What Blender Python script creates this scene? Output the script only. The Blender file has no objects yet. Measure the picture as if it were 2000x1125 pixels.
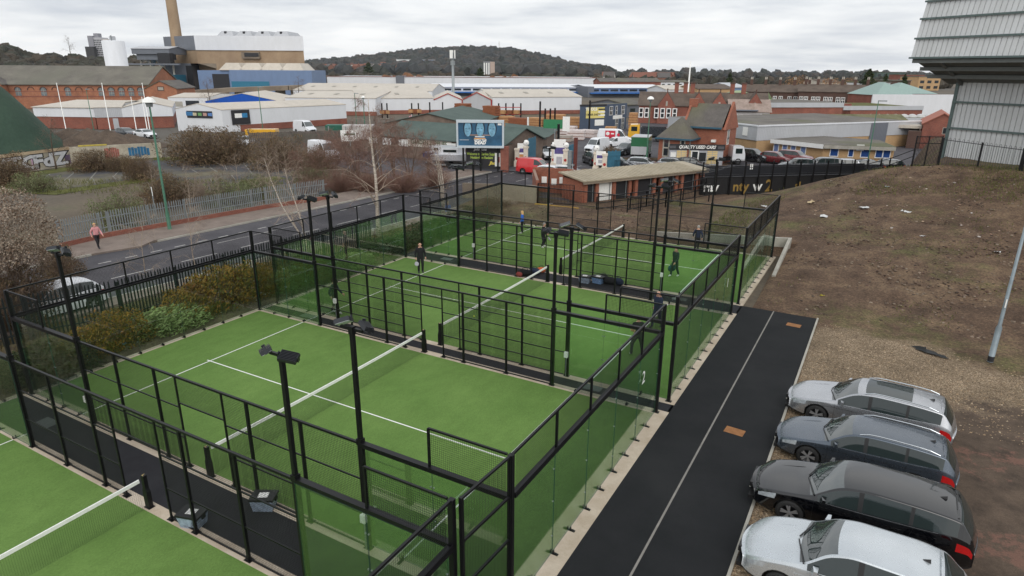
import bpy, bmesh, math, random
from math import sin, cos, pi, radians, sqrt, atan2
from mathutils import Vector, Matrix, noise as mnoise

SC = bpy.context.scene
COL = SC.collection
R = random.Random(7)

# ------------------------------------------------------------------ camera
CAM = Vector((25.646, -9.969, 11.339))
YAW, PITCH, ROLL, FPX = -0.51631, 0.32358, 0.0064, 1272.07
_cy, _sy = cos(YAW), sin(YAW)
FW = Vector((_sy*cos(PITCH), _cy*cos(PITCH), -sin(PITCH)))
_rt = Vector((_cy, -_sy, 0)); _up = _rt.cross(FW)
RT = cos(ROLL)*_rt + sin(ROLL)*_up
UP = -sin(ROLL)*_rt + cos(ROLL)*_up
cd = bpy.data.cameras.new('camera'); co = bpy.data.objects.new('camera', cd); COL.objects.link(co)
M = Matrix((RT, UP, -FW)).transposed().to_4x4(); M.translation = CAM
co.matrix_world = M
cd.sensor_width = 36.0; cd.lens = FPX/2000.0*36.0; cd.clip_start = 0.1; cd.clip_end = 12000
SC.camera = co

# survey helpers: sight line of the surveyed photograph met with the ground, or at a measured distance
def ray(px, py): return FW + RT*((px-1000)/FPX) - UP*((py-562.5)/FPX)
def gp(px, py, z=0.0):
    d = ray(px, py); return CAM + d*((z-CAM.z)/d.z)
def dp(px, py, dep): return CAM + ray(px, py)*dep
def hgt(px, pyb, pyt, z0=0.0):      # height of something whose foot and head were sighted
    b = gp(px, pyb, z0); dep = (b-CAM).dot(FW)
    return (CAM + ray(px, pyt)*dep).z - z0 + 0.0

# ------------------------------------------------------------------ world: overcast sky
SUN_EL, SUN_AZ = radians(38), radians(150)
w = bpy.data.worlds.new('World'); SC.world = w; w.use_nodes = True
nt = w.node_tree; nt.nodes.clear()
def N(t, tree=None, **k):
    n = (tree or nt).nodes.new(t)
    for a, b in k.items(): setattr(n, a, b)
    return n
out = N('ShaderNodeOutputWorld'); bg = N('ShaderNodeBackground'); sky = N('ShaderNodeTexSky')
sky.sky_type = 'NISHITA'; sky.sun_disc = False; sky.sun_elevation = SUN_EL; sky.sun_rotation = SUN_AZ
sky.air_density = 1.0; sky.dust_density = 3.0
tc = N('ShaderNodeTexCoord'); sep = N('ShaderNodeSeparateXYZ')
nt.links.new(tc.outputs['Generated'], sep.inputs[0])
zc = N('ShaderNodeMath', operation='MAXIMUM'); zc.inputs[1].default_value = 0.0
nt.links.new(sep.outputs['Z'], zc.inputs[0])
za = N('ShaderNodeMath', operation='ADD'); za.inputs[1].default_value = 0.10
nt.links.new(zc.outputs[0], za.inputs[0])
dv = N('ShaderNodeVectorMath', operation='DIVIDE'); cmb = N('ShaderNodeCombineXYZ')
for i in range(3): nt.links.new(za.outputs[0], cmb.inputs[i])
nt.links.new(tc.outputs['Generated'], dv.inputs[0]); nt.links.new(cmb.outputs[0], dv.inputs[1])
def wnoise(scale, det, rough, off):
    mp = N('ShaderNodeMapping'); mp.inputs['Location'].default_value = off; mp.inputs['Scale'].default_value = (1, 1, 0.0)
    nt.links.new(dv.outputs[0], mp.inputs[0])
    n = N('ShaderNodeTexNoise'); n.inputs['Scale'].default_value = scale; n.inputs['Detail'].default_value = det
    n.inputs['Roughness'].default_value = rough; n.inputs['Distortion'].default_value = 0.25
    nt.links.new(mp.outputs[0], n.inputs['Vector']); return n
n1 = wnoise(0.42, 5, 0.5, (2.3, 0.4, 0)); n2 = wnoise(1.4, 6, 0.55, (5.1, 3.3, 0))
mx = N('ShaderNodeMath', operation='MULTIPLY_ADD'); mx.inputs[1].default_value = 0.35
nt.links.new(n2.outputs['Fac'], mx.inputs[0]); nt.links.new(n1.outputs['Fac'], mx.inputs[2])
rp = N('ShaderNodeValToRGB'); nt.links.new(mx.outputs[0], rp.inputs[0])
e = rp.color_ramp.elements
e[0].position = 0.50; e[0].color = (0.66, 0.70, 0.76, 1)
e[1].position = 0.80; e[1].color = (1.06, 1.07, 1.07, 1)
q = e.new(0.64); q.color = (0.88, 0.905, 0.93, 1)
ms = N('ShaderNodeVectorMath', operation='SCALE'); ms.inputs['Scale'].default_value = 0.10
nt.links.new(sky.outputs[0], ms.inputs[0])
mixw = N('ShaderNodeMixRGB'); mixw.inputs[0].default_value = 0.93
nt.links.new(ms.outputs[0], mixw.inputs[1]); nt.links.new(rp.outputs[0], mixw.inputs[2])
nt.links.new(mixw.outputs[0], bg.inputs[0]); bg.inputs[1].default_value = 1.05
nt.links.new(bg.outputs[0], out.inputs[0])
sd = bpy.data.lights.new('sun', 'SUN'); sd.energy = 1.25; sd.angle = radians(45); sd.color = (1, 0.97, 0.93)
so = bpy.data.objects.new('sun', sd); COL.objects.link(so)
sdir = Vector((sin(SUN_AZ)*cos(SUN_EL), cos(SUN_AZ)*cos(SUN_EL), sin(SUN_EL)))
so.rotation_euler = sdir.to_track_quat('Z', 'Y').to_euler()
SC.view_settings.view_transform = 'Standard'; SC.view_settings.look = 'None'
SC.view_settings.exposure = 0.0; SC.view_settings.gamma = 1.0; SC.view_settings.use_curve_mapping = False
cy_ = SC.cycles; SC.render.filter_size = 1.1
cy_.max_bounces = 6; cy_.diffuse_bounces = 2; cy_.glossy_bounces = 3; cy_.transmission_bounces = 4
cy_.transparent_max_bounces = 40; cy_.use_denoising = True; cy_.caustics_reflective = False; cy_.caustics_refractive = False
try: cy_.denoiser = 'OPENIMAGEDENOISE'
except Exception: pass

# ------------------------------------------------------------------ materials
def lin(c):
    c = c/255.0
    return c/12.92 if c <= 0.04045 else ((c+0.055)/1.055)**2.4
def rgb(r, g, b, k=1.0): return (min(lin(r)*k, .95), min(lin(g)*k, .95), min(lin(b)*k, .95), 1)
MATS = {}
def newmat(name):
    m = bpy.data.materials.new(name); m.use_nodes = True
    t = m.node_tree; b = t.nodes['Principled BSDF']
    return m, t, b
def noise_node(t, scale, det=4, rough=0.6, coord='Position', off=(0, 0, 0), vscale=(1, 1, 1)):
    if coord == 'Position':
        g = t.nodes.new('ShaderNodeNewGeometry'); src = g.outputs['Position']
    else:
        g = t.nodes.new('ShaderNodeTexCoord'); src = g.outputs[coord]
    mp = t.nodes.new('ShaderNodeMapping'); mp.inputs['Location'].default_value = off; mp.inputs['Scale'].default_value = vscale
    t.links.new(src, mp.inputs[0])
    n = t.nodes.new('ShaderNodeTexNoise'); n.inputs['Scale'].default_value = scale
    n.inputs['Detail'].default_value = det; n.inputs['Roughness'].default_value = rough
    t.links.new(mp.outputs[0], n.inputs['Vector']); return n
def ramp(t, fac, stops):
    r = t.nodes.new('ShaderNodeValToRGB'); t.links.new(fac, r.inputs[0])
    el = r.color_ramp.elements
    while len(el) < len(stops): el.new(0.5)
    for e_, (p_, c_) in zip(el, stops): e_.position = p_; e_.color = c_
    return r
def mixc(t, fac, a, b, mode='MIX'):
    m = t.nodes.new('ShaderNodeMixRGB'); m.blend_type = mode
    for i, v in enumerate((fac, a, b)):
        if hasattr(v, 'is_output'): t.links.new(v, m.inputs[i])
        else: m.inputs[i].default_value = v
    return m.outputs[0]
def bump(t, b, h, strength=0.3, dist=0.02):
    n = t.nodes.new('ShaderNodeBump'); n.inputs['Strength'].default_value = strength; n.inputs['Distance'].default_value = dist
    t.links.new(h, n.inputs['Height']); t.links.new(n.outputs[0], b.inputs['Normal'])
def mul(c, k): return (min(c[0]*k, .97), min(c[1]*k, .97), min(c[2]*k, .97), 1)

def plain(name, c, rough=0.6, metal=0.0, var=0.18, scale=3.0, bmp=0.0, coord='Position', spec=0.5, coat=0.0):
    if name in MATS: return MATS[name]
    m, t, b = newmat(name)
    b.inputs['Roughness'].default_value = rough; b.inputs['Metallic'].default_value = metal
    b.inputs['Specular IOR Level'].default_value = spec
    if coat: b.inputs['Coat Weight'].default_value = coat; b.inputs['Coat Roughness'].default_value = 0.05
    if var > 0:
        n = noise_node(t, scale, 5, 0.65, coord)
        r = ramp(t, n.outputs['Fac'], [(0.28, mul(c, 1-var*1.4)), (0.72, mul(c, 1+var))])
        t.links.new(r.outputs[0], b.inputs['Base Color'])
        if bmp: bump(t, b, n.outputs['Fac'], bmp, 0.02)
    else: b.inputs['Base Color'].default_value = c
    MATS[name] = m; return m
def mottled(name, stops, scale=2.0, rough=0.9, fine=20.0, finek=0.35, bmp=0.4, big=None, coord='Position', dist=0.03, spec=0.3, det=6):
    """ground-like: colour ramp on noise, with fine grain multiplied in and a big patch layer"""
    if name in MATS: return MATS[name]
    m, t, b = newmat(name)
    n = noise_node(t, scale, det, 0.65, coord); r = ramp(t, n.outputs['Fac'], stops); c = r.outputs[0]
    f = noise_node(t, fine, 3, 0.7, coord, (3, 7, 1))
    fr = ramp(t, f.outputs['Fac'], [(0.25, (1-finek, 1-finek, 1-finek, 1)), (0.75, (1+finek, 1+finek, 1+finek, 1))])
    c = mixc(t, 1.0, c, fr.outputs[0], 'MULTIPLY')
    if big:
        g = noise_node(t, big[0], 3, 0.55, coord, (11, 5, 2)); gr = ramp(t, g.outputs['Fac'], [(big[1], (0, 0, 0, 1)), (big[2], (1, 1, 1, 1))])
        c = mixc(t, gr.outputs[0], c, mixc(t, 1.0, big[3], fr.outputs[0], 'MULTIPLY'))
    t.links.new(c, b.inputs['Base Color']); b.inputs['Roughness'].default_value = rough
    b.inputs['Specular IOR Level'].default_value = spec
    bump(t, b, f.outputs['Fac'], bmp, dist)
    MATS[name] = m; return m
def brick_mat(name, c1, c2, mortar, scale=1.0, vary=0.5, rot=0.0, bw=0.225, rh=0.075):
    """brickwork: the courses run in z, the along-wall axis is the horizontal run u=x*cos+y*sin picked by the normal"""
    if name in MATS: return MATS[name]
    m, t, b = newmat(name)
    g = t.nodes.new('ShaderNodeNewGeometry'); sp = t.nodes.new('ShaderNodeSeparateXYZ'); t.links.new(g.outputs['Position'], sp.inputs[0])
    ns = t.nodes.new('ShaderNodeVectorMath'); ns.operation = 'CROSS_PRODUCT'; t.links.new(g.outputs['True Normal'], ns.inputs[0]); ns.inputs[1].default_value = (0, 0, 1)
    dt = t.nodes.new('ShaderNodeVectorMath'); dt.operation = 'DOT_PRODUCT'; t.links.new(g.outputs['Position'], dt.inputs[0]); t.links.new(ns.outputs[0], dt.inputs[1])
    cb = t.nodes.new('ShaderNodeCombineXYZ'); t.links.new(dt.outputs['Value'], cb.inputs[0]); t.links.new(sp.outputs['Z'], cb.inputs[1])
    br = t.nodes.new('ShaderNodeTexBrick'); t.links.new(cb.outputs[0], br.inputs['Vector'])
    br.inputs['Color1'].default_value = c1; br.inputs['Color2'].default_value = c2; br.inputs['Mortar'].default_value = mortar
    br.inputs['Scale'].default_value = scale; br.inputs['Brick Width'].default_value = bw; br.inputs['Row Height'].default_value = rh
    br.inputs['Mortar Size'].default_value = 0.008
    n = noise_node(t, 0.35, 5, 0.7)
    fr = ramp(t, n.outputs['Fac'], [(0.25, (1-vary, 1-vary, 1-vary*.9, 1)), (0.75, (1+vary*.6, 1+vary*.55, 1+vary*.5, 1))])
    c = mixc(t, 1.0, br.outputs['Color'], fr.outputs[0], 'MULTIPLY')
    t.links.new(c, b.inputs['Base Color']); b.inputs['Roughness'].default_value = 0.9
    MATS[name] = m; return m
def sheet_mat(name, c, pitch=0.3, dirt=0.25, rough=0.5, rows=False, depth=0.25, axis='auto'):
    """profiled sheet: fine ribs as relief, weather streaks as colour"""
    if name in MATS: return MATS[name]
    m, t, b = newmat(name)
    g = t.nodes.new('ShaderNodeNewGeometry')
    ns = t.nodes.new('ShaderNodeVectorMath'); ns.operation = 'CROSS_PRODUCT'; t.links.new(g.outputs['True Normal'], ns.inputs[0]); ns.inputs[1].default_value = (0, 0, 1)
    nn = t.nodes.new('ShaderNodeVectorMath'); nn.operation = 'NORMALIZE'; t.links.new(ns.outputs[0], nn.inputs[0])
    dt = t.nodes.new('ShaderNodeVectorMath'); dt.operation = 'DOT_PRODUCT'; t.links.new(g.outputs['Position'], dt.inputs[0]); t.links.new(nn.outputs[0], dt.inputs[1])
    k = t.nodes.new('ShaderNodeMath'); k.operation = 'MULTIPLY'; k.inputs[1].default_value = 2*pi/pitch; t.links.new(dt.outputs['Value'], k.inputs[0])
    s = t.nodes.new('ShaderNodeMath'); s.operation = 'SINE'; t.links.new(k.outputs[0], s.inputs[0])
    n = noise_node(t, 0.8, 5, 0.7, 'Position', (0, 0, 0), (1, 1, 0.25)); n2_ = noise_node(t, 0.12, 3, 0.5)
    fr = ramp(t, n.outputs['Fac'], [(0.3, (1-dirt, 1-dirt, 1-dirt*1.1, 1)), (0.7, (1, 1, 1, 1))])
    f2 = ramp(t, n2_.outputs['Fac'], [(0.3, (1-dirt*.6, 1-dirt*.6, 1-dirt*.6, 1)), (0.7, (1, 1, 1, 1))])
    cc = mixc(t, 1.0, mixc(t, 1.0, c, fr.outputs[0], 'MULTIPLY'), f2.outputs[0], 'MULTIPLY')
    t.links.new(cc, b.inputs['Base Color']); b.inputs['Roughness'].default_value = rough
    b.inputs['Specular IOR Level'].default_value = 0.3
    bump(t, b, s.outputs[0], depth, 0.05)
    MATS[name] = m; return m
def glossy_glass(name, c=(0.012, 0.018, 0.018, 1), rough=0.04):
    if name in MATS: return MATS[name]
    m, t, b = newmat(name); b.inputs['Base Color'].default_value = c; b.inputs['Roughness'].default_value = rough
    b.inputs['Specular IOR Level'].default_value = 0.8
    MATS[name] = m; return m
def pane_glass(name, tint):
    """clear toughened glass: tinted see-through with a fresnel sheen"""
    m, t, b = newmat(name); t.nodes.remove(b); o = t.nodes['Material Output']
    tr = t.nodes.new('ShaderNodeBsdfTransparent'); tr.inputs[0].default_value = tint
    gl = t.nodes.new('ShaderNodeBsdfGlossy'); gl.inputs['Roughness'].default_value = 0.02; gl.inputs[0].default_value = (0.9, 0.95, 0.92, 1)
    fn = t.nodes.new('ShaderNodeFresnel'); fn.inputs[0].default_value = 1.45
    mk = t.nodes.new('ShaderNodeMath'); mk.operation = 'MULTIPLY'; mk.inputs[1].default_value = 0.55; t.links.new(fn.outputs[0], mk.inputs[0])
    mx_ = t.nodes.new('ShaderNodeMixShader'); t.links.new(mk.outputs[0], mx_.inputs[0]); t.links.new(tr.outputs[0], mx_.inputs[1]); t.links.new(gl.outputs[0], mx_.inputs[2])
    t.links.new(mx_.outputs[0], o.inputs['Surface']); return m
def leaf_mat(name, cols, rough=0.75, sub=0.0):
    """foliage: tint differs leaf by leaf"""
    if name in MATS: return MATS[name]
    m, t, b = newmat(name)
    g = t.nodes.new('ShaderNodeNewGeometry')
    st = [(i/(len(cols)-1) if len(cols) > 1 else 0, c) for i, c in enumerate(cols)]
    r = ramp(t, g.outputs['Random Per Island'], st)
    n = noise_node(t, 0.9, 3, 0.6); fr = ramp(t, n.outputs['Fac'], [(0.3, (.65, .65, .65, 1)), (0.7, (1.25, 1.25, 1.25, 1))])
    t.links.new(mixc(t, 1.0, r.outputs[0], fr.outputs[0], 'MULTIPLY'), b.inputs['Base Color'])
    b.inputs['Roughness'].default_value = rough; b.inputs['Specular IOR Level'].default_value = 0.2
    MATS[name] = m; return m

# ------------------------------------------------------------------ mesh building
class MB:
    def __init__(s): s.v = []; s.f = []; s.mi = []
    def add(s, vs, fs, m=0):
        k = len(s.v); s.v += [tuple(p) for p in vs]
        s.f += [tuple(i+k for i in f) for f in fs]; s.mi += [m]*len(fs); return s
    def box(s, c, d, rz=0.0, m=0):
        x, y, z = d[0]/2, d[1]/2, d[2]/2; ca, sa = cos(rz), sin(rz); vs = []
        for a, b, e_ in ((-x,-y,-z),(x,-y,-z),(x,y,-z),(-x,y,-z),(-x,-y,z),(x,-y,z),(x,y,z),(-x,y,z)):
            vs.append((c[0]+a*ca-b*sa, c[1]+a*sa+b*ca, c[2]+e_))
        return s.add(vs, ((0,3,2,1),(4,5,6,7),(0,1,5,4),(1,2,6,5),(2,3,7,6),(3,0,4,7)), m)
    def bb(s, x0, x1, y0, y1, z0, z1, m=0): return s.box(((x0+x1)/2, (y0+y1)/2, (z0+z1)/2), (abs(x1-x0), abs(y1-y0), abs(z1-z0)), 0, m)
    def bar(s, a, b, wd, hd=None, m=0, up=Vector((0, 0, 1))):
        a, b = Vector(a), Vector(b); hd = hd or wd; d = (b-a)
        if d.length < 1e-6: return s
        d.normalize()
        if abs(d.dot(up)) > 0.98: up = Vector((1, 0, 0))
        r = d.cross(up).normalized(); u = r.cross(d); r *= wd/2; u *= hd/2
        vs = [a-r-u, a+r-u, a+r+u, a-r+u, b-r-u, b+r-u, b+r+u, b-r+u]
        return s.add(vs, ((0,3,2,1),(4,5,6,7),(0,1,5,4),(1,2,6,5),(2,3,7,6),(3,0,4,7))[:], m)
    def tube(s, pts, rad, n=6, m=0, cap=True):
        pts = [Vector(p) for p in pts]; rad = rad if isinstance(rad, (list, tuple)) else [rad]*len(pts)
        k = len(s.v); prev = None
        for i, p in enumerate(pts):
            d = (pts[min(i+1, len(pts)-1)]-pts[max(i-1, 0)])
            d = d.normalized() if d.length > 1e-9 else Vector((0, 0, 1))
            if prev is None: r = d.orthogonal().normalized()
            else:
                r = prev - d*prev.dot(d); r = r.normalized() if r.length > 1e-6 else d.orthogonal().normalized()
            prev = r; u = d.cross(r)
            for j in range(n):
                a = 2*pi*j/n; s.v.append(tuple(p+(r*cos(a)+u*sin(a))*rad[i]))
        for i in range(len(pts)-1):
            for j in range(n):
                a, b = k+i*n+j, k+i*n+(j+1) % n
                s.f.append((a, b, b+n, a+n)); s.mi.append(m)
        if cap:
            s.f.append(tuple(k+j for j in reversed(range(n)))); s.mi.append(m)
            e_ = k+(len(pts)-1)*n; s.f.append(tuple(e_+j for j in range(n))); s.mi.append(m)
        return s
    def lathe(s, prof, n=16, c=(0, 0, 0), m=0, ax='z', cap=True):
        k = len(s.v)
        for r, z in prof:
            for j in range(n):
                a = 2*pi*j/n
                p = (r*cos(a), r*sin(a), z) if ax == 'z' else ((r*cos(a), z, r*sin(a)) if ax == 'y' else (z, r*cos(a), r*sin(a)))
                s.v.append((c[0]+p[0], c[1]+p[1], c[2]+p[2]))
        for i in range(len(prof)-1):
            for j in range(n):
                a, b = k+i*n+j, k+i*n+(j+1) % n
                s.f.append((a, b, b+n, a+n) if ax != 'y' else (a, a+n, b+n, b)); s.mi.append(m)
        if cap:
            s.f.append(tuple(k+j for j in range(n))); s.mi.append(m)
            e_ = k+(len(prof)-1)*n; s.f.append(tuple(e_+j for j in range(n))); s.mi.append(m)
        return s
    def prism(s, poly, z0, z1, m=0, mtop=None):
        n = len(poly); a = sum(poly[i][0]*poly[(i+1) % n][1]-poly[(i+1) % n][0]*poly[i][1] for i in range(n))
        if a < 0: poly = poly[::-1]
        k = len(s.v); s.v += [(p[0], p[1], z0) for p in poly]+[(p[0], p[1], z1) for p in poly]
        for i in range(n): s.f.append((k+i, k+(i+1) % n, k+n+(i+1) % n, k+n+i)); s.mi.append(m)
        s.f.append(tuple(k+i for i in reversed(range(n)))); s.mi.append(m)
        s.f.append(tuple(k+n+i for i in range(n))); s.mi.append(m if mtop is None else mtop)
        return s
    def sheet(s, poly, z, m=0):
        n = len(poly); a = sum(poly[i][0]*poly[(i+1) % n][1]-poly[(i+1) % n][0]*poly[i][1] for i in range(n))
        if a < 0: poly = poly[::-1]
        return s.add([(p[0], p[1], z) for p in poly], [tuple(range(n))], m)
    def mesh(s, name, mats, smooth=False):
        me = bpy.data.meshes.new(name); me.from_pydata(s.v, [], s.f)
        for m_ in (mats if isinstance(mats, (list, tuple)) else [mats]): me.materials.append(m_)
        if any(s.mi): me.polygons.foreach_set('material_index', s.mi)
        if smooth: me.polygons.foreach_set('use_smooth', [True]*len(s.f))
        me.update(); return me
    def build(s, name, mats, parent=None, smooth=False): return link(name, s.mesh(name, mats, smooth), parent)
def link(name, me, parent=None, loc=None, rot=None, scale=None):
    o = bpy.data.objects.new(name, me); COL.objects.link(o)
    if parent is not None: o.parent = parent
    if loc is not None: o.location = loc
    if rot is not None: o.rotation_euler = rot
    if scale is not None: o.scale = scale
    return o
def tag(o, label, cat, group=None):
    o['label'] = label; o['category'] = cat
    if group: o['group'] = group
    return o
def thing(name, label, cat, loc=(0, 0, 0), rz=0.0, group=None):
    o = link(name, None, None, loc, (0, 0, rz)); o.empty_display_size = 0.2
    return tag(o, label, cat, group)
def struct(o): o['kind'] = 'structure'; return o
def stuff(o): o['kind'] = 'stuff'; return o
def kids(o): return [c for c in bpy.data.objects if c.parent == o]
def text_mesh(body, size, extrude=0.004, font_shear=0.0, align='CENTER', bold=0.0):
    cu = bpy.data.curves.new('lettering', 'FONT'); cu.body = body; cu.size = size; cu.extrude = extrude; cu.align_x = align; cu.align_y = 'CENTER'
    cu.shear = font_shear; cu.resolution_u = 2; cu.offset = bold
    o = bpy.data.objects.new('lettering', cu); COL.objects.link(o)
    dg = bpy.context.evaluated_depsgraph_get(); me = bpy.data.meshes.new_from_object(o.evaluated_get(dg))
    bpy.data.objects.remove(o); bpy.data.curves.remove(cu); return me
def lettering(body, size, mat_, parent, p, xdir, name='lettering', extrude=0.004, shear=0.0, bold=0.0, updir=(0, 0, 1), sx=1.0):
    """flat letters on a wall: p in world, text runs along xdir and stands along updir"""
    me = text_mesh(body, size, extrude, shear, 'CENTER', bold); me.materials.clear(); me.materials.append(mat_)
    X = Vector(xdir).normalized(); U = Vector(updir).normalized(); Z = X.cross(U)
    mw = Matrix((X*sx, U, Z)).transposed().to_4x4(); mw.translation = Vector(p)
    o = link(name, me, None)
    if parent is not None:
        o.parent = parent; bpy.context.view_layer.update()
        mw = parent_world(parent).inverted() @ mw
    o.matrix_basis = mw; return o
def parent_world(o):
    m = Matrix.LocRotScale(o.location, o.rotation_euler, o.scale) if o.matrix_basis is None else o.matrix_basis.copy()
    while o.parent is not None: o = o.parent; m = o.matrix_basis @ m
    return m
# ------------------------------------------------------------------ shared materials
ASPH = mottled('asphalt_road', [(0.3, rgb(70, 68, 72)), (0.7, rgb(92, 90, 94))], 0.5, 0.85, 60, 0.22, 0.25, (0.15, 0.5, 0.75, rgb(66, 65, 70)))
ASPH_NEW = mottled('asphalt_new', [(0.3, rgb(27, 29, 31)), (0.7, rgb(37, 38, 40))], 0.7, 0.85, 70, 0.5, 0.5, (0.22, 0.5, 0.75, rgb(44, 45, 46)), dist=0.01, spec=0.25)
ASPH_OLD = mottled('asphalt_old', [(0.3, rgb(62, 62, 66)), (0.7, rgb(88, 87, 89))], 0.35, 0.8, 30, 0.2, 0.2, (0.12, 0.48, 0.62, rgb(110, 104, 84)))
PAVE = mottled('pavement', [(0.3, rgb(116, 104, 96)), (0.7, rgb(140, 127, 118))], 0.8, 0.9, 25, 0.15, 0.2)
KERB = mottled('kerb_concrete', [(0.3, rgb(176, 160, 140)), (0.7, rgb(205, 192, 174))], 1.2, 0.9, 40, 0.12, 0.2)
CONC = mottled('concrete', [(0.3, rgb(150, 146, 136)), (0.7, rgb(186, 182, 172))], 0.8, 0.9, 30, 0.12, 0.2)
CONC_D = mottled('concrete_dark', [(0.3, rgb(118, 106, 94)), (0.7, rgb(150, 138, 122))], 0.15, 0.9, 6, 0.12, 0.2)
RUBBER = mottled('black_rubber', [(0.3, rgb(34, 34, 38)), (0.7, rgb(44, 44, 48))], 2.0, 0.8, 120, 0.3, 0.3, dist=0.005)
WHITE = plain('white_paint', rgb(242, 242, 238), 0.6, var=0.06, scale=6)
ROADPAINT = plain('road_paint', rgb(178, 176, 172), 0.8, var=0.25, scale=4)
BLACK = plain('black_steel', (0.006, 0.006, 0.007, 1), 0.42, var=0.1, spec=.32)
DARKGREY = plain('dark_grey_metal', rgb(66, 68, 72), 0.4, 0.4, 0.1)
GALV = plain('galvanised_steel', rgb(150, 156, 158), 0.45, 0.5, 0.12)
TURF = None
def make_turf():
    m, t, b = newmat('artificial_turf')
    n = noise_node(t, 0.35, 4, 0.6); r = ramp(t, n.outputs['Fac'], [(0.3, rgb(97, 127, 66)), (0.7, rgb(108, 137, 74))])
    f = noise_node(t, 60, 2, 0.8, 'Position', (0, 0, 0), (1, 0.35, 1)); fr = ramp(t, f.outputs['Fac'], [(0.3, (.80, .80, .78, 1)), (0.7, (1.18, 1.18, 1.15, 1))])
    n3 = noise_node(t, 2.2, 5, 0.7, 'Position', (4, 4, 0), (1, .5, 1)); r3 = ramp(t, n3.outputs['Fac'], [(0.3, (.88, .89, .87, 1)), (0.7, (1.08, 1.08, 1.07, 1))])
    c = mixc(t, 1.0, mixc(t, 1.0, r.outputs[0], fr.outputs[0], 'MULTIPLY'), r3.outputs[0], 'MULTIPLY')
    t.links.new(c, b.inputs['Base Color']); b.inputs['Roughness'].default_value = 0.95; b.inputs['Specular IOR Level'].default_value = 0.15
    bump(t, b, f.outputs['Fac'], 0.35, 0.01); return m
TURF = make_turf()

# ------------------------------------------------------------------ ground to the horizon
def sstep(a, b, x):
    t_ = max(0.0, min(1.0, (x-a)/(b-a))); return t_*t_*(3-2*t_)
GROUND = mottled('ground_earth', [(0.3, rgb(84, 76, 66)), (0.55, rgb(104, 94, 80)), (0.75, rgb(92, 92, 68))], 0.12, 0.95, 3, 0.2, 0.3, (0.01, 0.45, 0.6, rgb(96, 92, 86)))
struct(MB().sheet([(-5500, -400), (4500, -400), (4500, 5500), (-5500, 5500)], -0.06).build('ground', GROUND))

def bankh(x, y):
    t_ = max(0.0, ((y-23)+0.35*(x-24))/29.0)
    h = 4.2*min(t_, 1.05)**1.4*sstep(10, 28, x)
    h *= 1-sstep(51, 55, y)*(1-sstep(27, 30, x))
    if y > 34.6: h += 0.22*sstep(34.6, 37, y)*(1-sstep(39, 43, y))*(1-sstep(10, 20, x))
    return h
def soil_nodes(t):
    n = noise_node(t, 0.55, 8, 0.7)
    r = ramp(t, n.outputs['Fac'], [(0.25, rgb(62, 49, 41)), (0.5, rgb(97, 79, 65)), (0.72, rgb(130, 110, 88))])
    f = noise_node(t, 9, 6, 0.8, 'Position', (2, 1, 0)); fr = ramp(t, f.outputs['Fac'], [(0.3, (.32, .32, .32, 1)), (0.5, (1, 1, 1, 1)), (0.72, (1.95, 1.9, 1.75, 1))])
    c = mixc(t, 1.0, r.outputs[0], fr.outputs[0], 'MULTIPLY')
    g = noise_node(t, 0.16, 6, 0.7, 'Position', (30, 12, 0)); gf = noise_node(t, 3.0, 4, 0.8)
    gm = t.nodes.new('ShaderNodeMath'); gm.operation = 'MULTIPLY_ADD'; gm.inputs[1].default_value = 0.25; t.links.new(gf.outputs['Fac'], gm.inputs[0]); t.links.new(g.outputs['Fac'], gm.inputs[2])
    gr = ramp(t, gm.outputs[0], [(0.65, (0, 0, 0, 1)), (0.80, (.65, .65, .65, 1))])
    c = mixc(t, gr.outputs[0], c, mixc(t, 1.0, rgb(92, 98, 56), fr.outputs[0], 'MULTIPLY'))
    return c, f.outputs['Fac']
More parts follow.
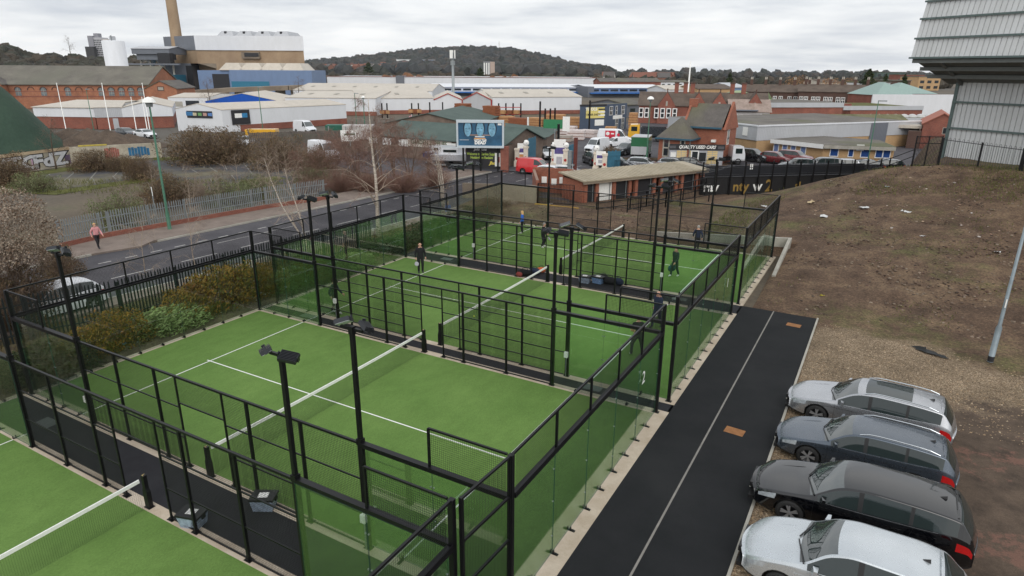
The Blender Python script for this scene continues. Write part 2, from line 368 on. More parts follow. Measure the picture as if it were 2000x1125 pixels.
def yard_nodes(t):
    """parking yard: tan gravel, worn down to dark brown earth and red shale where the cars turn"""
    g = t.nodes.new('ShaderNodeNewGeometry')
    vo = t.nodes.new('ShaderNodeTexVoronoi'); vo.inputs['Scale'].default_value = 30; t.links.new(g.outputs['Position'], vo.inputs['Vector'])
    bw = t.nodes.new('ShaderNodeRGBToBW'); t.links.new(vo.outputs['Color'], bw.inputs[0])
    r = ramp(t, bw.outputs[0], [(0.15, rgb(96, 82, 68)), (0.5, rgb(138, 121, 100)), (0.85, rgb(176, 159, 136))])
    n = noise_node(t, 0.5, 7, 0.75); nr = ramp(t, n.outputs['Fac'], [(0.3, (.55, .53, .5, 1)), (0.65, (1.1, 1.08, 1.05, 1))])
    tan_ = mixc(t, 1.0, r.outputs[0], nr.outputs[0], 'MULTIPLY')
    d = noise_node(t, 1.1, 7, 0.75, 'Position', (9, 2, 0)); dr = ramp(t, d.outputs['Fac'], [(0.3, rgb(66, 57, 50)), (0.65, rgb(106, 91, 78))])
    red = noise_node(t, 0.45, 6, 0.75, 'Position', (17.4, 9, 0)); rr = ramp(t, red.outputs['Fac'], [(0.55, (0, 0, 0, 1)), (0.60, (.85, .85, .85, 1))])
    earth = mixc(t, rr.outputs[0], dr.outputs[0], rgb(122, 92, 80))
    sp = t.nodes.new('ShaderNodeSeparateXYZ'); t.links.new(g.outputs['Position'], sp.inputs[0])
    def lm(op, a, bb):
        k = t.nodes.new('ShaderNodeMath'); k.operation = op
        for i, v in enumerate((a, bb)):
            if hasattr(v, 'is_output'): t.links.new(v, k.inputs[i])
            else: k.inputs[i].default_value = v
        return k.outputs[0]
    wob = noise_node(t, 0.6, 5, 0.7, 'Position', (1, 8, 0))
    wv = lm('MULTIPLY', lm('SUBTRACT', wob.outputs['Fac'], 0.5), 7.0)
    # earth lies where x > 25 and y < 13 or so, and again far to the right
    ex = lm('SUBTRACT', sp.outputs['X'], 25.2); ey = lm('SUBTRACT', 15.6, sp.outputs['Y']); ey = lm('ADD', ey, lm('MULTIPLY', lm('SUBTRACT', sp.outputs['X'], 28.0), 0.55))
    mn = lm('MINIMUM', lm('MULTIPLY', ex, 1.4), ey)
    mm = t.nodes.new('ShaderNodeMath'); mm.operation = 'ADD'; mm.use_clamp = True
    t.links.new(lm('MULTIPLY', lm('ADD', mn, wv), 0.8), mm.inputs[0]); mm.inputs[1].default_value = 0.3
    c = mixc(t, mm.outputs[0], tan_, earth)
    f = noise_node(t, 25, 4, 0.8); fr = ramp(t, f.outputs['Fac'], [(0.3, (.7, .7, .7, 1)), (0.7, (1.25, 1.25, 1.25, 1))])
    # bare soil takes over beyond a ragged line along y = 22
    w2 = noise_node(t, 0.5, 7, 0.75, 'Position', (5, 5, 0)); ln_ = lm('ADD', lm('SUBTRACT', sp.outputs['Y'], 22.0), lm('MULTIPLY', lm('MAXIMUM', lm('SUBTRACT', sp.outputs['X'], 28.0), 0.0), 0.55))
    ln_ = lm('ADD', ln_, lm('MULTIPLY', lm('SUBTRACT', w2.outputs['Fac'], 0.5), 5.0)); sm = t.nodes.new('ShaderNodeMath'); sm.operation = 'MULTIPLY_ADD'; sm.use_clamp = True; t.links.new(ln_, sm.inputs[0]); sm.inputs[1].default_value = 1.1; sm.inputs[2].default_value = 0.5
    return mixc(t, 1.0, c, fr.outputs[0], 'MULTIPLY'), bw.outputs[0], sm.outputs[0]
def ground_material(name, mixed):
    m, t, b = newmat(name); cs, fs = soil_nodes(t); cy, fy, sm = yard_nodes(t)
    t.links.new(mixc(t, sm, cy, cs), b.inputs['Base Color']); b.inputs['Roughness'].default_value = 0.93; b.inputs['Specular IOR Level'].default_value = 0.25
    bump(t, b, mixc(t, sm, fy, fs), 0.8, 0.06); return m
SOIL = YARD = ground_material('bank_ground', True)
def build_bank():
    vs, fs, mi = [], [], []; st = 0.5
    nx, ny = int((64+6)/st)+1, int((78-15)/st)+1
    for j in range(ny):
        for i in range(nx):
            x, y = -6+i*st, 15+j*st
            inc = (-0.7 < x < 20.85 and y < 33.6) or (19 < x < 23.8 and y < 22.9)
            z = bankh(x, y)
            if 20.3 < x < 21.2 and 33.5 < y < 34.7: z = min(z, 0.02)
            if 12 < x < 21.0 and 33.5 <= y < 34.8: z = 0.02
            if 20.4 < x < 21.0 and 27.6 < y < 34.8: z = 0.02
            nz = mnoise.noise(Vector((x*0.5, y*0.5, 0.3)))*0.12+mnoise.noise(Vector((x*1.7, y*1.7, 4.3)))*0.05
            edge = 1.0
            if y < 35.2 and x < 21.5: edge = 0.15
            if y < 24 : edge = 0.1
            z += nz*edge
            if inc: z = -0.4
            vs.append((x, y, z))
    for j in range(ny-1):
        for i in range(nx-1):
            a = j*nx+i; q = (a, a+1, a+nx+1, a+nx)
            cx, cyy = vs[a][0]+.25, vs[a][1]+.25
            if max(vs[k][2] for k in q) < -0.3: continue
            fs.append(q)
    me = bpy.data.meshes.new('soil_bank'); me.from_pydata(vs, [], fs); me.materials.append(SOIL)
    me.polygons.foreach_set('use_smooth', [True]*len(fs)); me.update()
    return struct(link('soil_bank', me))
build_bank()
struct(MB().sheet([(23.9, -30), (64, -30), (64, 15.2), (23.9, 15.2)], 0.0).build('parking_yard', YARD))
struct(MB().sheet([(-7.2, -30), (-0.2, -30), (-0.2, 44), (-7.2, 44)], -0.012).build('verge', mottled('verge_litter', [(0.28, rgb(56, 48, 40)), (0.5, rgb(86, 76, 62)), (0.72, rgb(108, 100, 72))], 0.8, 0.95, 14, 0.5, 0.8, (0.25, 0.5, 0.68, rgb(82, 78, 52)))))

# path beside the courts, with its edgings and patches
P = MB().bb(20.4, 23.95, -20, 22.9, -0.1, 0.012).build('footpath', ASPH_NEW); struct(P)
MB().bb(21.95, 22.005, -20, 22.9, -0.1, 0.018).build('edging_strip', plain('edging_grey', rgb(138, 134, 128), .9, var=.2, scale=2), P)
MB().bb(23.95, 24.03, -20, 22.9, -0.1, 0.05).build('edging_board', CONC, P)
for (cx, cyy, ww) in ((23.1, 21.4, 0.62), (22.72, 10.2, 0.62)):
    MB().box((cx, cyy, 0.012), (ww, 0.42, 0.012), -0.08).build('orange_cover', mottled('rusty_cover', [(0.3, rgb(132, 90, 56)), (0.7, rgb(160, 114, 74))], 4, 0.8, 50, 0.3, 0.2), P)

# road with pavements, kerbs and paint
def rx(y, off=0.0): return -12.0+0.07*y+off          # centre line of the road
RD = MB().sheet([(rx(-60, -5.9), -60), (rx(-60, 3.6), -60), (rx(58, 3.6), 58), (rx(58, -5.9), 58)], -0.008).build('road', ASPH); struct(RD)
def strip(name, o0, o1, y0, y1, z, mat, parent, n=1):
    b_ = MB(); b_.sheet([(rx(y0, o0), y0), (rx(y0, o1), y0), (rx(y1, o1), y1), (rx(y1, o0), y1)], z); return b_.build(name, mat, parent)
for k in range(-8, 16): strip('centre_dash', -0.06, 0.06, 1.0+k*4.15, 3.4+k*4.15, -0.004, ROADPAINT, RD)
for k in range(-8, 36): strip('lane_dash', -3.75, -3.63, 1.0+k*1.6, 1.75+k*1.6, -0.004, ROADPAINT, RD)
strip('edge_line', -2.35, -2.26, 17.5, 24, -0.004, ROADPAINT, RD)
struct(MB().prism([(rx(-60, -9.6), -60), (rx(-60, -6.0), -60), (rx(11.5, -6.0), 11.5), (rx(14.2, -5.4), 14.2), (rx(15.6, -6.2), 15.6), (rx(40, -6.0), 40), (rx(55, -6.0), 55), (rx(55, -9.6), 55)], -0.05, 0.10).build('pavement', PAVE))
struct(MB().prism([(rx(-60, 3.7), -60), (rx(-60, 4.9), -60), (rx(38, 4.9), 38), (rx(38, 3.7), 38)], -0.05, 0.10).build('pavement', PAVE))
kb = MB(); ys = [-60, 11.4]
for s0, s1, o in ((-60, 11.4, -5.95), (15.7, 55, -5.95), (-60, 38, 3.65)):
    kb.prism([(rx(s0, o-.06), s0), (rx(s0, o+.06), s0), (rx(s1, o+.06), s1), (rx(s1, o-.06), s1)], -0.05, 0.115)
struct(kb.build('kerb', CONC))
# junction in front of the gates and the yards behind them
struct(MB().sheet([(-40, 52), (-6, 40), (0.2, 41), (9, 60), (40, 66), (60, 130), (-40, 140)], -0.02).build('yard_tarmac', ASPH))
hat = MB()
for k in range(9):
    a = gp(985+k*7, 361-k*1.5); b2 = gp(1030+k*7, 341-k*0.5); hat.bar((a.x, a.y, -.012), (b2.x, b2.y, -.012), .14, .004)
stuff(hat.build('hatching', ROADPAINT, RD))
# disused car park to the left
cpk = [gp(-150, 405), gp(0, 378), gp(300, 352), gp(420, 392), gp(600, 352), gp(560, 318), gp(420, 308), gp(150, 318), gp(0, 352), gp(-150, 372)]
CP = struct(MB().sheet([(p.x, p.y) for p in cpk], -0.03).build('car_park', ASPH_OLD))
bay = MB()
for (x0, y0, x1, y1) in ((20, 356, 48, 341), (76, 354, 101, 337), (118, 358, 147, 335), (166, 360, 191, 332), (222, 344, 236, 330), (357, 332, 359, 318), (398, 328, 401, 316), (443, 331, 436, 316), (495, 342, 474, 316), (375, 331, 388, 338), (410, 327, 424, 335), (452, 341, 458, 349), (411, 350, 414, 356), (40, 364, 43, 355), (136, 357, 135, 349), (180, 347, 184, 354), (220, 343, 226, 350)):
    a, b2 = gp(x0, y0), gp(x1, y1); bay.bar((a.x, a.y, -.022), (b2.x, b2.y, -.022), .12, .006)
for (x0, y0, x1, y1) in ((366, 340, 520, 337), (400, 345, 500, 331), (350, 318, 470, 322)):
    a, b2 = gp(x0, y0), gp(x1, y1); bay.bar((a.x, a.y, -.022), (b2.x, b2.y, -.022), .10, .006)
stuff(bay.build('bay_lines', plain('worn_paint', rgb(132, 130, 124), .9, var=.3, scale=1.5), CP))
MOSS = mottled('moss', [(0.3, rgb(70, 72, 36)), (0.7, rgb(104, 106, 54))], 0.6, 0.95, 8, 0.4, 0.4)
for pts in ([(0, 352), (60, 345), (150, 331), (240, 326), (240, 322), (140, 325), (0, 344)], [(60, 378), (150, 366), (245, 352), (300, 348), (300, 352), (200, 366), (110, 380)], [(300, 312), (420, 313), (520, 318), (570, 325), (570, 318), (480, 308), (300, 307)], [(470, 352), (540, 344), (560, 348), (480, 362)]):
    struct(MB().sheet([(gp(*p).x, gp(*p).y) for p in pts], -0.018).build('moss_strip', MOSS))

# retaining wall round the far court corner
rw = thing('retaining_wall', 'pale concrete retaining wall round the far corner of the farthest court', 'wall', (21, 34.9, 0))
def wallpiece(pts, tops, th, nm):
    b_ = MB()
    for (p0, t0), (p1, t1) in zip(list(zip(pts, tops))[:-1], list(zip(pts, tops))[1:]):
        p0, p1 = Vector((*p0, 0)), Vector((*p1, 0)); d = (p1-p0).normalized(); nn = Vector((-d.y, d.x, 0))*th/2
        vs = [p0-nn, p1-nn, p1+nn, p0+nn]; lo = [(v.x-21, v.y-34.9, -0.3) for v in vs]
        hi = [(vs[0].x-21, vs[0].y-34.9, t0), (vs[1].x-21, vs[1].y-34.9, t1), (vs[2].x-21, vs[2].y-34.9, t1), (vs[3].x-21, vs[3].y-34.9, t0)]
        b_.add(lo+hi, ((0,3,2,1),(4,5,6,7),(0,1,5,4),(1,2,6,5),(2,3,7,6),(3,0,4,7)))
    return b_.build(nm, CONC, rw)
wallpiece([(12.0, 34.9), (21.1, 34.9)], [0.35, 1.05], 0.22, 'back_wall')
wallpiece([(21.0, 34.785), (21.05, 31.5), (21.1, 28.3)], [1.047, 0.7, 0.3], 0.2, 'wing_wall')
# ------------------------------------------------------------------ padel courts
GLASS = pane_glass('court_glass', (0.925, 0.968, 0.942, 1))
GLASSEDGE = plain('glass_edge', rgb(60, 96, 80), 0.2, var=0)
def mesh_panel_mesh(wd, ht, pitch=0.05, wire=0.0055, name='wire_mesh'):
    """welded wire panel in the x-z plane, real wires, thin rim"""
    b_ = MB(); h = wire/2
    def wirex(x0, x1, z): b_.add([(x0, -h, z-h), (x1, -h, z-h), (x1, h, z), (x0, h, z), (x0, -h, z+h), (x1, -h, z+h)], ((0,1,3,2),(2,3,5,4),(4,5,1,0)))
    def wirez(x, z0, z1): b_.add([(x-h, -h, z0), (x-h, -h, z1), (x, h, z1), (x, h, z0), (x+h, -h, z0), (x+h, -h, z1)], ((0,1,2,3),(3,2,5,4),(4,5,1,0)))
    n = int(wd/pitch)
    for i in range(1, n): wirez(i*wd/n, 0, ht)
    n = int(ht/pitch)
    for i in range(1, n): wirex(0, wd, i*ht/n)
    return b_.mesh(name, BLACK)
MP_21 = mesh_panel_mesh(1.92, 0.94); MP_11 = mesh_panel_mesh(0.94, 0.94)
def bx(dx, dy, dz, name, mat): return MB().bb(-dx/2, dx/2, -dy/2, dy/2, 0, dz).mesh(name, mat)
PANE = {}
def pane_mesh(wd, ht):
    k = (wd, ht)
    if k not in PANE:
        b_ = MB(); t_ = 0.006
        b_.add([(0, -t_, 0), (wd, -t_, 0), (wd, -t_, ht), (0, -t_, ht), (0, t_, 0), (wd, t_, 0), (wd, t_, ht), (0, t_, ht)], ((0,1,2,3), (5,4,7,6)), 0)
        b_.f += [(0,4,5,1), (3,2,6,7), (0,3,7,4), (1,5,6,2)]; b_.mi += [1]*4
        PANE[k] = b_.mesh('glass_pane', [GLASS, GLASSEDGE])
    return PANE[k]
BOLT = MB().lathe([(0.02, 0), (0.02, 0.012), (0.012, 0.02)], 8, ax='y').mesh('glass_fixing', GALV)
def clamp_mesh():
    b_ = MB(); b_.bb(-.04, .04, -.16, .02, 0, .012); b_.bb(-.03, .03, -.045, -.03, 0, .10); b_.bb(-.03, .03, .03, .045, 0, .10); b_.bb(-.03, .03, -.12, -.03, .012, .03)
    return b_.mesh('glass_clamp', BLACK)
CLAMP = clamp_mesh()
POST_SIDE = bx(.07, .07, 3.0, 'post', BLACK); POST_THIN = bx(.045, .045, 3.0, 'post', BLACK); POST_MAIN = bx(.14, .10, 3.0, 'post', BLACK)
POST_CORNER = bx(.11, .11, 4.02, 'post', BLACK); POST_TOP = bx(.05, .05, 1.0, 'post', BLACK)
SHOE = MB().bb(-.11, .11, -.08, .08, 0, .012).bb(-.05, .05, -.05, .05, .012, .07).mesh('post_shoe', BLACK)
BOXM = MB().bb(-.07, .07, -.05, .05, 0, .22).mesh('switch_box', WHITE)
CVO = {0: (-0.22, -12.02), 1: (0, 0), 2: (0.15, 11.235), 3: (0.16, 23.2)}
WHERE = {0: 'nearest court at lower left', 1: 'front court with number two', 2: 'middle court', 3: 'farthest court'}
GRID = MB()
def court(ci):
    ox, oy = CVO[ci]
    O = Vector((ox, oy, 0))
    # surface: ring beam, turf and lines
    S = MB()
    yl, yh = oy-0.32, oy+10.32; xl, xh = ox-0.28, 20.47
    S.bb(xl, ox, yl, yh, -.3, .018); S.bb(ox+20, xh, yl, yh, -.3, .018); S.bb(ox, ox+20, yl, oy, -.3, .018); S.bb(ox, ox+20, oy+10, yh, -.3, .018)
    rb = struct(S.build('ring_beam', KERB))
    tf = struct(MB().sheet([(ox, oy), (ox+20, oy), (ox+20, oy+10), (ox, oy+10)], 0.010).build('court_turf', TURF))
    def ln(x0, x1, y0, y1): MB().sheet([(ox+x0, oy+y0), (ox+x1, oy+y0), (ox+x1, oy+y1), (ox+x0, oy+y1)], 0.0145).build('court_line', WHITE, tf)
    ln(3.0, 3.05, 0, 10); ln(16.95, 17.0, 0, 10); ln(2.85, 3.0, 4.975, 5.025); ln(3.05, 16.95, 4.975, 5.025); ln(17.0, 17.15, 4.975, 5.025)
    # cage
    T = thing('court_cage', 'black steel, glass and mesh cage of the '+WHERE[ci], 'court cage', (ox, oy, 0), 0, 'padel court cages')
    def put(nm, me, x, y, z, rz=0.0): return link(nm, me, T, (x, y, z), (0, 0, rz))
    def rail(nm, a, b, wd, hd): MB().bar(a, b, wd, hd).build(nm, BLACK, T)
    for sy, yy in ((-1, -0.12), (1, 10.12)):
        if ci == 0 and sy < 0: continue
        f = 0.0 if sy < 0 else pi
        for u, me in ((6, POST_SIDE), (8, POST_SIDE), (9, POST_THIN), (11, POST_THIN), (12, POST_SIDE), (14, POST_SIDE)):
            p = put('post', me, u, yy, 0.0); link('post_shoe', SHOE, p, (0, 0, 0.018))
        for u in (4, 16):
            p = put('main_post', POST_MAIN, u, yy, 0.0)
            link('post_shoe', SHOE, p, (0, 0, 0.018))
        rail('top_rail', (4, yy, 3.0), (16, yy, 3.0), .06, .06)
        for z in (1.0, 2.0):
            rail('mid_rail', (4.05, yy, z), (9, yy, z), .035, .035); rail('mid_rail', (11, yy, z), (15.95, yy, z), .035, .035)
        rail('mid_rail', (9.02, yy, 2.15), (10.98, yy, 2.15), .035, .035)
        rail('bottom_rail', (4.05, yy, .06), (8.98, yy, .06), .035, .035); rail('bottom_rail', (11.02, yy, .06), (15.95, yy, .06), .035, .035)
        for u in (4, 6, 12, 14):
            for z in (0.07, 1.03, 2.03): put('mesh_panel', MP_21, u+.04, yy, z)
        for u in (8, 11):
            for z in (0.07, 1.03, 2.03): put('mesh_panel', MP_11, u+.03, yy, z)
        o = put('mesh_panel', MP_21, 9.04, yy, 2.17); o.scale = (1, 1, .86)
        # glass returns
        for u0, k in ((0, 0), (2, 0), (16, 1), (18, 1)):
            g = put('glass_panel', pane_mesh(1.985, 2.9), u0+.01, yy-sy*.06, 0.06)
            for z in (0.5, 1.5, 2.4): link('glass_fixing', BOLT, g, (0.03 if u0 in (2, 18) else 1.95, -.006, z))
        for u in (1, 2, 3, 17, 18, 19): put('glass_clamp', CLAMP, u, yy-sy*.06, .018, 0 if sy < 0 else pi)
        for a, b in ((0, 4), (16, 20)): rail('beam', (a, yy+sy*.01, 3.0), (b, yy+sy*.01, 3.0), .14, .11)
        for a, b in ((0.03, 2), (18, 19.97)):
            rail('top_rail', (a, yy, 4.0), (b, yy, 4.0), .045, .045)
            m = put('mesh_panel', MP_21, a+.03, yy, 3.05)
        put('post', POST_TOP, 2, yy, 3.0); put('post', POST_TOP, 18, yy, 3.0)
    for sx, xx in ((-1, -0.06), (1, 20.06)):
        for yv in (-.12, 10.12):
            if ci == 0 and yv < 0: continue
            p = put('corner_post', POST_CORNER, xx, yv, 0); link('post_shoe', SHOE, p, (0, 0, .018))
        rail('beam', (xx, -.05, 3.0), (xx, 10.05, 3.0), .16, .07); rail('beam_lip', (xx+sx*.06, -.05, 3.06), (xx+sx*.06, 10.05, 3.06), .025, .07)
        rail('top_rail', (xx, -.1, 4.0), (xx, 10.1, 4.0), .05, .05)
        for k in range(5):
            if ci == 0 and k < 3: continue
            g = put('glass_panel', pane_mesh(1.985, 2.9), xx-sx*.02, k*2+.01, .06, pi/2)
            for z in (0.5, 1.5, 2.4): link('glass_fixing', BOLT, g, (1.95, -.006 if sx > 0 else .006, z))
            put('mesh_panel', MP_21, xx, k*2+.04, 3.05, pi/2)
        for k in range(1, 5): put('post', POST_TOP, xx, k*2, 3.0)
        for k in range(1, 10): put('glass_clamp', CLAMP, xx-sx*.02, k, .018, pi/2 if sx > 0 else -pi/2)
    if ci in (0, 1, 2, 3):
        for u in (4, 16):
            bxo = put('switch_box', BOXM, u, -.23, .85)
            MB().bar((0, .02, -.8), (0, .02, 0), .03).build('conduit', GALV, bxo)
    num = {1: '2', 2: '1'}.get(ci)
    if num: lettering(num, .62, WHITE, T, (20.10+ox, oy+8.25, 2.15), (0, 1, 0), 'court_number', 0.001)
    return T
cages = [court(i) for i in range(4)]
# rubber walkways between the courts
for a, b in ((0, 1), (1, 2), (2, 3)):
    y0 = CVO[a][1]+10.32; y1 = CVO[b][1]-.32
    wk = struct(MB().bb(-0.35, 20.47, y0, y1, -.3, .012).build('walkway', RUBBER))
    for u in (2.6, 17.4): MB().box((u, (y0+y1)/2+.1, .014), (.75, .45, .006), .05).build('inspection_cover', plain('cover_plate', rgb(88, 92, 92), .4, .3), wk)
# wire gate closing the walkway between the two nearest courts
gt = thing('walkway_gate', 'tall black wire gate closing the walkway between the two nearest courts', 'gate', (20, -1.0, 0))
for a, b, ww in (((-.03, -.78, 4.0), (.06, .86, 4.0), .05), ((-.03, -.78, 3.05), (.06, .86, 3.05), .05), ((-.03, -.78, 2.0), (.06, .86, 2.0), .05), ((-.03, -.78, .08), (.06, .86, .08), .05)): MB().bar(a, b, ww).build('rail', BLACK, gt)
for yv, xo in ((-.78, -.03), (.84, .06)): MB().bar((xo, yv, 0), (xo, yv, 4.03), .07).build('post', BLACK, gt)
GPM = mesh_panel_mesh(1.6, .96)
for z in (0.1, 1.06, 2.06, 3.06): link('mesh_panel', GPM, gt, (-.03, -.77, z), (0, 0, pi/2-.055))
MB().bar((.12, .3, 1.0), (.12, .55, 1.0), .04).build('handle', GALV, gt)

# ------------------------------------------------------------------ nets
def net_mesh():
    b_ = MB(); h = .0016; n = 200
    def zt(y): return .90-.05*sin(pi*y/10)
    for i in range(1, n):
        y = i*10/n; b_.add([(-h, y-h, .02), (h, y, .02), (-h, y+h, .02), (-h, y-h, zt(y)), (h, y, zt(y)), (-h, y+h, zt(y))], ((0,1,4,3), (1,2,5,4), (2,0,3,5)))
    for k in range(20):
        for i in range(12):
            y0, y1 = i*10/12, (i+1)*10/12; f = k/20
            z0, z1 = .02+f*(zt(y0)-.02), .02+f*(zt(y1)-.02)
            b_.add([(-h, y0, z0-h), (h, y0, z0), (-h, y0, z0+h), (-h, y1, z1-h), (h, y1, z1), (-h, y1, z1+h)], ((0,3,4,1), (1,4,5,2), (2,5,3,0)))
    return b_.mesh('net_cord', BLACK)
NETM = net_mesh()
def tape_mesh():
    b_ = MB(); ys = [i*10/12 for i in range(13)]
    for y0, y1 in zip(ys[:-1], ys[1:]):
        z0, z1 = .90-.05*sin(pi*y0/10), .90-.05*sin(pi*y1/10)
        b_.bar((0, y0, z0), (0, y1, z1), .035, .10)
    return b_.mesh('net_tape', WHITE)
TAPEM = tape_mesh()
GOLD = plain('gold_print', rgb(214, 186, 120), .5, var=0)
def npost():
    b_ = MB(); b_.bb(-.06, .06, -.05, .05, 0, 1.0); b_.bb(-.09, .09, -.06, .06, 0, .50); b_.bb(-.12, .12, -.09, .09, 0, .015); b_.add([(-.09, -.06, .5), (.09, -.06, .5), (.09, .06, .5), (-.09, .06, .5), (-.06, -.05, .62), (.06, -.05, .62), (.06, .05, .62), (-.06, .05, .62)], ((0,1,5,4), (1,2,6,5), (2,3,7,6), (3,0,4,7)))
    return b_.mesh('net_post', BLACK)
NPM = npost()
for ci in range(4):
    ox, oy = CVO[ci]
    T = thing('court_net', 'black net with white top tape across the '+WHERE[ci], 'net', (ox+10, oy, 0), 0, 'padel nets')
    link('net_cord', NETM, T, (0, 0, .012)); link('net_tape', TAPEM, T, (0, 0, .012))
    for yv in (-.14, 10.14):
        if ci == 0 and yv < 0: continue
        p = link('net_post', NPM, T, (0, yv, .018))
        lt = MB().bb(-.04, -.028, -.03, .05, 0, .003).bb(-.04, .03, -.03, -.018, 0, .003).build('maker_mark', GOLD, p); lt.location = (0, 0, 1.0)

# ------------------------------------------------------------------ floodlights
LENS = plain('lamp_lens', rgb(200, 206, 210), .15, var=0.05)
def lamp_parts():
    b_ = MB(); b_.bb(-.24, .24, -.15, .15, -.05, .05)
    for k in range(7): b_.bb(-.22, .22, -.13+k*.043-.006, -.13+k*.043+.006, .05, .085)
    b_.bb(-.27, -.245, -.05, .05, -.07, .12); b_.bb(.245, .27, -.05, .05, -.07, .12)
    l_ = MB().bb(-.22, .22, -.13, .13, -.062, -.051)
    return b_.mesh('floodlight', DARKGREY if False else plain('lamp_housing', rgb(58, 60, 64), .35, .6, .08)), l_.mesh('lens', LENS)
LH, LL = lamp_parts()
FPOLE = MB().bb(-.046, .046, -.046, .046, 3.0, 5.85).bb(-.075, .075, -.07, .07, 2.98, 3.14).mesh('pole', BLACK)
FARM = MB().bar((-.32, 0, 5.9), (.32, 0, 5.9), .06).bb(-.06, .06, -.06, .06, 5.78, 5.96).mesh('cross_arm', BLACK)
def floodlight(ci, u, far, side):
    ox, oy = CVO[ci]; yy = 10.12 if far else -.12; dirn = -1 if far else 1
    nm = {(4, 0): 'left near', (4, 1): 'left far', (16, 0): 'right near', (16, 1): 'right far'}[(u, int(far))]
    T = thing('floodlight_mast', f'twin floodlight mast at the {nm} post of the {WHERE[ci]}', 'floodlight', (ox+u, oy+yy, 0), 0, 'floodlight masts of the courts')
    link('pole', FPOLE, T); a = link('cross_arm', FARM, T)
    for k, s in enumerate((-1, 1)):
        f = link('floodlight', LH, T, (s*.33, dirn*.10, 5.98), (-dirn*.5+R.uniform(-.08, .08), s*.25+R.uniform(-.1, .1), s*.5*(-dirn)+R.uniform(-.15, .15)), (.78,)*3)
        g = link('lens', LL, f)
    return T
for ci in range(4):
    for u in (4, 16):
        for far in (False, True):
            if ci == 0 and not far: continue
            floodlight(ci, u, far, 0)
# ------------------------------------------------------------------ buildings
BRICK_O = brick_mat('brick_orange', rgb(176, 112, 80), rgb(158, 96, 68), rgb(150, 128, 110), 1, .35)
BRICK_R = brick_mat('brick_red', rgb(150, 84, 66), rgb(132, 70, 56), rgb(140, 116, 104), 1, .35)
BRICK_D = brick_mat('brick_dark', rgb(98, 70, 60), rgb(84, 60, 52), rgb(96, 84, 76), 1, .35)
BRICK_T = brick_mat('brick_tan', rgb(198, 162, 118), rgb(186, 150, 106), rgb(176, 150, 118), 1, .2)
BRICK_N = brick_mat('brick_near', rgb(166, 96, 70), rgb(142, 78, 58), rgb(146, 120, 104), 1, .3)
SLATE = mottled('slate_roof', [(0.3, rgb(84, 80, 78)), (0.7, rgb(112, 107, 102))], 0.6, .85, 9, .25, .4, (0.12, .5, .7, rgb(106, 104, 86)), dist=.05)
SLATE_G = mottled('slate_moss', [(0.3, rgb(98, 94, 88)), (0.7, rgb(122, 118, 108))], 0.25, .9, 5, .18, .3, (0.06, .5, .7, rgb(108, 107, 96)), dist=.05)
TILE_B = mottled('tile_brown', [(0.3, rgb(84, 74, 68)), (0.7, rgb(110, 98, 88))], 0.5, .9, 7, .2, .4, dist=.05)
ROOF_C = sheet_mat('cream_roof', rgb(206, 197, 184), 0.35, .16)
ROOF_W = sheet_mat('white_clad', rgb(218, 220, 224, 1.1), 0.3, .08)
CLAD_G = sheet_mat('grey_clad', rgb(176, 178, 182, 1.2), 0.3, .12)
CLAD_GD = sheet_mat('dark_grey_clad', rgb(112, 116, 124, 1.1), 0.3, .12)
CLAD_B = sheet_mat('blue_clad', rgb(112, 132, 164, 1.2), 0.4, .12)
CLAD_BB = sheet_mat('bright_blue_clad', rgb(20, 82, 176, 1.1), 0.35, .08)
CLAD_N = plain('navy_render', rgb(70, 82, 100, 1.1), .7, var=.08)
TEAL = plain('teal_clad', rgb(44, 112, 138, 1.1), .6, var=.06)
FELT = mottled('felt_roof', [(0.3, rgb(92, 88, 84)), (0.7, rgb(122, 117, 110))], .25, .9, 4, .15, .2, (0.08, .5, .65, rgb(96, 98, 72)))
GREENROOF = mottled('green_felt', [(0.3, rgb(72, 86, 82)), (0.7, rgb(90, 104, 98))], .3, .85, 5, .12, .2)
TIMBER = mottled('weathered_boards', [(0.3, rgb(104, 90, 82)), (0.7, rgb(134, 118, 106))], 1.0, .9, 12, .25, .3)
WINDARK = glossy_glass('window_pane', (0.03, 0.035, 0.04, 1), .08)
UPVC = plain('white_frame', rgb(232, 232, 230, 1.1), .5, var=.03)
REDTRIM = plain('red_trim', rgb(176, 52, 48), .5, var=.05)

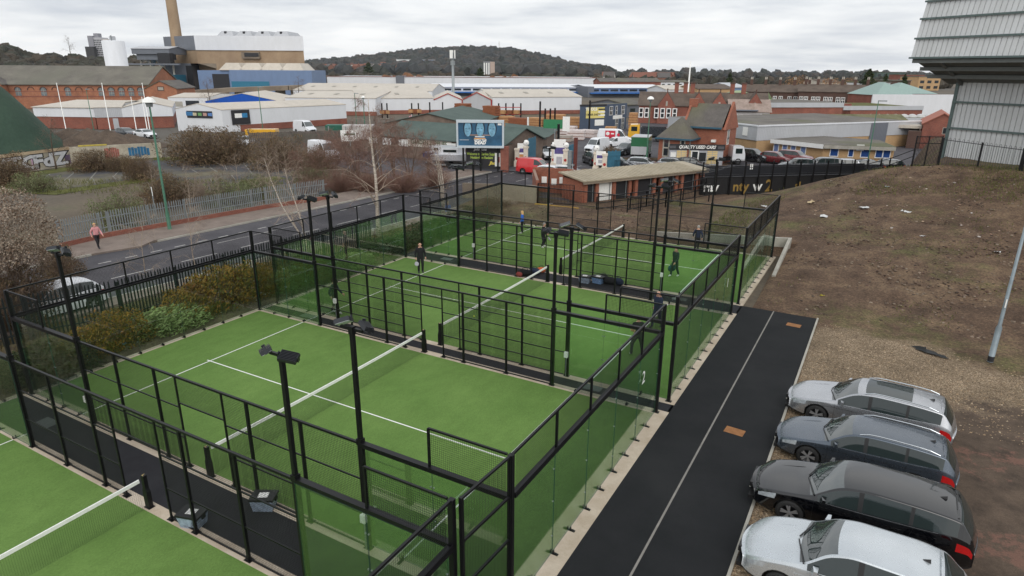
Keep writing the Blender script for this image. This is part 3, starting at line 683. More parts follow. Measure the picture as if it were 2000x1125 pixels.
def gwall(x0, x1, y0, y1, z0, ze, zr, axis):
    b = MB()
    if axis == 'x':     # ridge along x, gables at the x ends
        ym = (y0+y1)/2
        b.add([(x0,y0,z0),(x1,y0,z0),(x1,y1,z0),(x0,y1,z0),(x0,y0,ze),(x1,y0,ze),(x1,y1,ze),(x0,y1,ze),(x0,ym,zr),(x1,ym,zr)], ((0,1,5,4),(2,3,7,6),(1,2,6,9,5),(3,0,4,8,7)))
    else:
        xm = (x0+x1)/2
        b.add([(x0,y0,z0),(x1,y0,z0),(x1,y1,z0),(x0,y1,z0),(x0,y0,ze),(x1,y0,ze),(x1,y1,ze),(x0,y1,ze),(xm,y0,zr),(xm,y1,zr)], ((0,1,5,8,4),(2,3,7,9,6),(1,2,6,5),(3,0,4,7)))
    return b
def groof(x0, x1, y0, y1, ze, zr, axis, ov=.3, th=.12, ovg=None):
    b = MB(); ovg = ov if ovg is None else ovg
    def slab(p, q, r, s):
        up = Vector((0, 0, th)); vs = [Vector(v) for v in (p, q, r, s)]
        b.add(vs+[v+up for v in vs], ((3,2,1,0),(4,5,6,7),(0,1,5,4),(1,2,6,5),(2,3,7,6),(3,0,4,7)))
    if axis == 'x':
        ym = (y0+y1)/2; k = (zr-ze)/(ym-y0); zo = ze-k*ov
        slab((x0-ovg, y0-ov, zo+.005), (x1+ovg, y0-ov, zo+.005), (x1+ovg, ym, zr+.005), (x0-ovg, ym, zr+.005)); slab((x1+ovg, y1+ov, zo+.005), (x0-ovg, y1+ov, zo+.005), (x0-ovg, ym, zr+.005), (x1+ovg, ym, zr+.005))
    else:
        xm = (x0+x1)/2; k = (zr-ze)/(xm-x0); zo = ze-k*ov
        slab((x0-ov, y1+ovg, zo+.005), (x0-ov, y0-ovg, zo+.005), (xm, y0-ovg, zr+.005), (xm, y1+ovg, zr+.005)); slab((x1+ov, y0-ovg, zo+.005), (x1+ov, y1+ovg, zo+.005), (xm, y1+ovg, zr+.005), (xm, y0-ovg, zr+.005))
    return b
def hiproof(x0, x1, y0, y1, ze, zr, ov=.3):
    b = MB(); x0 -= ov; x1 += ov; y0 -= ov; y1 += ov; w_, d_ = x1-x0, y1-y0
    if w_ >= d_: r0, r1 = (x0+d_/2, (y0+y1)/2), (x1-d_/2+.01, (y0+y1)/2)
    else: r0, r1 = ((x0+x1)/2, y0+w_/2), ((x0+x1)/2, y1-w_/2+.01)
    V_ = [(x0,y0,ze),(x1,y0,ze),(x1,y1,ze),(x0,y1,ze),(r0[0],r0[1],zr),(r1[0],r1[1],zr)]
    F_ = ((0,1,5,4),(1,2,5),(2,3,4,5),(3,0,4),(3,2,1,0)) if w_ >= d_ else ((0,1,4),(1,2,5,4),(2,3,5),(3,0,4,5),(3,2,1,0))
    return b.add(V_, F_)
class Bld:
    def __init__(s, name, label, cat, a, b, group=None):
        s.a = Vector((a[0], a[1], 0)); s.b = Vector((b[0], b[1], 0)); d = s.b-s.a; s.L = d.length
        s.rz = atan2(d.y, d.x); s.root = thing(name, label, cat, s.a, s.rz, group)
    def p(s, nm, mb, mat, parent=None, smooth=False): return mb.build(nm, mat, parent or s.root, smooth)
    def box(s, nm, x0, x1, y0, y1, z0, z1, mat, parent=None): return s.p(nm, MB().bb(x0, x1, y0, y1, z0, z1), mat, parent)
    def win(s, u, z, w_, h_, face='F', D=0.0, frame=UPVC, pane=WINDARK, fw=.07, bars=(1, 0), nm='window', proud=.04):
        m = MB(); t_ = proud
        m.bb(-w_/2, w_/2, -t_, .0, 0, fw); m.bb(-w_/2, w_/2, -t_, .0, h_-fw, h_); m.bb(-w_/2, -w_/2+fw, -t_, 0, fw, h_-fw); m.bb(w_/2-fw, w_/2, -t_, 0, fw, h_-fw)
        for i in range(1, bars[0]+1): xx = -w_/2+w_*i/(bars[0]+1); m.bb(xx-fw/2, xx+fw/2, -t_+.003, 0, fw, h_-fw)
        for i in range(1, bars[1]+1): zz = h_*i/(bars[1]+1); m.bb(-w_/2+fw, w_/2-fw, -t_+.006, 0, zz-fw/2, zz+fw/2)
        o = s.p(nm, m, frame); MB().bb(-w_/2+fw*.5, w_/2-fw*.5, -.015, .0, fw*.5, h_-fw*.5).build('pane', pane, o)
        s.face(o, u, z, face, D); return o
    def face(s, o, u, z, face, D=0.0):
        if face == 'F': o.location = (u, D-.002, z)
        elif face == 'R': o.location = (D+.002, u, z); o.rotation_euler = (0, 0, pi/2)
        elif face == 'L': o.location = (D-.002, u, z); o.rotation_euler = (0, 0, -pi/2)
        return o
    def panel(s, nm, u, z, w_, h_, mat, face='F', D=0.0, th=.06, parent=None):
        return s.face(s.p(nm, MB().bb(-w_/2, w_/2, -th, 0, 0, h_), mat, parent), u, z, face, D)
    def world(s, x, y, z): return s.a + Matrix.Rotation(s.rz, 3, 'Z') @ Vector((x, y, z))
    def xdir(s): return Vector((cos(s.rz), sin(s.rz), 0))
    def text(s, body, size, mat, u, z, face='F', D=0.0, off=.07, shear=0, bold=0.0, nm='lettering', sx=1.0, parent=None):
        if face == 'F': P_, X_ = s.world(u, D-off, z), s.xdir()
        else: P_, X_ = s.world(D+off, u, z), Vector((-sin(s.rz), cos(s.rz), 0))
        return lettering(body, size, mat, parent or s.root, P_, X_, nm, .004, shear, bold, sx=sx)
def V2(p): return (p.x, p.y)

# ---- brick hall at the far left
b = Bld('brick_hall', 'long orange brick hall with arched windows and grey slate roof at far left', 'hall', gp(-60, 212), gp(297, 212))
L = b.L; b.p('wall', gwall(0, L, 0, 24, 0, 6.6, 11.3, 'x'), BRICK_O); b.p('roof', groof(0, L, 0, 24, 6.6, 11.4, 'x', .5, .25, .3), SLATE_G)
ppm = L/357.0
b.box('string_course', 0, L, -.08, 0, 3.2, 3.45, BRICK_R); b.box('string_course', 0, L, -.06, 0, 4.6, 4.75, BRICK_R)
for pxw, lit in ((41, 1), (66, 0), (90, 1), (113, 0), (137, 1), (159, 0), (181, 0), (202, 1), (222, 1), (242, 1), (261, 1), (280, 1)):
    u = (pxw+60)*ppm; m = MB(); pr_ = [(-.75, 3.5), (.75, 3.5), (.75, 5.0)]+[(.75*cos(a*pi/8), 5.0+.75*sin(a*pi/8)) for a in range(1, 8)]+[(-.75, 5.0)]
    n_ = len(pr_); m.add([(x, -.05, z) for x, z in pr_]+[(x, 0, z) for x, z in pr_], [tuple(range(n_))]+[(i, i+n_, (i+1) % n_+n_, (i+1) % n_) for i in range(n_)])
    o = b.p('arched_window' if lit else 'blind_arch', m, plain('old_panes', rgb(112, 120, 124), .4, var=.2) if lit else BRICK_O); o.location = (u, 0, 0)
    ar = MB(); ar.tube([(x*1.18, -.06, 5.0+(z-5.0)*1.18 if z > 5 else z) for x, z in pr_[2:]], .12, 4); o2 = ar.build('arch', BRICK_D, o)
    if lit:
        g_ = MB(); g_.bb(-.04, .04, -.08, -.05, 3.5, 5.7); g_.bb(-.7, .7, -.08, -.05, 4.2, 4.27); g_.bb(-.7, .7, -.08, -.05, 4.95, 5.02); g_.build('glazing_bar', CONC, o)
b.p('wing', gwall(L+.2, L+8.6, -3, 12, 0, 5.6, 7.6, 'y'), BRICK_O); b.p('wing_roof', groof(L+.2, L+8.6, -3, 12, 5.6, 7.6, 'y', .3, .2, .25), SLATE)
b.p('wing', gwall(2, 11.5, -3, 2, 0, 6.6, 9.6, 'y'), BRICK_O); b.p('wing_roof', groof(2, 11.5, -3, 2, 6.6, 9.6, 'y', .3, .2, .25), SLATE)
b.win(L+4.4, 5.0, 1.8, 1.2, 'F', -3, BRICK_D, CONC, .2, (0, 0))
# ---- white units with brick bases
for (x0, y0, x1, y1, lab, sgn) in ((74, 250, 190, 252, 'white clad industrial unit on brick base beside the green covered heap', 1), (192, 253, 341, 249, 'white clad industrial unit with wide pale gable behind the flagpoles', 0)):
    b = Bld('industrial_unit', lab, 'industrial unit', gp(x0, y0), gp(x1, y1), 'white industrial units'); L = b.L
    b.box('plinth', 0, L, 0, 24, 0, 2.2, BRICK_R)
    if sgn:
        b.p('wall', gwall(-.1, L+.1, -.1, 24.1, 2.2, 3.9, 4.6, 'x'), ROOF_W); b.p('roof', groof(-.1, L+.1, -.1, 24.1, 3.9, 4.7, 'x', .2, .12), ROOF_C)
        f = b.panel('window', L*.8, 2.4, 3.6, 1.1, WINDARK); b.panel('frame', L*.8, 2.35, 4.4, 1.3, CLAD_G, th=.03)
    else:
        b.p('wall', gwall(-.1, L*.34, -.1, 24.1, 2.2, 4.0, 4.4, 'x'), CLAD_G)
        b.p('gable_wall', gwall(L*.34, L+.1, -.15, 24.1, 2.2, 3.9, 4.9, 'y'), ROOF_W); b.p('roof', groof(L*.34, L+.1, -.15, 24.1, 3.9, 5.0, 'y', .1, .1), ROOF_C)
        b.p('roof', groof(-.1, L*.34, -.1, 24.1, 4.0, 4.7, 'x', .1, .1), ROOF_C)
        b.panel('door', L*.24, 0, .9, 2.0, CLAD_G)
# ---- long white unit with the dark signs
c0, c1, c2 = gp(349, 256), gp(438, 259), gp(678, 242)
b = Bld('industrial_unit', 'long white industrial unit with two dark signs above the bushes', 'industrial unit', c0, c1, 'white industrial units'); L = b.L
loc = Matrix.Rotation(-b.rz, 3, 'Z') @ (c2-b.a); D_ = loc.y; sh = loc.x-L
E_, Z_ = 4.0, 5.0
def shear(m): m.v = [(x+sh*(y/D_), y, z) for x, y, z in m.v]; return m
b.p('wall', shear(gwall(0, L, 0, D_, 0, E_, Z_, 'y')), ROOF_W); b.p('roof', shear(groof(0, L, 0, D_, E_, Z_, 'y', .06, .1)), ROOF_C)
b.p('plinth', shear(MB().bb(L, L+.05, 3, D_, 0, 1.2)), BRICK_R)
NEARBLACK = plain('sign_black', rgb(40, 40, 44), .6, var=.05)
s_ = b.panel('sign', L*.52, 2.5, L*.55, 1.25, NEARBLACK, th=.1)
for k, (cc, ww) in enumerate(((rgb(60, 120, 170), 1.5), (rgb(200, 190, 160), .8), (rgb(110, 160, 100), .8), (rgb(190, 150, 140), .8), (rgb(90, 130, 190), .9))): MB().bb(-2.3+k*1.1-ww/2+.2, -2.3+k*1.1+ww/2+.2, -.115, -.1, .4, .95 if k else 1.1).build('sign_print', plain(f'sign_print_{k}', cc, .6, var=.3, scale=6), s_)
sg = b.panel('sign', 3.2+.0, 1.3, 3.6, 2.6, NEARBLACK, 'R', L+sh*3.2/D_+.1, th=.1); sg.rotation_euler = (0, 0, pi/2-atan2(sh, D_))
MB().bb(-1.2, .2, -.115, -.1, 1.2, 2.0).build('sign_print', WHITE, sg); MB().bb(.2, 1.3, -.115, -.1, 1.2, 2.0).build('sign_print', plain('sign_blue', rgb(50, 130, 180), .6), sg)
# ---- blue and white unit behind it
b = Bld('industrial_unit', 'white and bright blue industrial unit behind the long signed one', 'industrial unit', gp(333, 226), gp(549, 226), 'white industrial units'); L = b.L; k = L/216
b.p('wall', gwall(0, 75*k, 0, 22, 0, 4.3, 4.9, 'x'), ROOF_W); b.p('roof', groof(0, 75*k, 0, 22, 4.3, 5.0, 'x', .1, .1), ROOF_C)
b.p('blue_gable', gwall(72*k, L, -.3, 22, 0, 3.5, 5.3, 'y'), CLAD_BB); b.p('roof', groof(72*k, L, -.3, 22, 3.5, 5.35, 'y', .05, .1), ROOF_C)
b.panel('window', 18*k, 2.2, 2.2, 1.2, CONC); b.panel('door', 46*k, 1.0, 3.2, 2.6, WINDARK)
# ---- cream shed group behind the brown thicket
for (x0, y0, x1, y1, e_, r_, dd, ax, lab) in ((560, 224, 735, 226, 4.2, 5.4, 30, 'x', 'cream roofed shed behind the birch tree crown'), (700, 224, 848, 222, 4.0, 5.6, 24, 'x', 'cream roofed shed with red trimmed gable left of the phone mast'), (575, 205, 845, 207, 4.6, 6.4, 34, 'x', 'long low cream roofed shed in front of the concrete flyover'), (848, 222, 903, 222, 3.6, 5.2, 26, 'y', 'pale shed with red gable outline behind the timber stacks'), (905, 223, 960, 224, 3.8, 5.6, 28, 'y', 'grey gabled shed with red corner line behind the yellow truck'), (962, 224, 1135, 222, 4.4, 6.0, 26, 'x', 'cream roofed shed behind the timber yard posts')):
    b = Bld('storage_shed', lab, 'shed', gp(x0, y0), gp(x1, y1), 'cream storage sheds'); L = b.L
    b.p('wall', gwall(0, L, 0, dd, 0, e_, r_, ax), CLAD_G if x0 == 905 else ROOF_W); b.p('roof', groof(0, L, 0, dd, e_, r_, ax, .15, .12), ROOF_C)
    for i in range(int(L/7)):
        if ax == 'x': q = MB().bb(-.5, .5, -1.2, 1.2, 0, .05).build('rooflight', plain('rooflight_grp', rgb(150, 144, 132), .5), b.root); q.location = (4+i*7, dd*.25, (e_+r_)/2+.16); q.rotation_euler = (atan2(r_-e_, dd/2), 0, 0)
    if ax == 'y':
        t_ = MB(); t_.bar((0, -.12, e_), (L/2, -.12, r_), .2); t_.bar((L, -.12, e_), (L/2, -.12, r_), .2); t_.bar((L, -.12, 0), (L, -.12, e_), .25); b.p('trim', t_, REDTRIM)
    b.box('plinth', -.06, L+.06, -.06, .3, 0, 1.0, BRICK_R)
# ---- incinerator plant on the left skyline
def at(px, py, dep): return dp(px, py, dep)
PD = 300.0
def zat(px, py, dep=PD): return dp(px, py, dep).z
CONC_W = mottled('warm_concrete', [(0.3, rgb(138, 116, 94, 1.1)), (0.7, rgb(168, 146, 120, 1.1))], 0.12, .9, 3, .12, .2)
pl = dp(336, 180, PD); prr = dp(601, 180, PD)
b = Bld('incinerator', 'huge concrete and grey clad incinerator hall with roof vents under the chimney', 'industrial plant', (pl.x, pl.y), (prr.x, prr.y)); L = b.L; k = L/265
z0, z1, z2, z3 = zat(400, 136), zat(400, 124), zat(400, 99), zat(400, 71)
x57 = 58*k
b.p('upper_clad', MB().prism([(-35*k, 16), (x57, 0), (L, 0), (L-16, 40), (6, 40)], z2+.1, z3), [CLAD_GD]); b.box('white_band', x57, L, -.2, 0, z2+.1, z3, ROOF_W); b.p('concrete_band', MB().prism([(-33*k, 16.2), (x57, .3), (L-.3, .3), (L-17, 39), (8, 39)], z1, z2+.1), CONC_W)
b.p('concrete_band', MB().prism([(92*k, .35), (L-.35, .35), (L-18, 38), (92*k, 38)], z0-2, z1), CONC_W)
b.p('concrete_core', MB().prism([(40*k, 10), (95*k, 1.0), (95*k, 38), (40*k, 38)], 0, z1+.1), CONC_W)
b.p('chamfer', MB().add([(x57, .32, z1), (93*k, .32, z1-2.2), (93*k, 6, z1-2.2), (x57, 6, z1), (93*k, .32, z1), (93*k, 6, z1)], ((0, 1, 4), (3, 5, 2), (0, 3, 2, 1))), CONC_D)
b.box('grey_annex', -14*k, 36*k, 4, 30, 0, z1, CLAD_GD)
b.box('opening', 26*k, 38*k, 3.9, 4, 0, z1-1, NEARBLACK)
for i in range(4):
    u = (90+i*36)*k; m = MB(); m.add([(u, 6, z3), (u+34*k, 6, z3), (u+34*k, 26, z3), (u, 26, z3), (u+8*k, 8, z3+2.4), (u+27*k, 8, z3+2.4), (u+27*k, 24, z3+2.4), (u+8*k, 24, z3+2.4)], ((0,1,5,4),(1,2,6,5),(2,3,7,6),(3,0,4,7),(4,5,6,7)))
    b.p('roof_vent', m, CLAD_G); b.box('vent_slot', u+14*k, u+18*k, 7.0, 8.0, z3+.4, z3+2.2, NEARBLACK)
b.box('balcony', 146*k, 180*k, -1.2, .3, z1+2.2, z1+5, CONC_D); b.box('balcony_rail', 152*k, 179*k, -1.4, -1.2, z1+3, z1+4.6, NEARBLACK)
b.box('blue_shed', 155*k, 303*k, -22, 0, 0, zat(560, 137), CLAD_B); b.box('blue_shed', 94*k, 155*k, -20, 0, 0, zat(560, 137)-.2, CLAD_B)
b.box('bay_opening', 120*k, 150*k, -20.1, -20, zat(500, 172), zat(500, 144), NEARBLACK); b.box('teal_band', 157*k, 225*k, -22.15, -22, zat(500, 167)-1, zat(500, 157), TEAL)
for i in range(4):
    u = (135+i*37)*k; zb = zat(560, 137); m = MB(); m.add([(u, -21, zb), (u+42*k, -21, zb), (u+42*k, -4, zb), (u, -4, zb), (u+9*k, -18, zb+2.9), (u+32*k, -18, zb+2.9), (u+32*k, -6, zb+2.9), (u+9*k, -6, zb+2.9)], ((0,1,5,4),(1,2,6,5),(2,3,7,6),(3,0,4,7),(4,5,6,7))); b.p('roof_monitor', m, ROOF_C)

cb = dp(360, 178, 312); ch = thing('chimney', 'tall tapering concrete chimney beside the incinerator', 'chimney', (cb.x, cb.y, 0))
MB().lathe([(3.0, 0), (2.45, 26), (2.25, 45), (2.0, 91)], 24).build('shaft', CONC_W, ch, True); MB().lathe([(2.15, 91), (2.15, 92.5), (1.7, 92.5)], 24).build('cap_ring', CONC, ch)
sp_ = dp(238, 180, 255); si = thing('silo', 'white cylindrical silo with ladder and vents behind the brick hall', 'silo', (sp_.x, sp_.y, 0)); hs = zat(238, 82, 255)
MB().lathe([(3.9, 0), (3.9, hs), (3.2, hs+.3)], 28).build('tank', ROOF_W, si, True); MB().bb(-.8, .8, -.8, .8, hs+.2, hs+1.8).build('vent_box', CLAD_G, si); MB().tube([(2.6, -2, hs), (2.6, -2, hs+2)], .25, 8).build('vent_pipe', GALV, si)
b = Bld('plant_house', 'grey clad process house on legs with pipes left of the chimney', 'industrial plant', V2(dp(270, 178, 290)), V2(dp(342, 178, 290))); L = b.L
zz = lambda y: zat(300, y, 290)
b.p('hall', gwall(0, L, 0, 16, zz(106), zz(96), zz(91), 'x'), CLAD_GD); b.p('roof', groof(0, L, 0, 16, zz(96), zz(91), 'x', .3, .2), CLAD_G); b.box('lower_box', L*.08, L*.75, 1, 14, zz(117), zz(106), CLAD_GD)
for u in (.18, .45): b.p('hopper', MB().lathe([(.5, zz(132)), (2.2, zz(117))], 8, (L*u+2, 6, 0)), CLAD_G)
for u in (.1, .35, .6, .95): b.box('leg', L*u-.3, L*u+.3, 3, 3.6, 0, zz(106), CONC)
b.box('lower_hall', L*.3, L, 0, 12, 0, zz(146), TEAL); b.box('gantry', -8, L+4, -1, .5, zz(127), zz(124), CLAD_GD)
b.box('pipe_rack', L*.7, L*1.02, -1, 3, zz(124), zz(104), NEARBLACK)
b = Bld('teal_shed', 'low teal shed peeping over the end of the brick hall roof', 'shed', V2(dp(255, 178, 262)), V2(dp(316, 178, 262))); b.box('wall', 0, b.L*.2, 0, 8, 0, zat(260, 132, 262), TEAL); b.box('wall', b.L*.35, b.L, 0.5, 8, 0, zat(280, 149, 262), TEAL)
tb = dp(190, 140, 820); b = Bld('tower_block', 'pale stepped tower block rising from the wooded ridge', 'tower block', V2(dp(184, 140, 820)), V2(dp(220, 140, 820))); L = b.L
zt = lambda y: zat(200, y, 820)
b.box('slab', L*.28, L*.72, 0, 14, 0, zt(74), plain('pale_panel', rgb(168, 168, 172, 1.2), .8, var=.1)); b.box('slab', L*.72, L, 1, 14, 0, zt(77), plain('pale_panel2', rgb(190, 186, 182, 1.2), .8, var=.1)); b.box('slab', 0, L*.28, -1, 14, 0, zt(71), plain('grey_panel', rgb(132, 132, 138, 1.2), .8, var=.1)); b.box('lift_head', L*.24, L*.5, 3, 10, zt(74), zt(66), plain('grey_panel', (0, 0, 0, 1)))
b.box('dark_block', -1, L*.4, -8, -2, 0, zt(92), plain('dark_panel', rgb(64, 64, 66), .8, var=.1))
for i in range(9):
    for j in range(5): b.panel('window', L*(.32+.08*j), zt(112)+i*(zt(77)-zt(112))/9, L*.05, 1.6, WINDARK, th=.1)
# ---- concrete flyover
fo = [(353, 178, 235), (450, 171, 240), (563, 167, 245), (650, 164.5, 250), (750, 173, 255), (815, 178.5, 258)]
f0 = dp(*fo[0]); fl = thing('flyover', 'concrete road flyover on piers in front of the incinerator', 'flyover', (f0.x, f0.y, 0))
dk = MB(); pts = [dp(*q) for q in fo]
for p0, p1 in zip(pts[:-1], pts[1:]):
    dk.bar((p0.x-f0.x, p0.y-f0.y, p0.z-.8), (p1.x-f0.x, p1.y-f0.y, p1.z-.8), 8, 1.6)
dk.build('deck', CONC_D, fl)
for p0, p1 in zip(pts[:-1], pts[1:]):
    for t_ in (.15, .5, .85):
        q = p0.lerp(p1, t_); MB().bb(q.x-f0.x-.5, q.x-f0.x+.5, q.y-f0.y-2, q.y-f0.y+2, 0, q.z-1.6).build('pier', CONC, fl)
# ---- long white warehouse and the blue market halls
b = Bld('warehouse', 'very long low white warehouse in front of the wooded hill', 'warehouse', V2(dp(640, 170, 400)), V2(dp(1172, 170, 405))); b.box('wall', 0, b.L, 0, 60, 0, zat(900, 151, 400), ROOF_W); b.box('tower', b.L*.25, b.L*.28, -1, 10, 0, zat(900, 150, 400)+.4, CLAD_GD); b.box('coping', -.2, b.L+.2, -.3, .2, zat(900, 151, 400)+.01, zat(900, 151, 400)+.3, BRICK_R)
for (x0, x1, dep, lab, mt) in ((845, 1146, 292, 'white market hall with a long window band and blue canopy', ROOF_W), (1152, 1300, 285, 'blue grey market hall with glazed band right of the white one', CLAD_B)):
    b = Bld('market_hall', lab, 'market hall', V2(dp(x0, 183, dep)), V2(dp(x1, 183, dep+8)), 'market halls'); L = b.L; zq = lambda y: zat(1000, y, dep)
    b.box('lower_wall', 0, L, 0, 30, 0, zq(180), CLAD_GD); b.box('canopy', -.5, L+.5, -3, 0, zq(182), zq(179.5), plain('canopy_blue', rgb(44, 98, 164, 1.1), .6)); b.box('upper_wall', 0, L, -.2, 30, zq(179.5)+.02, zq(171), mt); b.p('roof', groof(0, L, -.5, 30, zq(171), zq(166), 'x', .3, .2), ROOF_W)
    n_ = int(L/4.4)
    for i in range(n_): b.panel('window', (i+.5)*L/n_, zq(177.4), L/n_*.8, zq(173.6)-zq(177.4), WINDARK, D=-.22, th=.05)
    b.box('end_block', -1.2, 1.5, -1, 28, 0, zq(168), CLAD_GD)
# ---- phone mast
q = gp(886, 203); ms_ = thing('phone_mast', 'grey phone mast with white antenna drum above the sheds', 'mast', (q.x, q.y, 0)); hm = dp(886, 100, (q-CAM).dot(FW)).z
MB().lathe([(.5, 0), (.42, hm-4), (.4, hm-.5)], 12).build('pole', GALV, ms_, True)
for a in range(3): MB().bb(-.55, .55, -.15, .15, 0, 2.6).build('antenna', WHITE, ms_); o = [c for c in bpy.data.objects if c.name.startswith('antenna')][-1]; o.location = (.75*cos(a*2.1+.5), .75*sin(a*2.1+.5), hm-2.4); o.rotation_euler = (0, 0, a*2.1+.5+pi/2)
MB().lathe([(1.1, hm-2.6), (1.1, hm-2.45)], 12).build('ring', GALV, ms_); MB().lathe([(.75, hm-4.6), (.75, hm-3.2)], 12).build('drum', GALV, ms_)
# ---- timber merchant with billboard
c0, c1, c2 = gp(748, 303), gp(985, 327), gp(1068, 301)
b = Bld('timber_store', 'timber boarded builders store with green felt roof behind the billboard', 'store', c0, c1); L = b.L; h_ = hgt(985, 327, 281)
b.p('wall', gwall(0, L, 0, 9, 0, h_, h_+1.6, 'x'), TIMBER); b.p('roof', groof(0, L, 0, 9, h_, h_+1.6, 'x', .35, .1), GREENROOF)
v = Matrix.Rotation(-b.rz, 3, 'Z') @ (c2-b.a)
m = MB(); e2 = hgt(1068, 301, 266); dx, dy = v.x-L, v.y
m.add([(L+.1, .2, 0), (v.x, v.y, 0), (v.x-3, v.y+8, 0), (L-6, 9, 0), (L+.1, .2, h_), (v.x, v.y, e2), (v.x-3, v.y+8, e2), (L-6, 9, h_+1.5)], ((0,1,5,4),(1,2,6,5),(2,3,7,6)))
b.p('side_wall', m, TIMBER); b.p('side_roof', MB().add([(L+.4, -.2, h_+.02), (v.x+.4, v.y-.2, e2+.02), (v.x-2.6, v.y+8, e2+.4), (L-6, 9, h_+1.75)], ((0, 1, 2, 3),)), GREENROOF)
for i in range(26):
    t_ = i/26; b.p('board', MB().bb(-.012, .012, -.03, 0, 0, h_+(e2-h_)*t_), TIMBER).location = (L+.1+dx*t_, .2+(dy-.2)*t_, 0)
    bpy.data.objects[-1] if False else None
b.box('fence_panel', L*.0, L*.85, -.15, -.05, 0, 2.2, TIMBER)
sw = b.panel('sign', L*.42, 1.6, 7.5, 1.15, plain('faded_sign', rgb(196, 188, 176), .7, var=.12, scale=2), th=.2); b.text('GARDEN SUPPLIES', .75, plain('sign_green', rgb(74, 92, 66), .6), L*.42, 2.2, off=.23, bold=.012)
for u in (.05, .2, .6): b.panel('notice', L*u, 1.5, 1.6, .9, WHITE, th=.22)
b2c = gp(790, 292); b = Bld('timber_store', 'second green felt roofed store with pale ridge behind the billboard', 'store', gp(752, 268), gp(925, 272)); L = b.L; h2 = hgt(900, 271, 236)
b.p('wall', gwall(0, L, 0, 26, 0, h2*.8, h2+1.2, 'y'), TIMBER); b.p('roof', groof(0, L, 0, 26, h2*.8, h2+1.2, 'y', .3, .1), GREENROOF)
# billboard
b = Bld('billboard', 'large blue film poster billboard with three pale faces on the timber store', 'billboard', gp(897, 335), gp(981, 336)); L = b.L; zb0, zb1 = hgt(940, 335.5, 282), hgt(940, 335.5, 237)
b.box('panel', 0, L, -.3, 0, zb0, zb1, plain('poster_blue', rgb(44, 92, 124), .5, var=.45, scale=.45)); fr_ = MB(); fr_.bb(-.2, L+.2, -.4, .1, zb1, zb1+.3); fr_.bb(-.2, L+.2, -.45, .1, zb0-.25, zb0); fr_.bb(-.2, 0, -.4, .1, zb0, zb1); fr_.bb(L, L+.2, -.4, .1, zb0, zb1); b.p('frame', fr_, plain('pale_frame', rgb(196, 206, 212), .5, var=.05))
SKINP = plain('poster_face', rgb(122, 172, 198), .5, var=.35, scale=2.2); HAIRP = plain('poster_hair', rgb(22, 40, 60), .5, var=.1); HH = zb1-zb0; EYEP = plain('poster_eye', rgb(74, 118, 146), .5)
for u, hw in ((.22, .40), (.5, .43), (.77, .41)):
    for nm, sx_, sz_, dzz, mt, dy_ in (('hair_print', .54, .95, .12, HAIRP, -.305), ('face_print', hw, .82, 0, SKINP, -.315)):
        m = MB(); n_ = 20; m.add([(L*u+sx_*cos(2*pi*a/n_), dy_, zb0+HH*.72+dzz+min(sz_*sin(2*pi*a/n_), HH*.26-dzz)) for a in range(n_)], [tuple(range(n_))]); b.p(nm, m, mt)
    for e_ in (-.18, .18): m = MB(); m.bb(L*u+e_-.1, L*u+e_+.1, -.325, -.316, zb0+HH*.74, zb0+HH*.765); b.p('eye_print', m, EYEP)
    b.p('mouth_print', MB().bb(L*u-.12, L*u+.12, -.325, -.316, zb0+HH*.605, zb0+HH*.62), EYEP); b.p('neck_print', MB().bb(L*u-.25, L*u+.25, -.312, -.303, zb0+HH*.48, zb0+HH*.58), SKINP)
ORP = plain('orange_print', rgb(226, 170, 110), .6, var=0)
b.box('headline_print', L*.17, L*.82, -.31, -.3, zb0+HH*.455, zb0+HH*.475, ORP)
b.text('DEAD', .48, WHITE, L*.5, zb0+HH*.12, off=.31, bold=.03); b.text('WITH THE', .3, WHITE, L*.5, zb0+HH*.23, off=.31, bold=.015); b.box('print_line', L*.36, L*.62, -.31, -.3, zb0+HH*.29, zb0+HH*.335, ORP); b.box('print_line', L*.38, L*.6, -.31, -.3, zb0+HH*.37, zb0+HH*.41, WHITE); b.box('print_line', L*.03, L*.24, -.31, -.3, zb0+HH*.24, zb0+HH*.255, WHITE); b.box('print_mark', L*.9, L*.985, -.31, -.3, zb0+HH*.9, zb0+HH*.985, WHITE)
for u in (.1, .5, .9): b.box('leg', L*u-.1, L*u+.1, -.1, .1, 0, zb0-.25, BLACK)
b = Bld('welcome_board', 'black welcome board with green and yellow lettering under the billboard', 'sign', gp(911, 333.5), gp(977, 335)); L = b.L; zb0, zb1 = .9, hgt(940, 334, 284); LIME = plain('lime_print', rgb(176, 200, 90), .6, var=0)
b.box('panel', 0, L, -.1, 0, .3, zb1, NEARBLACK); HH = zb1-.3
b.text('Welcome to Garden Supplies', .42, LIME, L*.48, .3+HH*.66, off=.11, bold=.012, sx=.72); b.text('Nottingham Reclaim', .4, LIME, L*.46, .3+HH*.5, off=.11, bold=.012, sx=.8); b.text('Johnsons', .4, WHITE, L*.42, .3+HH*.87, off=.11, shear=.25, bold=.012); b.text('Jhon', .5, plain('yellow_print', rgb(226, 206, 90), .6, var=0), L*.8, .3+HH*.26, off=.11, shear=.3, bold=.02); b.panel('notice', L*.96, .3+HH*.12, .9, HH*.6, WHITE, D=-.11, th=.03)
b.box('notice_print', L*.92, L-.05, -.16, -.141, .3+HH*.3, .3+HH*.55, REDTRIM); b.box('brick_pier', L+.1, L+1.0, -.5, .3, 0, 2.9, BRICK_R)
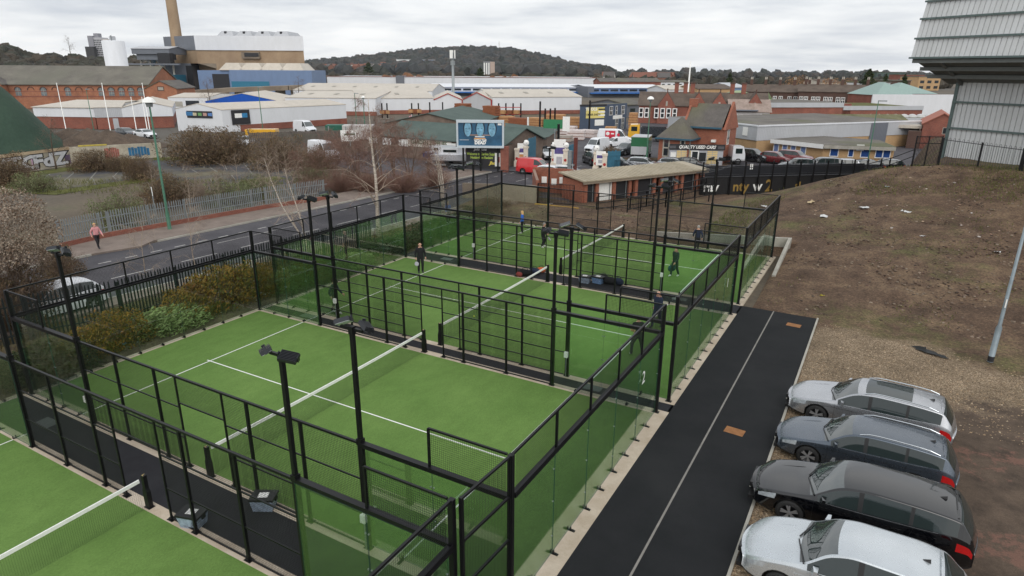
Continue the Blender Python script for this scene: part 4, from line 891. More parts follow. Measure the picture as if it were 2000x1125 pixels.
# ---- navy builders office
c0, c1, c2 = gp(1131, 258), gp(1182, 256), gp(1222, 251)
b = Bld('builders_office', 'two storey navy rendered office with yellow sign beside the timber yard', 'office', c0, c1); L = b.L; hh = hgt(1182, 256, 203); v = Matrix.Rotation(-b.rz, 3, 'Z') @ (c2-b.a); ex, ey = v.x-L, v.y
b.p('wall', MB().prism([(0, 0), (L, 0), (v.x, v.y), (v.x-L, v.y+.5)], 0, hh, 0, 1), [CLAD_N, FELT]); b.box('parapet', -.05, L+.05, -.06, .05, hh-.3, hh+.05, NEARBLACK)
YEL = plain('yellow_sign', rgb(226, 210, 128), .6, var=.1, scale=2); b.panel('sign', L*.58, hh*.5, L*.7, hh*.4, YEL, th=.08); b.text('TOOLS', .8, WHITE, L*.42, hh*.83, off=.1, bold=.03); b.text('TIMBER SHEDS', .5, NEARBLACK, L*.5, hh*.63, off=.1, bold=.01)
for u in (.85, .85, .85): pass
for i, zz_ in enumerate((.8, .7, .58)): b.panel('sign_strip', L*.82, hh*zz_, L*.26, hh*.05, WHITE if i else NEARBLACK, th=.1)
b.panel('notice', L*.75, hh*.22, L*.35, hh*.22, WHITE, th=.08)
ang = atan2(ey, ex); fl_ = sqrt(ex*ex+ey*ey)
def rface(o, t_, z): o.location = (L+ex*t_+.03*sin(ang), ey*t_-.03*cos(ang), z); o.rotation_euler = (0, 0, ang); return o
for t_ in (.22, .48, .8): rface(b.win(0, 0, 1.3 if t_ != .48 else .7, 1.7, bars=(1 if t_ != .48 else 0, 1)), t_, hh*.58)
for t_ in (.52, .82): rface(b.win(0, 0, 1.1, 2.2, bars=(1, 1), nm='door'), t_, 0.1)
rface(b.panel('name_board', 0, 0, fl_*.45, .7, WHITE, th=.05), .55, hh*.42)
# ---- red-brick school with gables
b = Bld('brick_school', 'long red brick Victorian school with gables and white bay windows', 'school', gp(1246, 240), gp(1495, 246)); L = b.L; e_ = hgt(1300, 241, 205); r_ = hgt(1300, 241, 181)
b.p('wall', gwall(0, L, 0, 9, 0, e_, r_, 'x'), BRICK_R); b.p('roof', groof(0, L, 0, 9, e_, r_, 'x', .3, .15), TILE_B)
for px_ in (1301, 1362, 1403, 1470):
    u = (px_-1246)/249*L; b.p('gable', gwall(u-1.9, u+1.9, -.6, 4, 0, e_, r_+.2, 'y'), BRICK_R); b.p('gable_roof', groof(u-1.9, u+1.9, -.5, 4, e_, r_+.2, 'y', .15, .12, 0), TILE_B); b.box('gable_slit', u-.2, u+.2, -.64, -.6, e_-.1, e_+.9, CONC)
    b.p('finial', MB().bb(u-.12, u+.12, -.6, -.4, r_+.2, r_+1.0), BRICK_D)
for px_ in (1251, 1262, 1282, 1294, 1306, 1318): b.win((px_-1246)/249*L, e_*.3, 1.0, 2.2, D=-.0 if px_ < 1270 else -.62, bars=(0, 1), fw=.18)
for px_ in (1318, 1336, 1350, 1428, 1450): u = (px_-1246)/249*L; c_ = b.box('chimney', u-.45, u+.45, 4, 5.2, r_-.8, r_+2.0, BRICK_R); MB().bb(u-.55, u+.55, 3.9, 5.3, r_+2.0, r_+2.3).build('chimney_cap', BRICK_D, c_)
b = Bld('green_hall', 'pale green roofed hall behind the end of the brick school', 'hall', gp(1385, 232), gp(1507, 234)); b.p('wall', gwall(0, b.L, 0, 14, 0, hgt(1450, 233, 198), hgt(1450, 233, 181), 'x'), plain('green_wall', rgb(134, 148, 108), .8)); b.p('roof', hiproof(0, b.L, 0, 14, hgt(1450, 233, 198)+.3, hgt(1450, 233, 180)+.3), plain('green_roof', rgb(150, 164, 128), .8, var=.12))
b = Bld('rusty_shed', 'white walled shed with rust streaked corrugated roof behind the warehouse', 'shed', gp(1404, 246), gp(1500, 248)); L = b.L; e_ = hgt(1450, 247, 216); r_ = hgt(1450, 247, 195)
RUST = sheet_mat('rusty_sheet', rgb(178, 158, 148), .9, .45); b.p('wall', gwall(0, L, 0, 7, 0, e_, r_, 'x'), plain('white_wash', rgb(226, 222, 220, 1.1), .8, var=.06)); b.p('roof', groof(L*.2, L, 0, 7, e_, r_, 'x', .4, .06), RUST); b.box('dark_window', L*.42, L*.6, -.05, 0, e_*.35, e_*.62, BRICK_D); b.box('flat_roof', -3, L*.75, -1.2, 6, e_+.02, e_+.25, CLAD_GD); b.box('lean_to', -3.4, -.1, 0, 6, 0, e_, plain('green_sheet', rgb(78, 112, 92), .7)); b.box('door', L*.93, L*1.08, -.06, 4, 0, e_*.75, BRICK_D)
# ---- near brick house with slate roofs
HA, HB = gp(1284, 317), gp(1343, 322)
b = Bld('brick_house', 'red brick house with steep slate roofs behind the used car kiosk', 'house', HA, HB); L = b.L; e1 = hgt(1284, 317, 267); a1 = hgt(1325, 321, 228)
b.box('wall', 0, L, 0, L*1.05, 0, e1, BRICK_N); b.p('hip_roof', hiproof(0, L, 0, L*1.05, e1, a1, .35), SLATE); b.box('gutter', -.42, L+.42, -.45, -.36, e1-.15, e1+.05, plain('blue_gutter', rgb(52, 92, 112), .5)); b.box('gutter', L+.36, L+.45, -.45, L*1.05, e1-.15, e1+.05, plain('blue_gutter', (0, 0, 0, 1)))
e2, r2 = hgt(1345, 316, 244), hgt(1345, 316, 203); x0, x1 = L*.5, L+3.4
b.p('wall', gwall(x0, x1, L*.7, L*.7+5.2, 0, e2, r2, 'x'), BRICK_N); b.p('main_roof', groof(x0+.1, x1-.35, L*.7, L*.7+5.2, e2, r2, 'x', .3, .12, 0), SLATE)
pg = MB(); yc = L*.7+2.6
for xx in (x0-.1, x1-.15): pg.add([(xx, L*.7-.3, e2-.3), (xx+.3, L*.7-.3, e2-.3), (xx+.3, yc, r2+.45), (xx, yc, r2+.45), (xx, L*.7+5.5, e2-.3), (xx+.3, L*.7+5.5, e2-.3), (xx, yc, e2-.3), (xx+.3, yc, e2-.3)], ((0,1,2,3), (3,2,5,4), (0,3,6), (6,3,4), (1,7,2), (7,5,2)))
b.p('parapet_gable', pg, BRICK_N); b.box('gutter', x0+.2, x1-.3, L*.7-.45, L*.7-.36, e2-.2, e2, plain('blue_gutter', (0, 0, 0, 1)))
b.win(L*.25, e1*.25, .9, 2.3, bars=(0, 1), fw=.16, frame=CONC); b.win(L*.78, e1*.25, .7, 2.3, bars=(0, 1), fw=.16, frame=CONC)
b.win(L*.7+1.7, e2*.52, .9, 1.9, 'R', x1+.0, frame=WHITE); b.text('SAV', .5, NEARBLACK, L*.7+1.7, e2*.68, 'R', x1, off=.06); b.panel('floodlamp', L+2.2, e2*.6, .5, .3, WHITE, 'F', L*.7, th=.5)
b.p('downpipe', MB().tube([(L+.1, -.1, 0), (L+.1, -.1, e1)], .06, 6), GALV); b.box('chimney', x0-.2, x0+.9, yc-.5, yc+.5, r2-.8, r2+.7, BRICK_N)
# kiosk
b = Bld('used_car_kiosk', 'low sales kiosk covered in yellow price cards under the black QUALITY USED CARS board', 'kiosk', gp(1306, 321), gp(1410, 323)); L = b.L; hk = hgt(1358, 322, 291); hs_ = hgt(1358, 322, 281)
b.box('wall', 0, L, 0, 2.4, 0, hk, plain('kiosk_wall', rgb(168, 170, 176, 1.1), .7, var=.06)); b.box('roof', -.05, L+.05, .02, 2.5, hk+.01, hk+.12, FELT); b.box('fascia', -.1, L+.15, -.14, 0, hk-.02, hs_+.05, NEARBLACK)
b.text('QUALITY USED CARS', .55, WHITE, L*.5, (hk+hs_)/2, off=.16, shear=.3, bold=.02, sx=.86)
CARD = plain('price_card', rgb(226, 200, 140), .7, var=.08, scale=2); FRM = plain('logo_grey', rgb(90, 90, 94), .6)
for u in (.05, .945): b.panel('badge', L*u, hk+.12, .75, .34, FRM, D=-.14, th=.015)
for u0, u1 in ((.13, .40), (.70, .90)):
    n_ = int((u1-u0)*L/.5)
    for i in range(n_):
        for j in range(7): b.panel('price_card', L*u0+(i+.5)*(u1-u0)*L/n_, .2+j*(hk-.3)/7, (u1-u0)*L/n_*.9, (hk-.3)/7*.72, CARD, th=.03)
b.win(L*.475, 0.02, .95, hk-.15, bars=(0, 0), nm='door', fw=.12); b.win(L*.07, hk*.45, .8, hk*.4, frame=CLAD_G, pane=WHITE, bars=(0, 0)); b.win(L*.62, hk*.2, 1.0, hk*.65, frame=CLAD_G, bars=(0, 0))
# ---- white warehouse and tan office to the right
c0, c1, c2 = gp(1399, 287), gp(1475, 300), gp(1790, 284)
b = Bld('warehouse', 'white clad warehouse on tan brick base behind the parked cars', 'warehouse', c0, c1); L = b.L; v = Matrix.Rotation(-b.rz, 3, 'Z') @ (c2-b.a); hw = hgt(1475, 300, 246); hb = hgt(1475, 300, 274)
ex, ey = v.x-L, v.y; nx_, ny_ = -ey, ex; ang = atan2(ey, ex); fl_ = sqrt(ex*ex+ey*ey)
bk = (v.x-22*sin(ang), v.y+22*cos(ang)); lft = (0-22*sin(ang)*.0, 0)
b.p('base', MB().prism([(0, 0), (L, 0), (v.x, v.y), bk, (bk[0]-ex*1.0, bk[1]-ey*1.0)], 0, hb), BRICK_T); b.p('cladding', MB().prism([(-.1, -.1), (L+.05, -.15), (v.x+.1, v.y-.1), bk, (bk[0]-ex, bk[1]-ey)], hb, hw, 0, 1), [CLAD_G, FELT]); b.p('coping', MB().bar((L, -.1, hw+.1), (v.x, v.y-.1, hw+.1), .3, .2), ROOF_W); b.p('coping', MB().bar((0, -.1, hw+.1), (L, -.1, hw+.1), .3, .2), ROOF_W)
o = b.panel('shutter_door', 0, 0, 3.6, hb+1.7, CLAD_GD, th=.12); rface(o, .72, .3)
o = b.panel('notice', 0, 0, 1.0, 1.2, WHITE, th=.1); o.location = (L*.72, -.12, hw*.62)
c0, c1, c2 = gp(1508, 301), gp(1605, 313), gp(1742, 318)
b = Bld('tan_office', 'single storey tan brick office with blue windows and grey felt roof', 'office', c0, c1); L = b.L; v = Matrix.Rotation(-b.rz, 3, 'Z') @ (c2-b.a); ho = hgt(1605, 313, 283); ex, ey = v.x-L, v.y; ang = atan2(ey, ex); fl_ = sqrt(ex*ex+ey*ey)
bk = (v.x-9*sin(ang), v.y+9*cos(ang))
hL = hgt(1508, 301, 266)
b.p('wall', MB().prism([(0, 0), (L, 0), (v.x, v.y), bk, (0, bk[1]-ey+4)], 0, ho), BRICK_T)
b.p('roof', MB().prism([(-.3, -.3), (L+.2, -.4), (v.x+.4, v.y-.4), (bk[0]+.4, bk[1]), (-.3, bk[1]-ey+4)], ho, ho+.15), FELT); b.p('fascia', MB().bar((-.3, -.36, ho-.12), (L+.2, -.46, ho-.12), .08, .55), UPVC); b.p('fascia', MB().bar((L+.26, -.42, ho-.12), (v.x+.4, v.y-.42, ho-.12), .08, .45), CONC)
BLUEW = glossy_glass('blue_blind', (0.02, 0.07, 0.25, 1), .2)
for t_, w_ in ((.16, 1.1), (.40, .7), (.60, 1.1), (.80, 1.0), (.90, 1.0)): rface(b.win(0, 0, w_, 1.5, pane=BLUEW, bars=(0, 0), fw=.09), t_, ho*.28)
for u in (.07, .25, .42, .62): b.win(L*u, .1, .9, ho*.75, pane=plain('poster_pane', rgb(120, 140, 190), .4, var=.3), bars=(0, 0), fw=.12, nm='door' if u > .6 else 'window')
rface(b.panel('notice', 0, 0, .9, .8, WHITE, th=.05), .52, ho*.72)
# ---- low brick building with domed rooflights, grass roof strip
b = Bld('brick_works', 'long low brick works with a row of domed rooflights and grey fascia', 'factory', gp(1527, 252), gp(1862, 250)); L = b.L; h1 = hgt(1650, 251, 232); h2 = hgt(1650, 251, 212)
b.box('wall', 0, L, 0, 10, 0, h1, BRICK_R); b.box('fascia', -.3, L+.3, -.3, 0, h1-.7, h1+.2, CLAD_G); b.p('roof', MB().bb(0, L, 0, 10, h1, h1+.1), FELT); b.box('upper_wall', L*.02, L*.55, 10, 30, 0, h2+.6, BRICK_R); b.box('upper_wall', L*.5, L, 10, 30, 0, h2-.3, BRICK_R); b.box('upper_fascia', L*.02, L*.5, 9.8, 10, h2-.2, h2+.8, CLAD_G); b.box('upper_fascia', L*.5, L, 9.8, 10, h2-.8, h2+.1, CLAD_G)
b.box('upper_roof', L*.02, L*.5, 10, 30, h2+.61, h2+.75, FELT); b.box('grass_roof', L*.5, L, 10, 30, h2-.29, h2-.15, MOSS); b.box('roller_door', L*.06, L*.12, -.1, 0, 0, h1*.62, BRICK_D)
DOME = MB().lathe([(.95, 0), (.9, .2), (.7, .45), (.4, .6), (.05, .66)], 12).mesh('domed_rooflight', plain('dome_plastic', rgb(190, 190, 188), .3, var=.1), True)
for i in range(15): link('domed_rooflight', DOME, b.root, (L*(.22+.05*i), 4.0, h1+.1))
b = Bld('mossy_shed', 'long mossy asbestos roofed shed behind the white warehouse', 'shed', gp(1500, 262), gp(1770, 262)); b.p('wall', gwall(0, b.L, 0, 6, 0, hgt(1600, 262, 237), hgt(1600, 262, 226), 'x'), BRICK_D); b.p('roof', groof(0, b.L, 0, 6, hgt(1600, 262, 237), hgt(1600, 262, 225), 'x', .2, .1), mottled('mossy_sheet', [(0.3, rgb(88, 90, 62)), (0.7, rgb(122, 118, 92))], .4, .9, 5, .2, .3))
b = Bld('brick_gable_house', 'red brick gabled house with red roof next to the grandstand corner', 'house', gp(1794, 290), gp(1868, 294)); e_, r_ = hgt(1830, 292, 242), hgt(1830, 292, 221); b.p('wall', gwall(0, b.L, 0, 12, 0, e_, r_, 'y'), BRICK_R); b.p('roof', groof(0, b.L, 0, 12, e_, r_, 'y', .2, .15), plain('red_tiles', rgb(170, 108, 90), .85, var=.15)); b.win(b.L*.62, e_*.62, .9, 1.0, frame=CONC, bars=(0, 0)); b.box('lean_roof', -4, -.1, 1, 9, e_*.78, e_*.9, ROOF_C); b.box('stair', -1.8, -.05, -.3, 1, 0, e_*.7, BRICK_D)
# ---- terraces and far right blocks
for (x0, x1, dep, lab, n_, yb) in ((1448, 1590, 205, 'dark brick terrace row with chimneys left of the grey gable', 5, 200), (1556, 1702, 195, 'dark brick terrace row with white framed windows before the pine tree', 6, 203)):
    a_, c_ = dp(x0, yb, dep), dp(x1, yb+2, dep-8); b = Bld('terrace_row', lab, 'terrace', V2(a_), V2(c_), 'terrace rows'); L = b.L; e_ = dp(x0, 178, dep).z; r_ = dp(x0, 165, dep).z
    b.p('wall', gwall(0, L, 0, 8, 0, e_, r_, 'x'), BRICK_D); b.p('roof', groof(0, L, 0, 8, e_, r_, 'x', .3, .15), TILE_B)
    for i in range(n_):
        u = (i+.5)*L/n_; c_ = b.box('chimney', u-.4, u+.4, 3.5, 4.5, r_-.5, r_+1.6, BRICK_D)
        for q_ in (-.2, .2): MB().lathe([(.14, r_+1.6), (.12, r_+2.3)], 8, (u+q_, 4, 0)).build('chimney_pot', ROOF_C, c_)
        for q_ in (.3, .7): b.win((i+q_)*L/n_, e_*.45, 1.1, 1.7, bars=(1, 1), fw=.14)
        MB().bb(u+L/n_/2-.1, u+L/n_/2+.1, -.3, 4, 0, .3).build('party_ridge', CLAD_G, b.root).location = (0, 0, 0) if False else (0, 0, -50) if False else (0, 0, 0)
b = Bld('walled_depot', 'white walled depot with pale green hipped roofs near the grandstand', 'depot', V2(dp(1702, 205, 170)), V2(dp(1870, 206, 172))); L = b.L; e_ = dp(1750, 182, 170).z; r_ = dp(1750, 163, 170).z
b.box('white_wall', 0, L, 0, .4, 0, e_-.3, ROOF_W); b.p('hip_roof', hiproof(L*.12, L*.55, 3, 16, e_-.6, r_+.2), plain('pale_green_roof', rgb(142, 164, 158), .7, var=.1)); b.p('hip_roof', hiproof(L*.45, L*.98, 8, 22, e_-.4, r_), plain('pale_green_roof', (0, 0, 0, 1))); b.box('hall', L*.12, L*.98, 4, 16, 0, e_-.5, BRICK_R)
k_ = 0
for (x0, x1, y0, dep, mt, lab) in ((1706, 1762, 141, 520, GREENROOF, 'pale glass fronted block on the right skyline'), (1762, 1800, 146, 480, BRICK_R, 'brick flats with dark top floor on the right skyline'), (1790, 1832, 150, 420, BRICK_T, 'tan brick flats with balconies on the right skyline'), (1735, 1775, 158, 330, BRICK_D, 'dark brick block below the pale glass one'), (1722, 1736, 162, 260, ROOF_W, 'small white rendered house right of the pine')):
    b = Bld('apartment_block', lab, 'apartment block', V2(dp(x0, 180, dep)), V2(dp(x1, 180, dep+6)), 'blocks on the right skyline'); zt_ = dp(x0, y0, dep).z
    b.box('wall', 0, b.L, 0, 14, 0, zt_, mt); b.box('roof', -.3, b.L+.3, -.3, 14, zt_+.01, zt_+.4, FELT); nw = max(2, int(b.L/5))
    for i in range(nw):
        for j in range(max(1, int(zt_/3.6))): b.panel('window', (i+.5)*b.L/nw, 1.2+j*3.4, b.L/nw*.55, 1.7, WINDARK, th=.08)
for (x0, x1, y0, yb, dep, mt, rf, lab) in ((1172, 1290, 153, 170, 330, BRICK_R, SLATE, 'dark roofed brick mill right of the white warehouse'), (1362, 1432, 166, 180, 240, BRICK_T, TILE_B, 'tan brick school block with brown roof and blue windows'), (1300, 1362, 168, 182, 245, ROOF_W, ROOF_C, 'white roofed hall behind the brick school chimneys'), (1430, 1458, 163, 180, 250, CLAD_B, CLAD_G, 'small blue and white hall left of the terrace'), (1225, 1262, 197, 232, 165, CLAD_GD, SLATE, 'grey hip roofed workshop left of the brick school'), (1500, 1540, 196, 232, 165, BRICK_D, TILE_B, 'dark roofed workshop with a lorry in front'), (1290, 1345, 157, 166, 430, ROOF_W, FELT, 'far white shed on the flat horizon'), (1600, 1640, 155, 168, 380, ROOF_C, TILE_B, 'far cream shed behind the terrace chimneys')):
    a_, c_ = dp(x0, yb, dep), dp(x1, yb, dep+4); b = Bld('background_hall', lab, 'hall', V2(a_), V2(c_), 'halls in the background'); r_ = dp(x0, y0, dep).z; e_ = r_-max(1.0, r_*.22)
    b.p('wall', gwall(0, b.L, 0, 14, 0, e_, r_, 'x'), mt); b.p('roof', groof(0, b.L, 0, 14, e_, r_, 'x', .3, .2), rf); nw = max(2, int(b.L/4))
    for i in range(nw): b.panel('window', (i+.5)*b.L/nw, e_*.45, b.L/nw*.5, e_*.28, WINDARK, th=.06)
# ------------------------------------------------------------------ fences
def pale_mesh(h, w_, mat, name='pale'):
    b_ = MB(); t_ = .012
    pr_ = [(-w_/2, 0), (w_/2, 0), (w_/2, h-.14), (w_*.34, h-.06), (w_*.2, h-.02), (0, h), (-w_*.2, h-.02), (-w_*.34, h-.06), (-w_/2, h-.14)]
    n_ = len(pr_); b_.add([(x, -t_, z) for x, z in pr_]+[(x, t_, z) for x, z in pr_], [tuple(range(n_)), tuple(range(2*n_-1, n_-1, -1))]+[(i, i+n_, (i+1) % n_+n_, (i+1) % n_) for i in range(n_)])
    return b_.mesh(name, mat)
def palisade(label, pts, h, pitch, mat, z0=0.0, plinth=None, pw=.07, postgap=2.75):
    o0 = pts[0]; T = thing('palisade_fence', label, 'fence', (o0.x, o0.y, 0)); pm = pale_mesh(h, pw, mat); d0 = 0.0; nextp = 0.0
    for p0, p1 in zip(pts[:-1], pts[1:]):
        d = (p1-p0); d.z = 0; L_ = d.length; d.normalize(); rz = atan2(d.y, d.x); n_ = int(L_/pitch)
        for i in range(n_):
            q = p0+d*(i*pitch); link('pale', pm, T, (q.x-o0.x, q.y-o0.y, z0+R.uniform(-.012, .012)), (R.uniform(-.012, .012), R.uniform(-.01, .01), rz+R.uniform(-.04, .04)))
        for z in (.35, h-.45): MB().bar((p0.x-o0.x, p0.y-o0.y+.05, z0+z), (p1.x-o0.x, p1.y-o0.y+.05, z0+z), .05).build('rail', mat, T)
        for i in range(int(L_/postgap)+1): q = p0+d*(i*postgap); MB().bb(q.x-o0.x-.05, q.x-o0.x+.05, q.y-o0.y+.03, q.y-o0.y+.13, 0, z0+h-.1).build('post', mat, T)
        if plinth: MB().bar((p0.x-o0.x, p0.y-o0.y, z0/2), (p1.x-o0.x, p1.y-o0.y, z0/2), .24, z0).build('plinth', plinth, T)
    return T
DKGREEN = plain('dark_green_steel', rgb(34, 42, 42), .5, .2, .15)
palisade('dark steel palisade fence between the courts and the road', [gp(-90, 700), gp(60, 664), gp(240, 630), gp(480, 556), gp(730, 484)], 2.1, .155, DKGREEN)
palisade('galvanised palisade fence on a low brick wall across the road', [gp(120, 486), gp(215, 464), gp(520, 409), gp(640, 391)], 1.5, .17, GALV, .42, BRICK_R, .075)
# ------------------------------------------------------------------ turnstile block and its wall
a_, c_ = gp(1138, 397), gp(1374, 369)
b = Bld('turnstile_block', 'low brick turnstile block with cream sheet roof beyond the farthest court', 'turnstile block', a_, c_); L = b.L; he = hgt(1138, 397, 355)+.1; hr = he+.35
TROOF = sheet_mat('stained_cream_roof', rgb(182, 170, 148), .35, .3); b.box('back_wall', 0, L, 3.0, 3.2, 0, hr-.05, BRICK_N); b.box('end_wall', -.02, .25, .1, 3.0, 0, he, BRICK_N); b.box('end_wall', L-.25, L, .1, 3.0, 0, he, BRICK_N)
b.p('roof', MB().add([(-.3, -.35, he), (L+.3, -.35, he), (L+.3, 3.5, hr), (-.3, 3.5, hr), (-.3, -.35, he+.1), (L+.3, -.35, he+.1), (L+.3, 3.5, hr+.1), (-.3, 3.5, hr+.1)], ((3,2,1,0),(4,5,6,7),(0,1,5,4),(1,2,6,5),(2,3,7,6),(3,0,4,7))), TROOF)
for i in range(int(L/.45)): rb = b.p('roof_rib', MB().bar((0, -.34, he+.115), (0, 3.49, hr+.115), .06, .04), TROOF); rb.location = (-.2+i*.45, 0, 0)
for u in (.02, .105, .235, .36, .41, .56, .62, .75, .80, .93, .985): b.box('brick_pier', L*u-.17, L*u+.17, -.02, .3, 0, he-.02, BRICK_N)
for u0, u1, mt in ((.03, .095, NEARBLACK), (.115, .225, WHITE), (.245, .35, NEARBLACK), (.42, .55, NEARBLACK), (.63, .74, NEARBLACK), (.81, .92, NEARBLACK)):  # near-black panels paint in the dark of the openings; one is white
    b.box('opening_panel', L*u0+.18, L*u1, .18, .24, 0, he-.15, mt); b.p('conduit', MB().tube([(L*u1-.3, .1, 0), (L*u1-.3, .1, he-.2)], .04, 6), GALV)
b.box('fascia', -.2, L+.2, -.3, -.22, he-.22, he+.02, CONC_D)
w0, w1, w2 = gp(905, 385), gp(1049, 398), gp(1122, 352)
bw_ = thing('brick_yard_wall', 'orange brick yard wall at the road end beyond the farthest court', 'wall', (w1.x, w1.y, 0))
def wseg(p, q, h0, h1, mt, nm, th=.25, par=bw_, org=w1):
    d = (q-p); d.z = 0; d.normalize(); n_ = Vector((-d.y, d.x, 0))*th/2; vs = [p-n_, q-n_, q+n_, p+n_]; m = MB()
    m.add([(v.x-org.x, v.y-org.y, -.2) for v in vs]+[(vs[0].x-org.x, vs[0].y-org.y, h0), (vs[1].x-org.x, vs[1].y-org.y, h1), (vs[2].x-org.x, vs[2].y-org.y, h1), (vs[3].x-org.x, vs[3].y-org.y, h0)], ((0,3,2,1),(4,5,6,7),(0,1,5,4),(1,2,6,5),(2,3,7,6),(3,0,4,7))); return m.build(nm, mt, par)
wseg(w0, w1, 1.25, 1.55, BRICK_N, 'front_wall'); wseg(w1, gp(1042, 372), 2.1, 2.1, BRICK_N, 'side_wall'); wseg(gp(1042, 372), gp(1118, 380), 2.3, 2.4, BRICK_N, 'back_wall'); wseg(w0, w1, 1.33, 1.63, CONC_D, 'coping', .34).scale = (1, 1, 1)
wseg(gp(1045, 402), gp(1130, 411), .22, .22, plain('yellow_kerb', rgb(176, 140, 60), .8), 'yellow_kerb', .2)
for u, z in ((.3, 1.2), (.55, 1.1), (.75, 1.3)):
    q = gp(1042, 372).lerp(gp(1118, 380), u); MB().box((q.x-w1.x, q.y-w1.y-.2, z), (.5, .04, .6), .35).build('notice', WHITE, bw_)
def railing(label, pts, h, gap, z=0.0, mid=(.5,), r=.045, barpitch=None, name='railing', cat='railing'):
    o0 = Vector(pts[0]); T = thing(name, label, cat, (o0.x, o0.y, o0.z+z))
    for p0, p1 in zip(pts[:-1], pts[1:]):
        p0, p1 = Vector(p0)-o0, Vector(p1)-o0; d = p1-p0; n_ = max(1, int(d.length/gap))
        for i in range(n_+1): q = p0.lerp(p1, i/n_); MB().bar(q+Vector((0, 0, -.6)), q+Vector((0, 0, h)), r*1.5).build('post', BLACK, T)
        for f in (1.0,)+tuple(mid): MB().bar(p0+Vector((0, 0, h*f)), p1+Vector((0, 0, h*f)), r).build('rail', BLACK, T)
        if barpitch:
            pm = MB().bb(-.012, .012, -.012, .012, h*mid[-1], h).mesh('bar', BLACK)
            for i in range(int(d.length/barpitch)): q = p0.lerp(p1, (i+.5)*barpitch/d.length); link('bar', pm, T, q)
    return T
railing('black bar fence before the brick yard wall', [gp(1050, 400), gp(1120, 404)], 1.9, 2.4, 0, (.1,), .045, .13, 'bar_fence', 'fence')
railing('black handrail following the ramp beside the turnstile block', [gp(1165, 412), gp(1262, 400, .2), gp(1378, 372, .5)], 1.2, 1.5, 0, (.55, .15), .06)
railing('second black handrail on the ramp nearer the courts', [gp(1225, 412, .2), gp(1300, 398, .3), gp(1385, 383, .6)], 1.1, 1.5, 0, (.1,), .06, .16)
q = gp(1122, 352); pl_ = thing('rusty_column', 'tall dark red steel column beside the turnstile roof', 'column', (q.x, q.y, 0)); MB().bb(-.16, .16, -.16, .16, 0, hgt(1122, 352, 266)).build('shaft', plain('oxide_red', rgb(104, 52, 44), .7, var=.2), pl_); MB().bb(-.3, .3, -.3, .3, 0, .3).build('foot', CONC, pl_)
q = gp(1112, 352); pl_ = thing('steel_post', 'short galvanised post next to the dark red column', 'post', (q.x, q.y, 0)); MB().bb(-.22, .22, -.15, .15, 0, hgt(1112, 352, 292)).build('shaft', GALV, pl_); MB().bb(-.3, .5, -.2, .2, 1.6, 1.75).build('bracket', GALV, pl_)
# black banner wall below the used-car lot
a_, c_ = gp(1366, 381), gp(1720, 372)
b = Bld('banner_wall', 'long black boarded wall with cut off white and gold letters above the soil', 'banner wall', a_, c_); L = b.L; hb_ = hgt(1366, 381, 345); k = L/354
b.box('board', 0, L, 0, .15, -.3, hb_, plain('banner_black', rgb(28, 28, 30), .6, var=.15)); b.box('rail', 0, L, -.08, -.003, hb_-.02, hb_+.06, DARKGREY)
GOLDL = plain('gold_letters', rgb(150, 122, 62), .6, var=.15)
for s_, px_, mt, sz in (('ray', 1386, WHITE, 1.25), ('nty', 1442, GOLDL, 1.3), ('w', 1474, WHITE, 1.3), ('2', 1496, GOLDL, 1.6), ('al', 1552, GOLDL, .9), ('f', 1610, WHITE, 1.0)): b.text(s_, sz, mt, (px_-1366)*k, hb_*.42, off=.02, bold=.03)
b.box('upper_board', L*.02, L*1.1, 5.5, 5.7, 0, hb_+.25, plain('banner_navy', rgb(30, 32, 38), .6, var=.15)); b.text('II', .8, WHITE, L*.42, hb_+.1, D=5.5, off=.02, bold=.02)
for i in range(14): b.p('fence_post', MB().bb(-.06, .06, -.3, -.2, -.3, hb_+1.5), BLACK).location = (i*L/13.5, 0, 0)
for z in (.9, .25): b.p('fence_rail', MB().bar((0, -.25, hb_+z), (L*.98, -.25, hb_+z), .05), BLACK)
for i in range(4): b.p('brace', MB().bar((L*(.02+.0*i), 1+i*.9, hb_+.1+i*.05), (L*(.2), 1+i*.9, hb_+.9-i*.2), .07), DARKGREY)
# low parapet and bar fence of the car lot behind
a_, c_ = gp(1200, 338), gp(1725, 334); lw = thing('lot_fence', 'bow topped bar fence in front of the used car lot', 'fence', (a_.x, a_.y, 0)); d = c_-a_; LL_ = d.length; d.normalize(); pm = MB().bb(-.012, .012, -.012, .012, .15, 1.55).mesh('bar', BLACK)
for i in range(int(LL_/.17)): q = d*(i*.17); link('bar', pm, lw, (q.x, q.y, 0))
for z in (.2, 1.4): MB().bar((0, 0, z), (d.x*LL_, d.y*LL_, z), .04).build('rail', BLACK, lw)
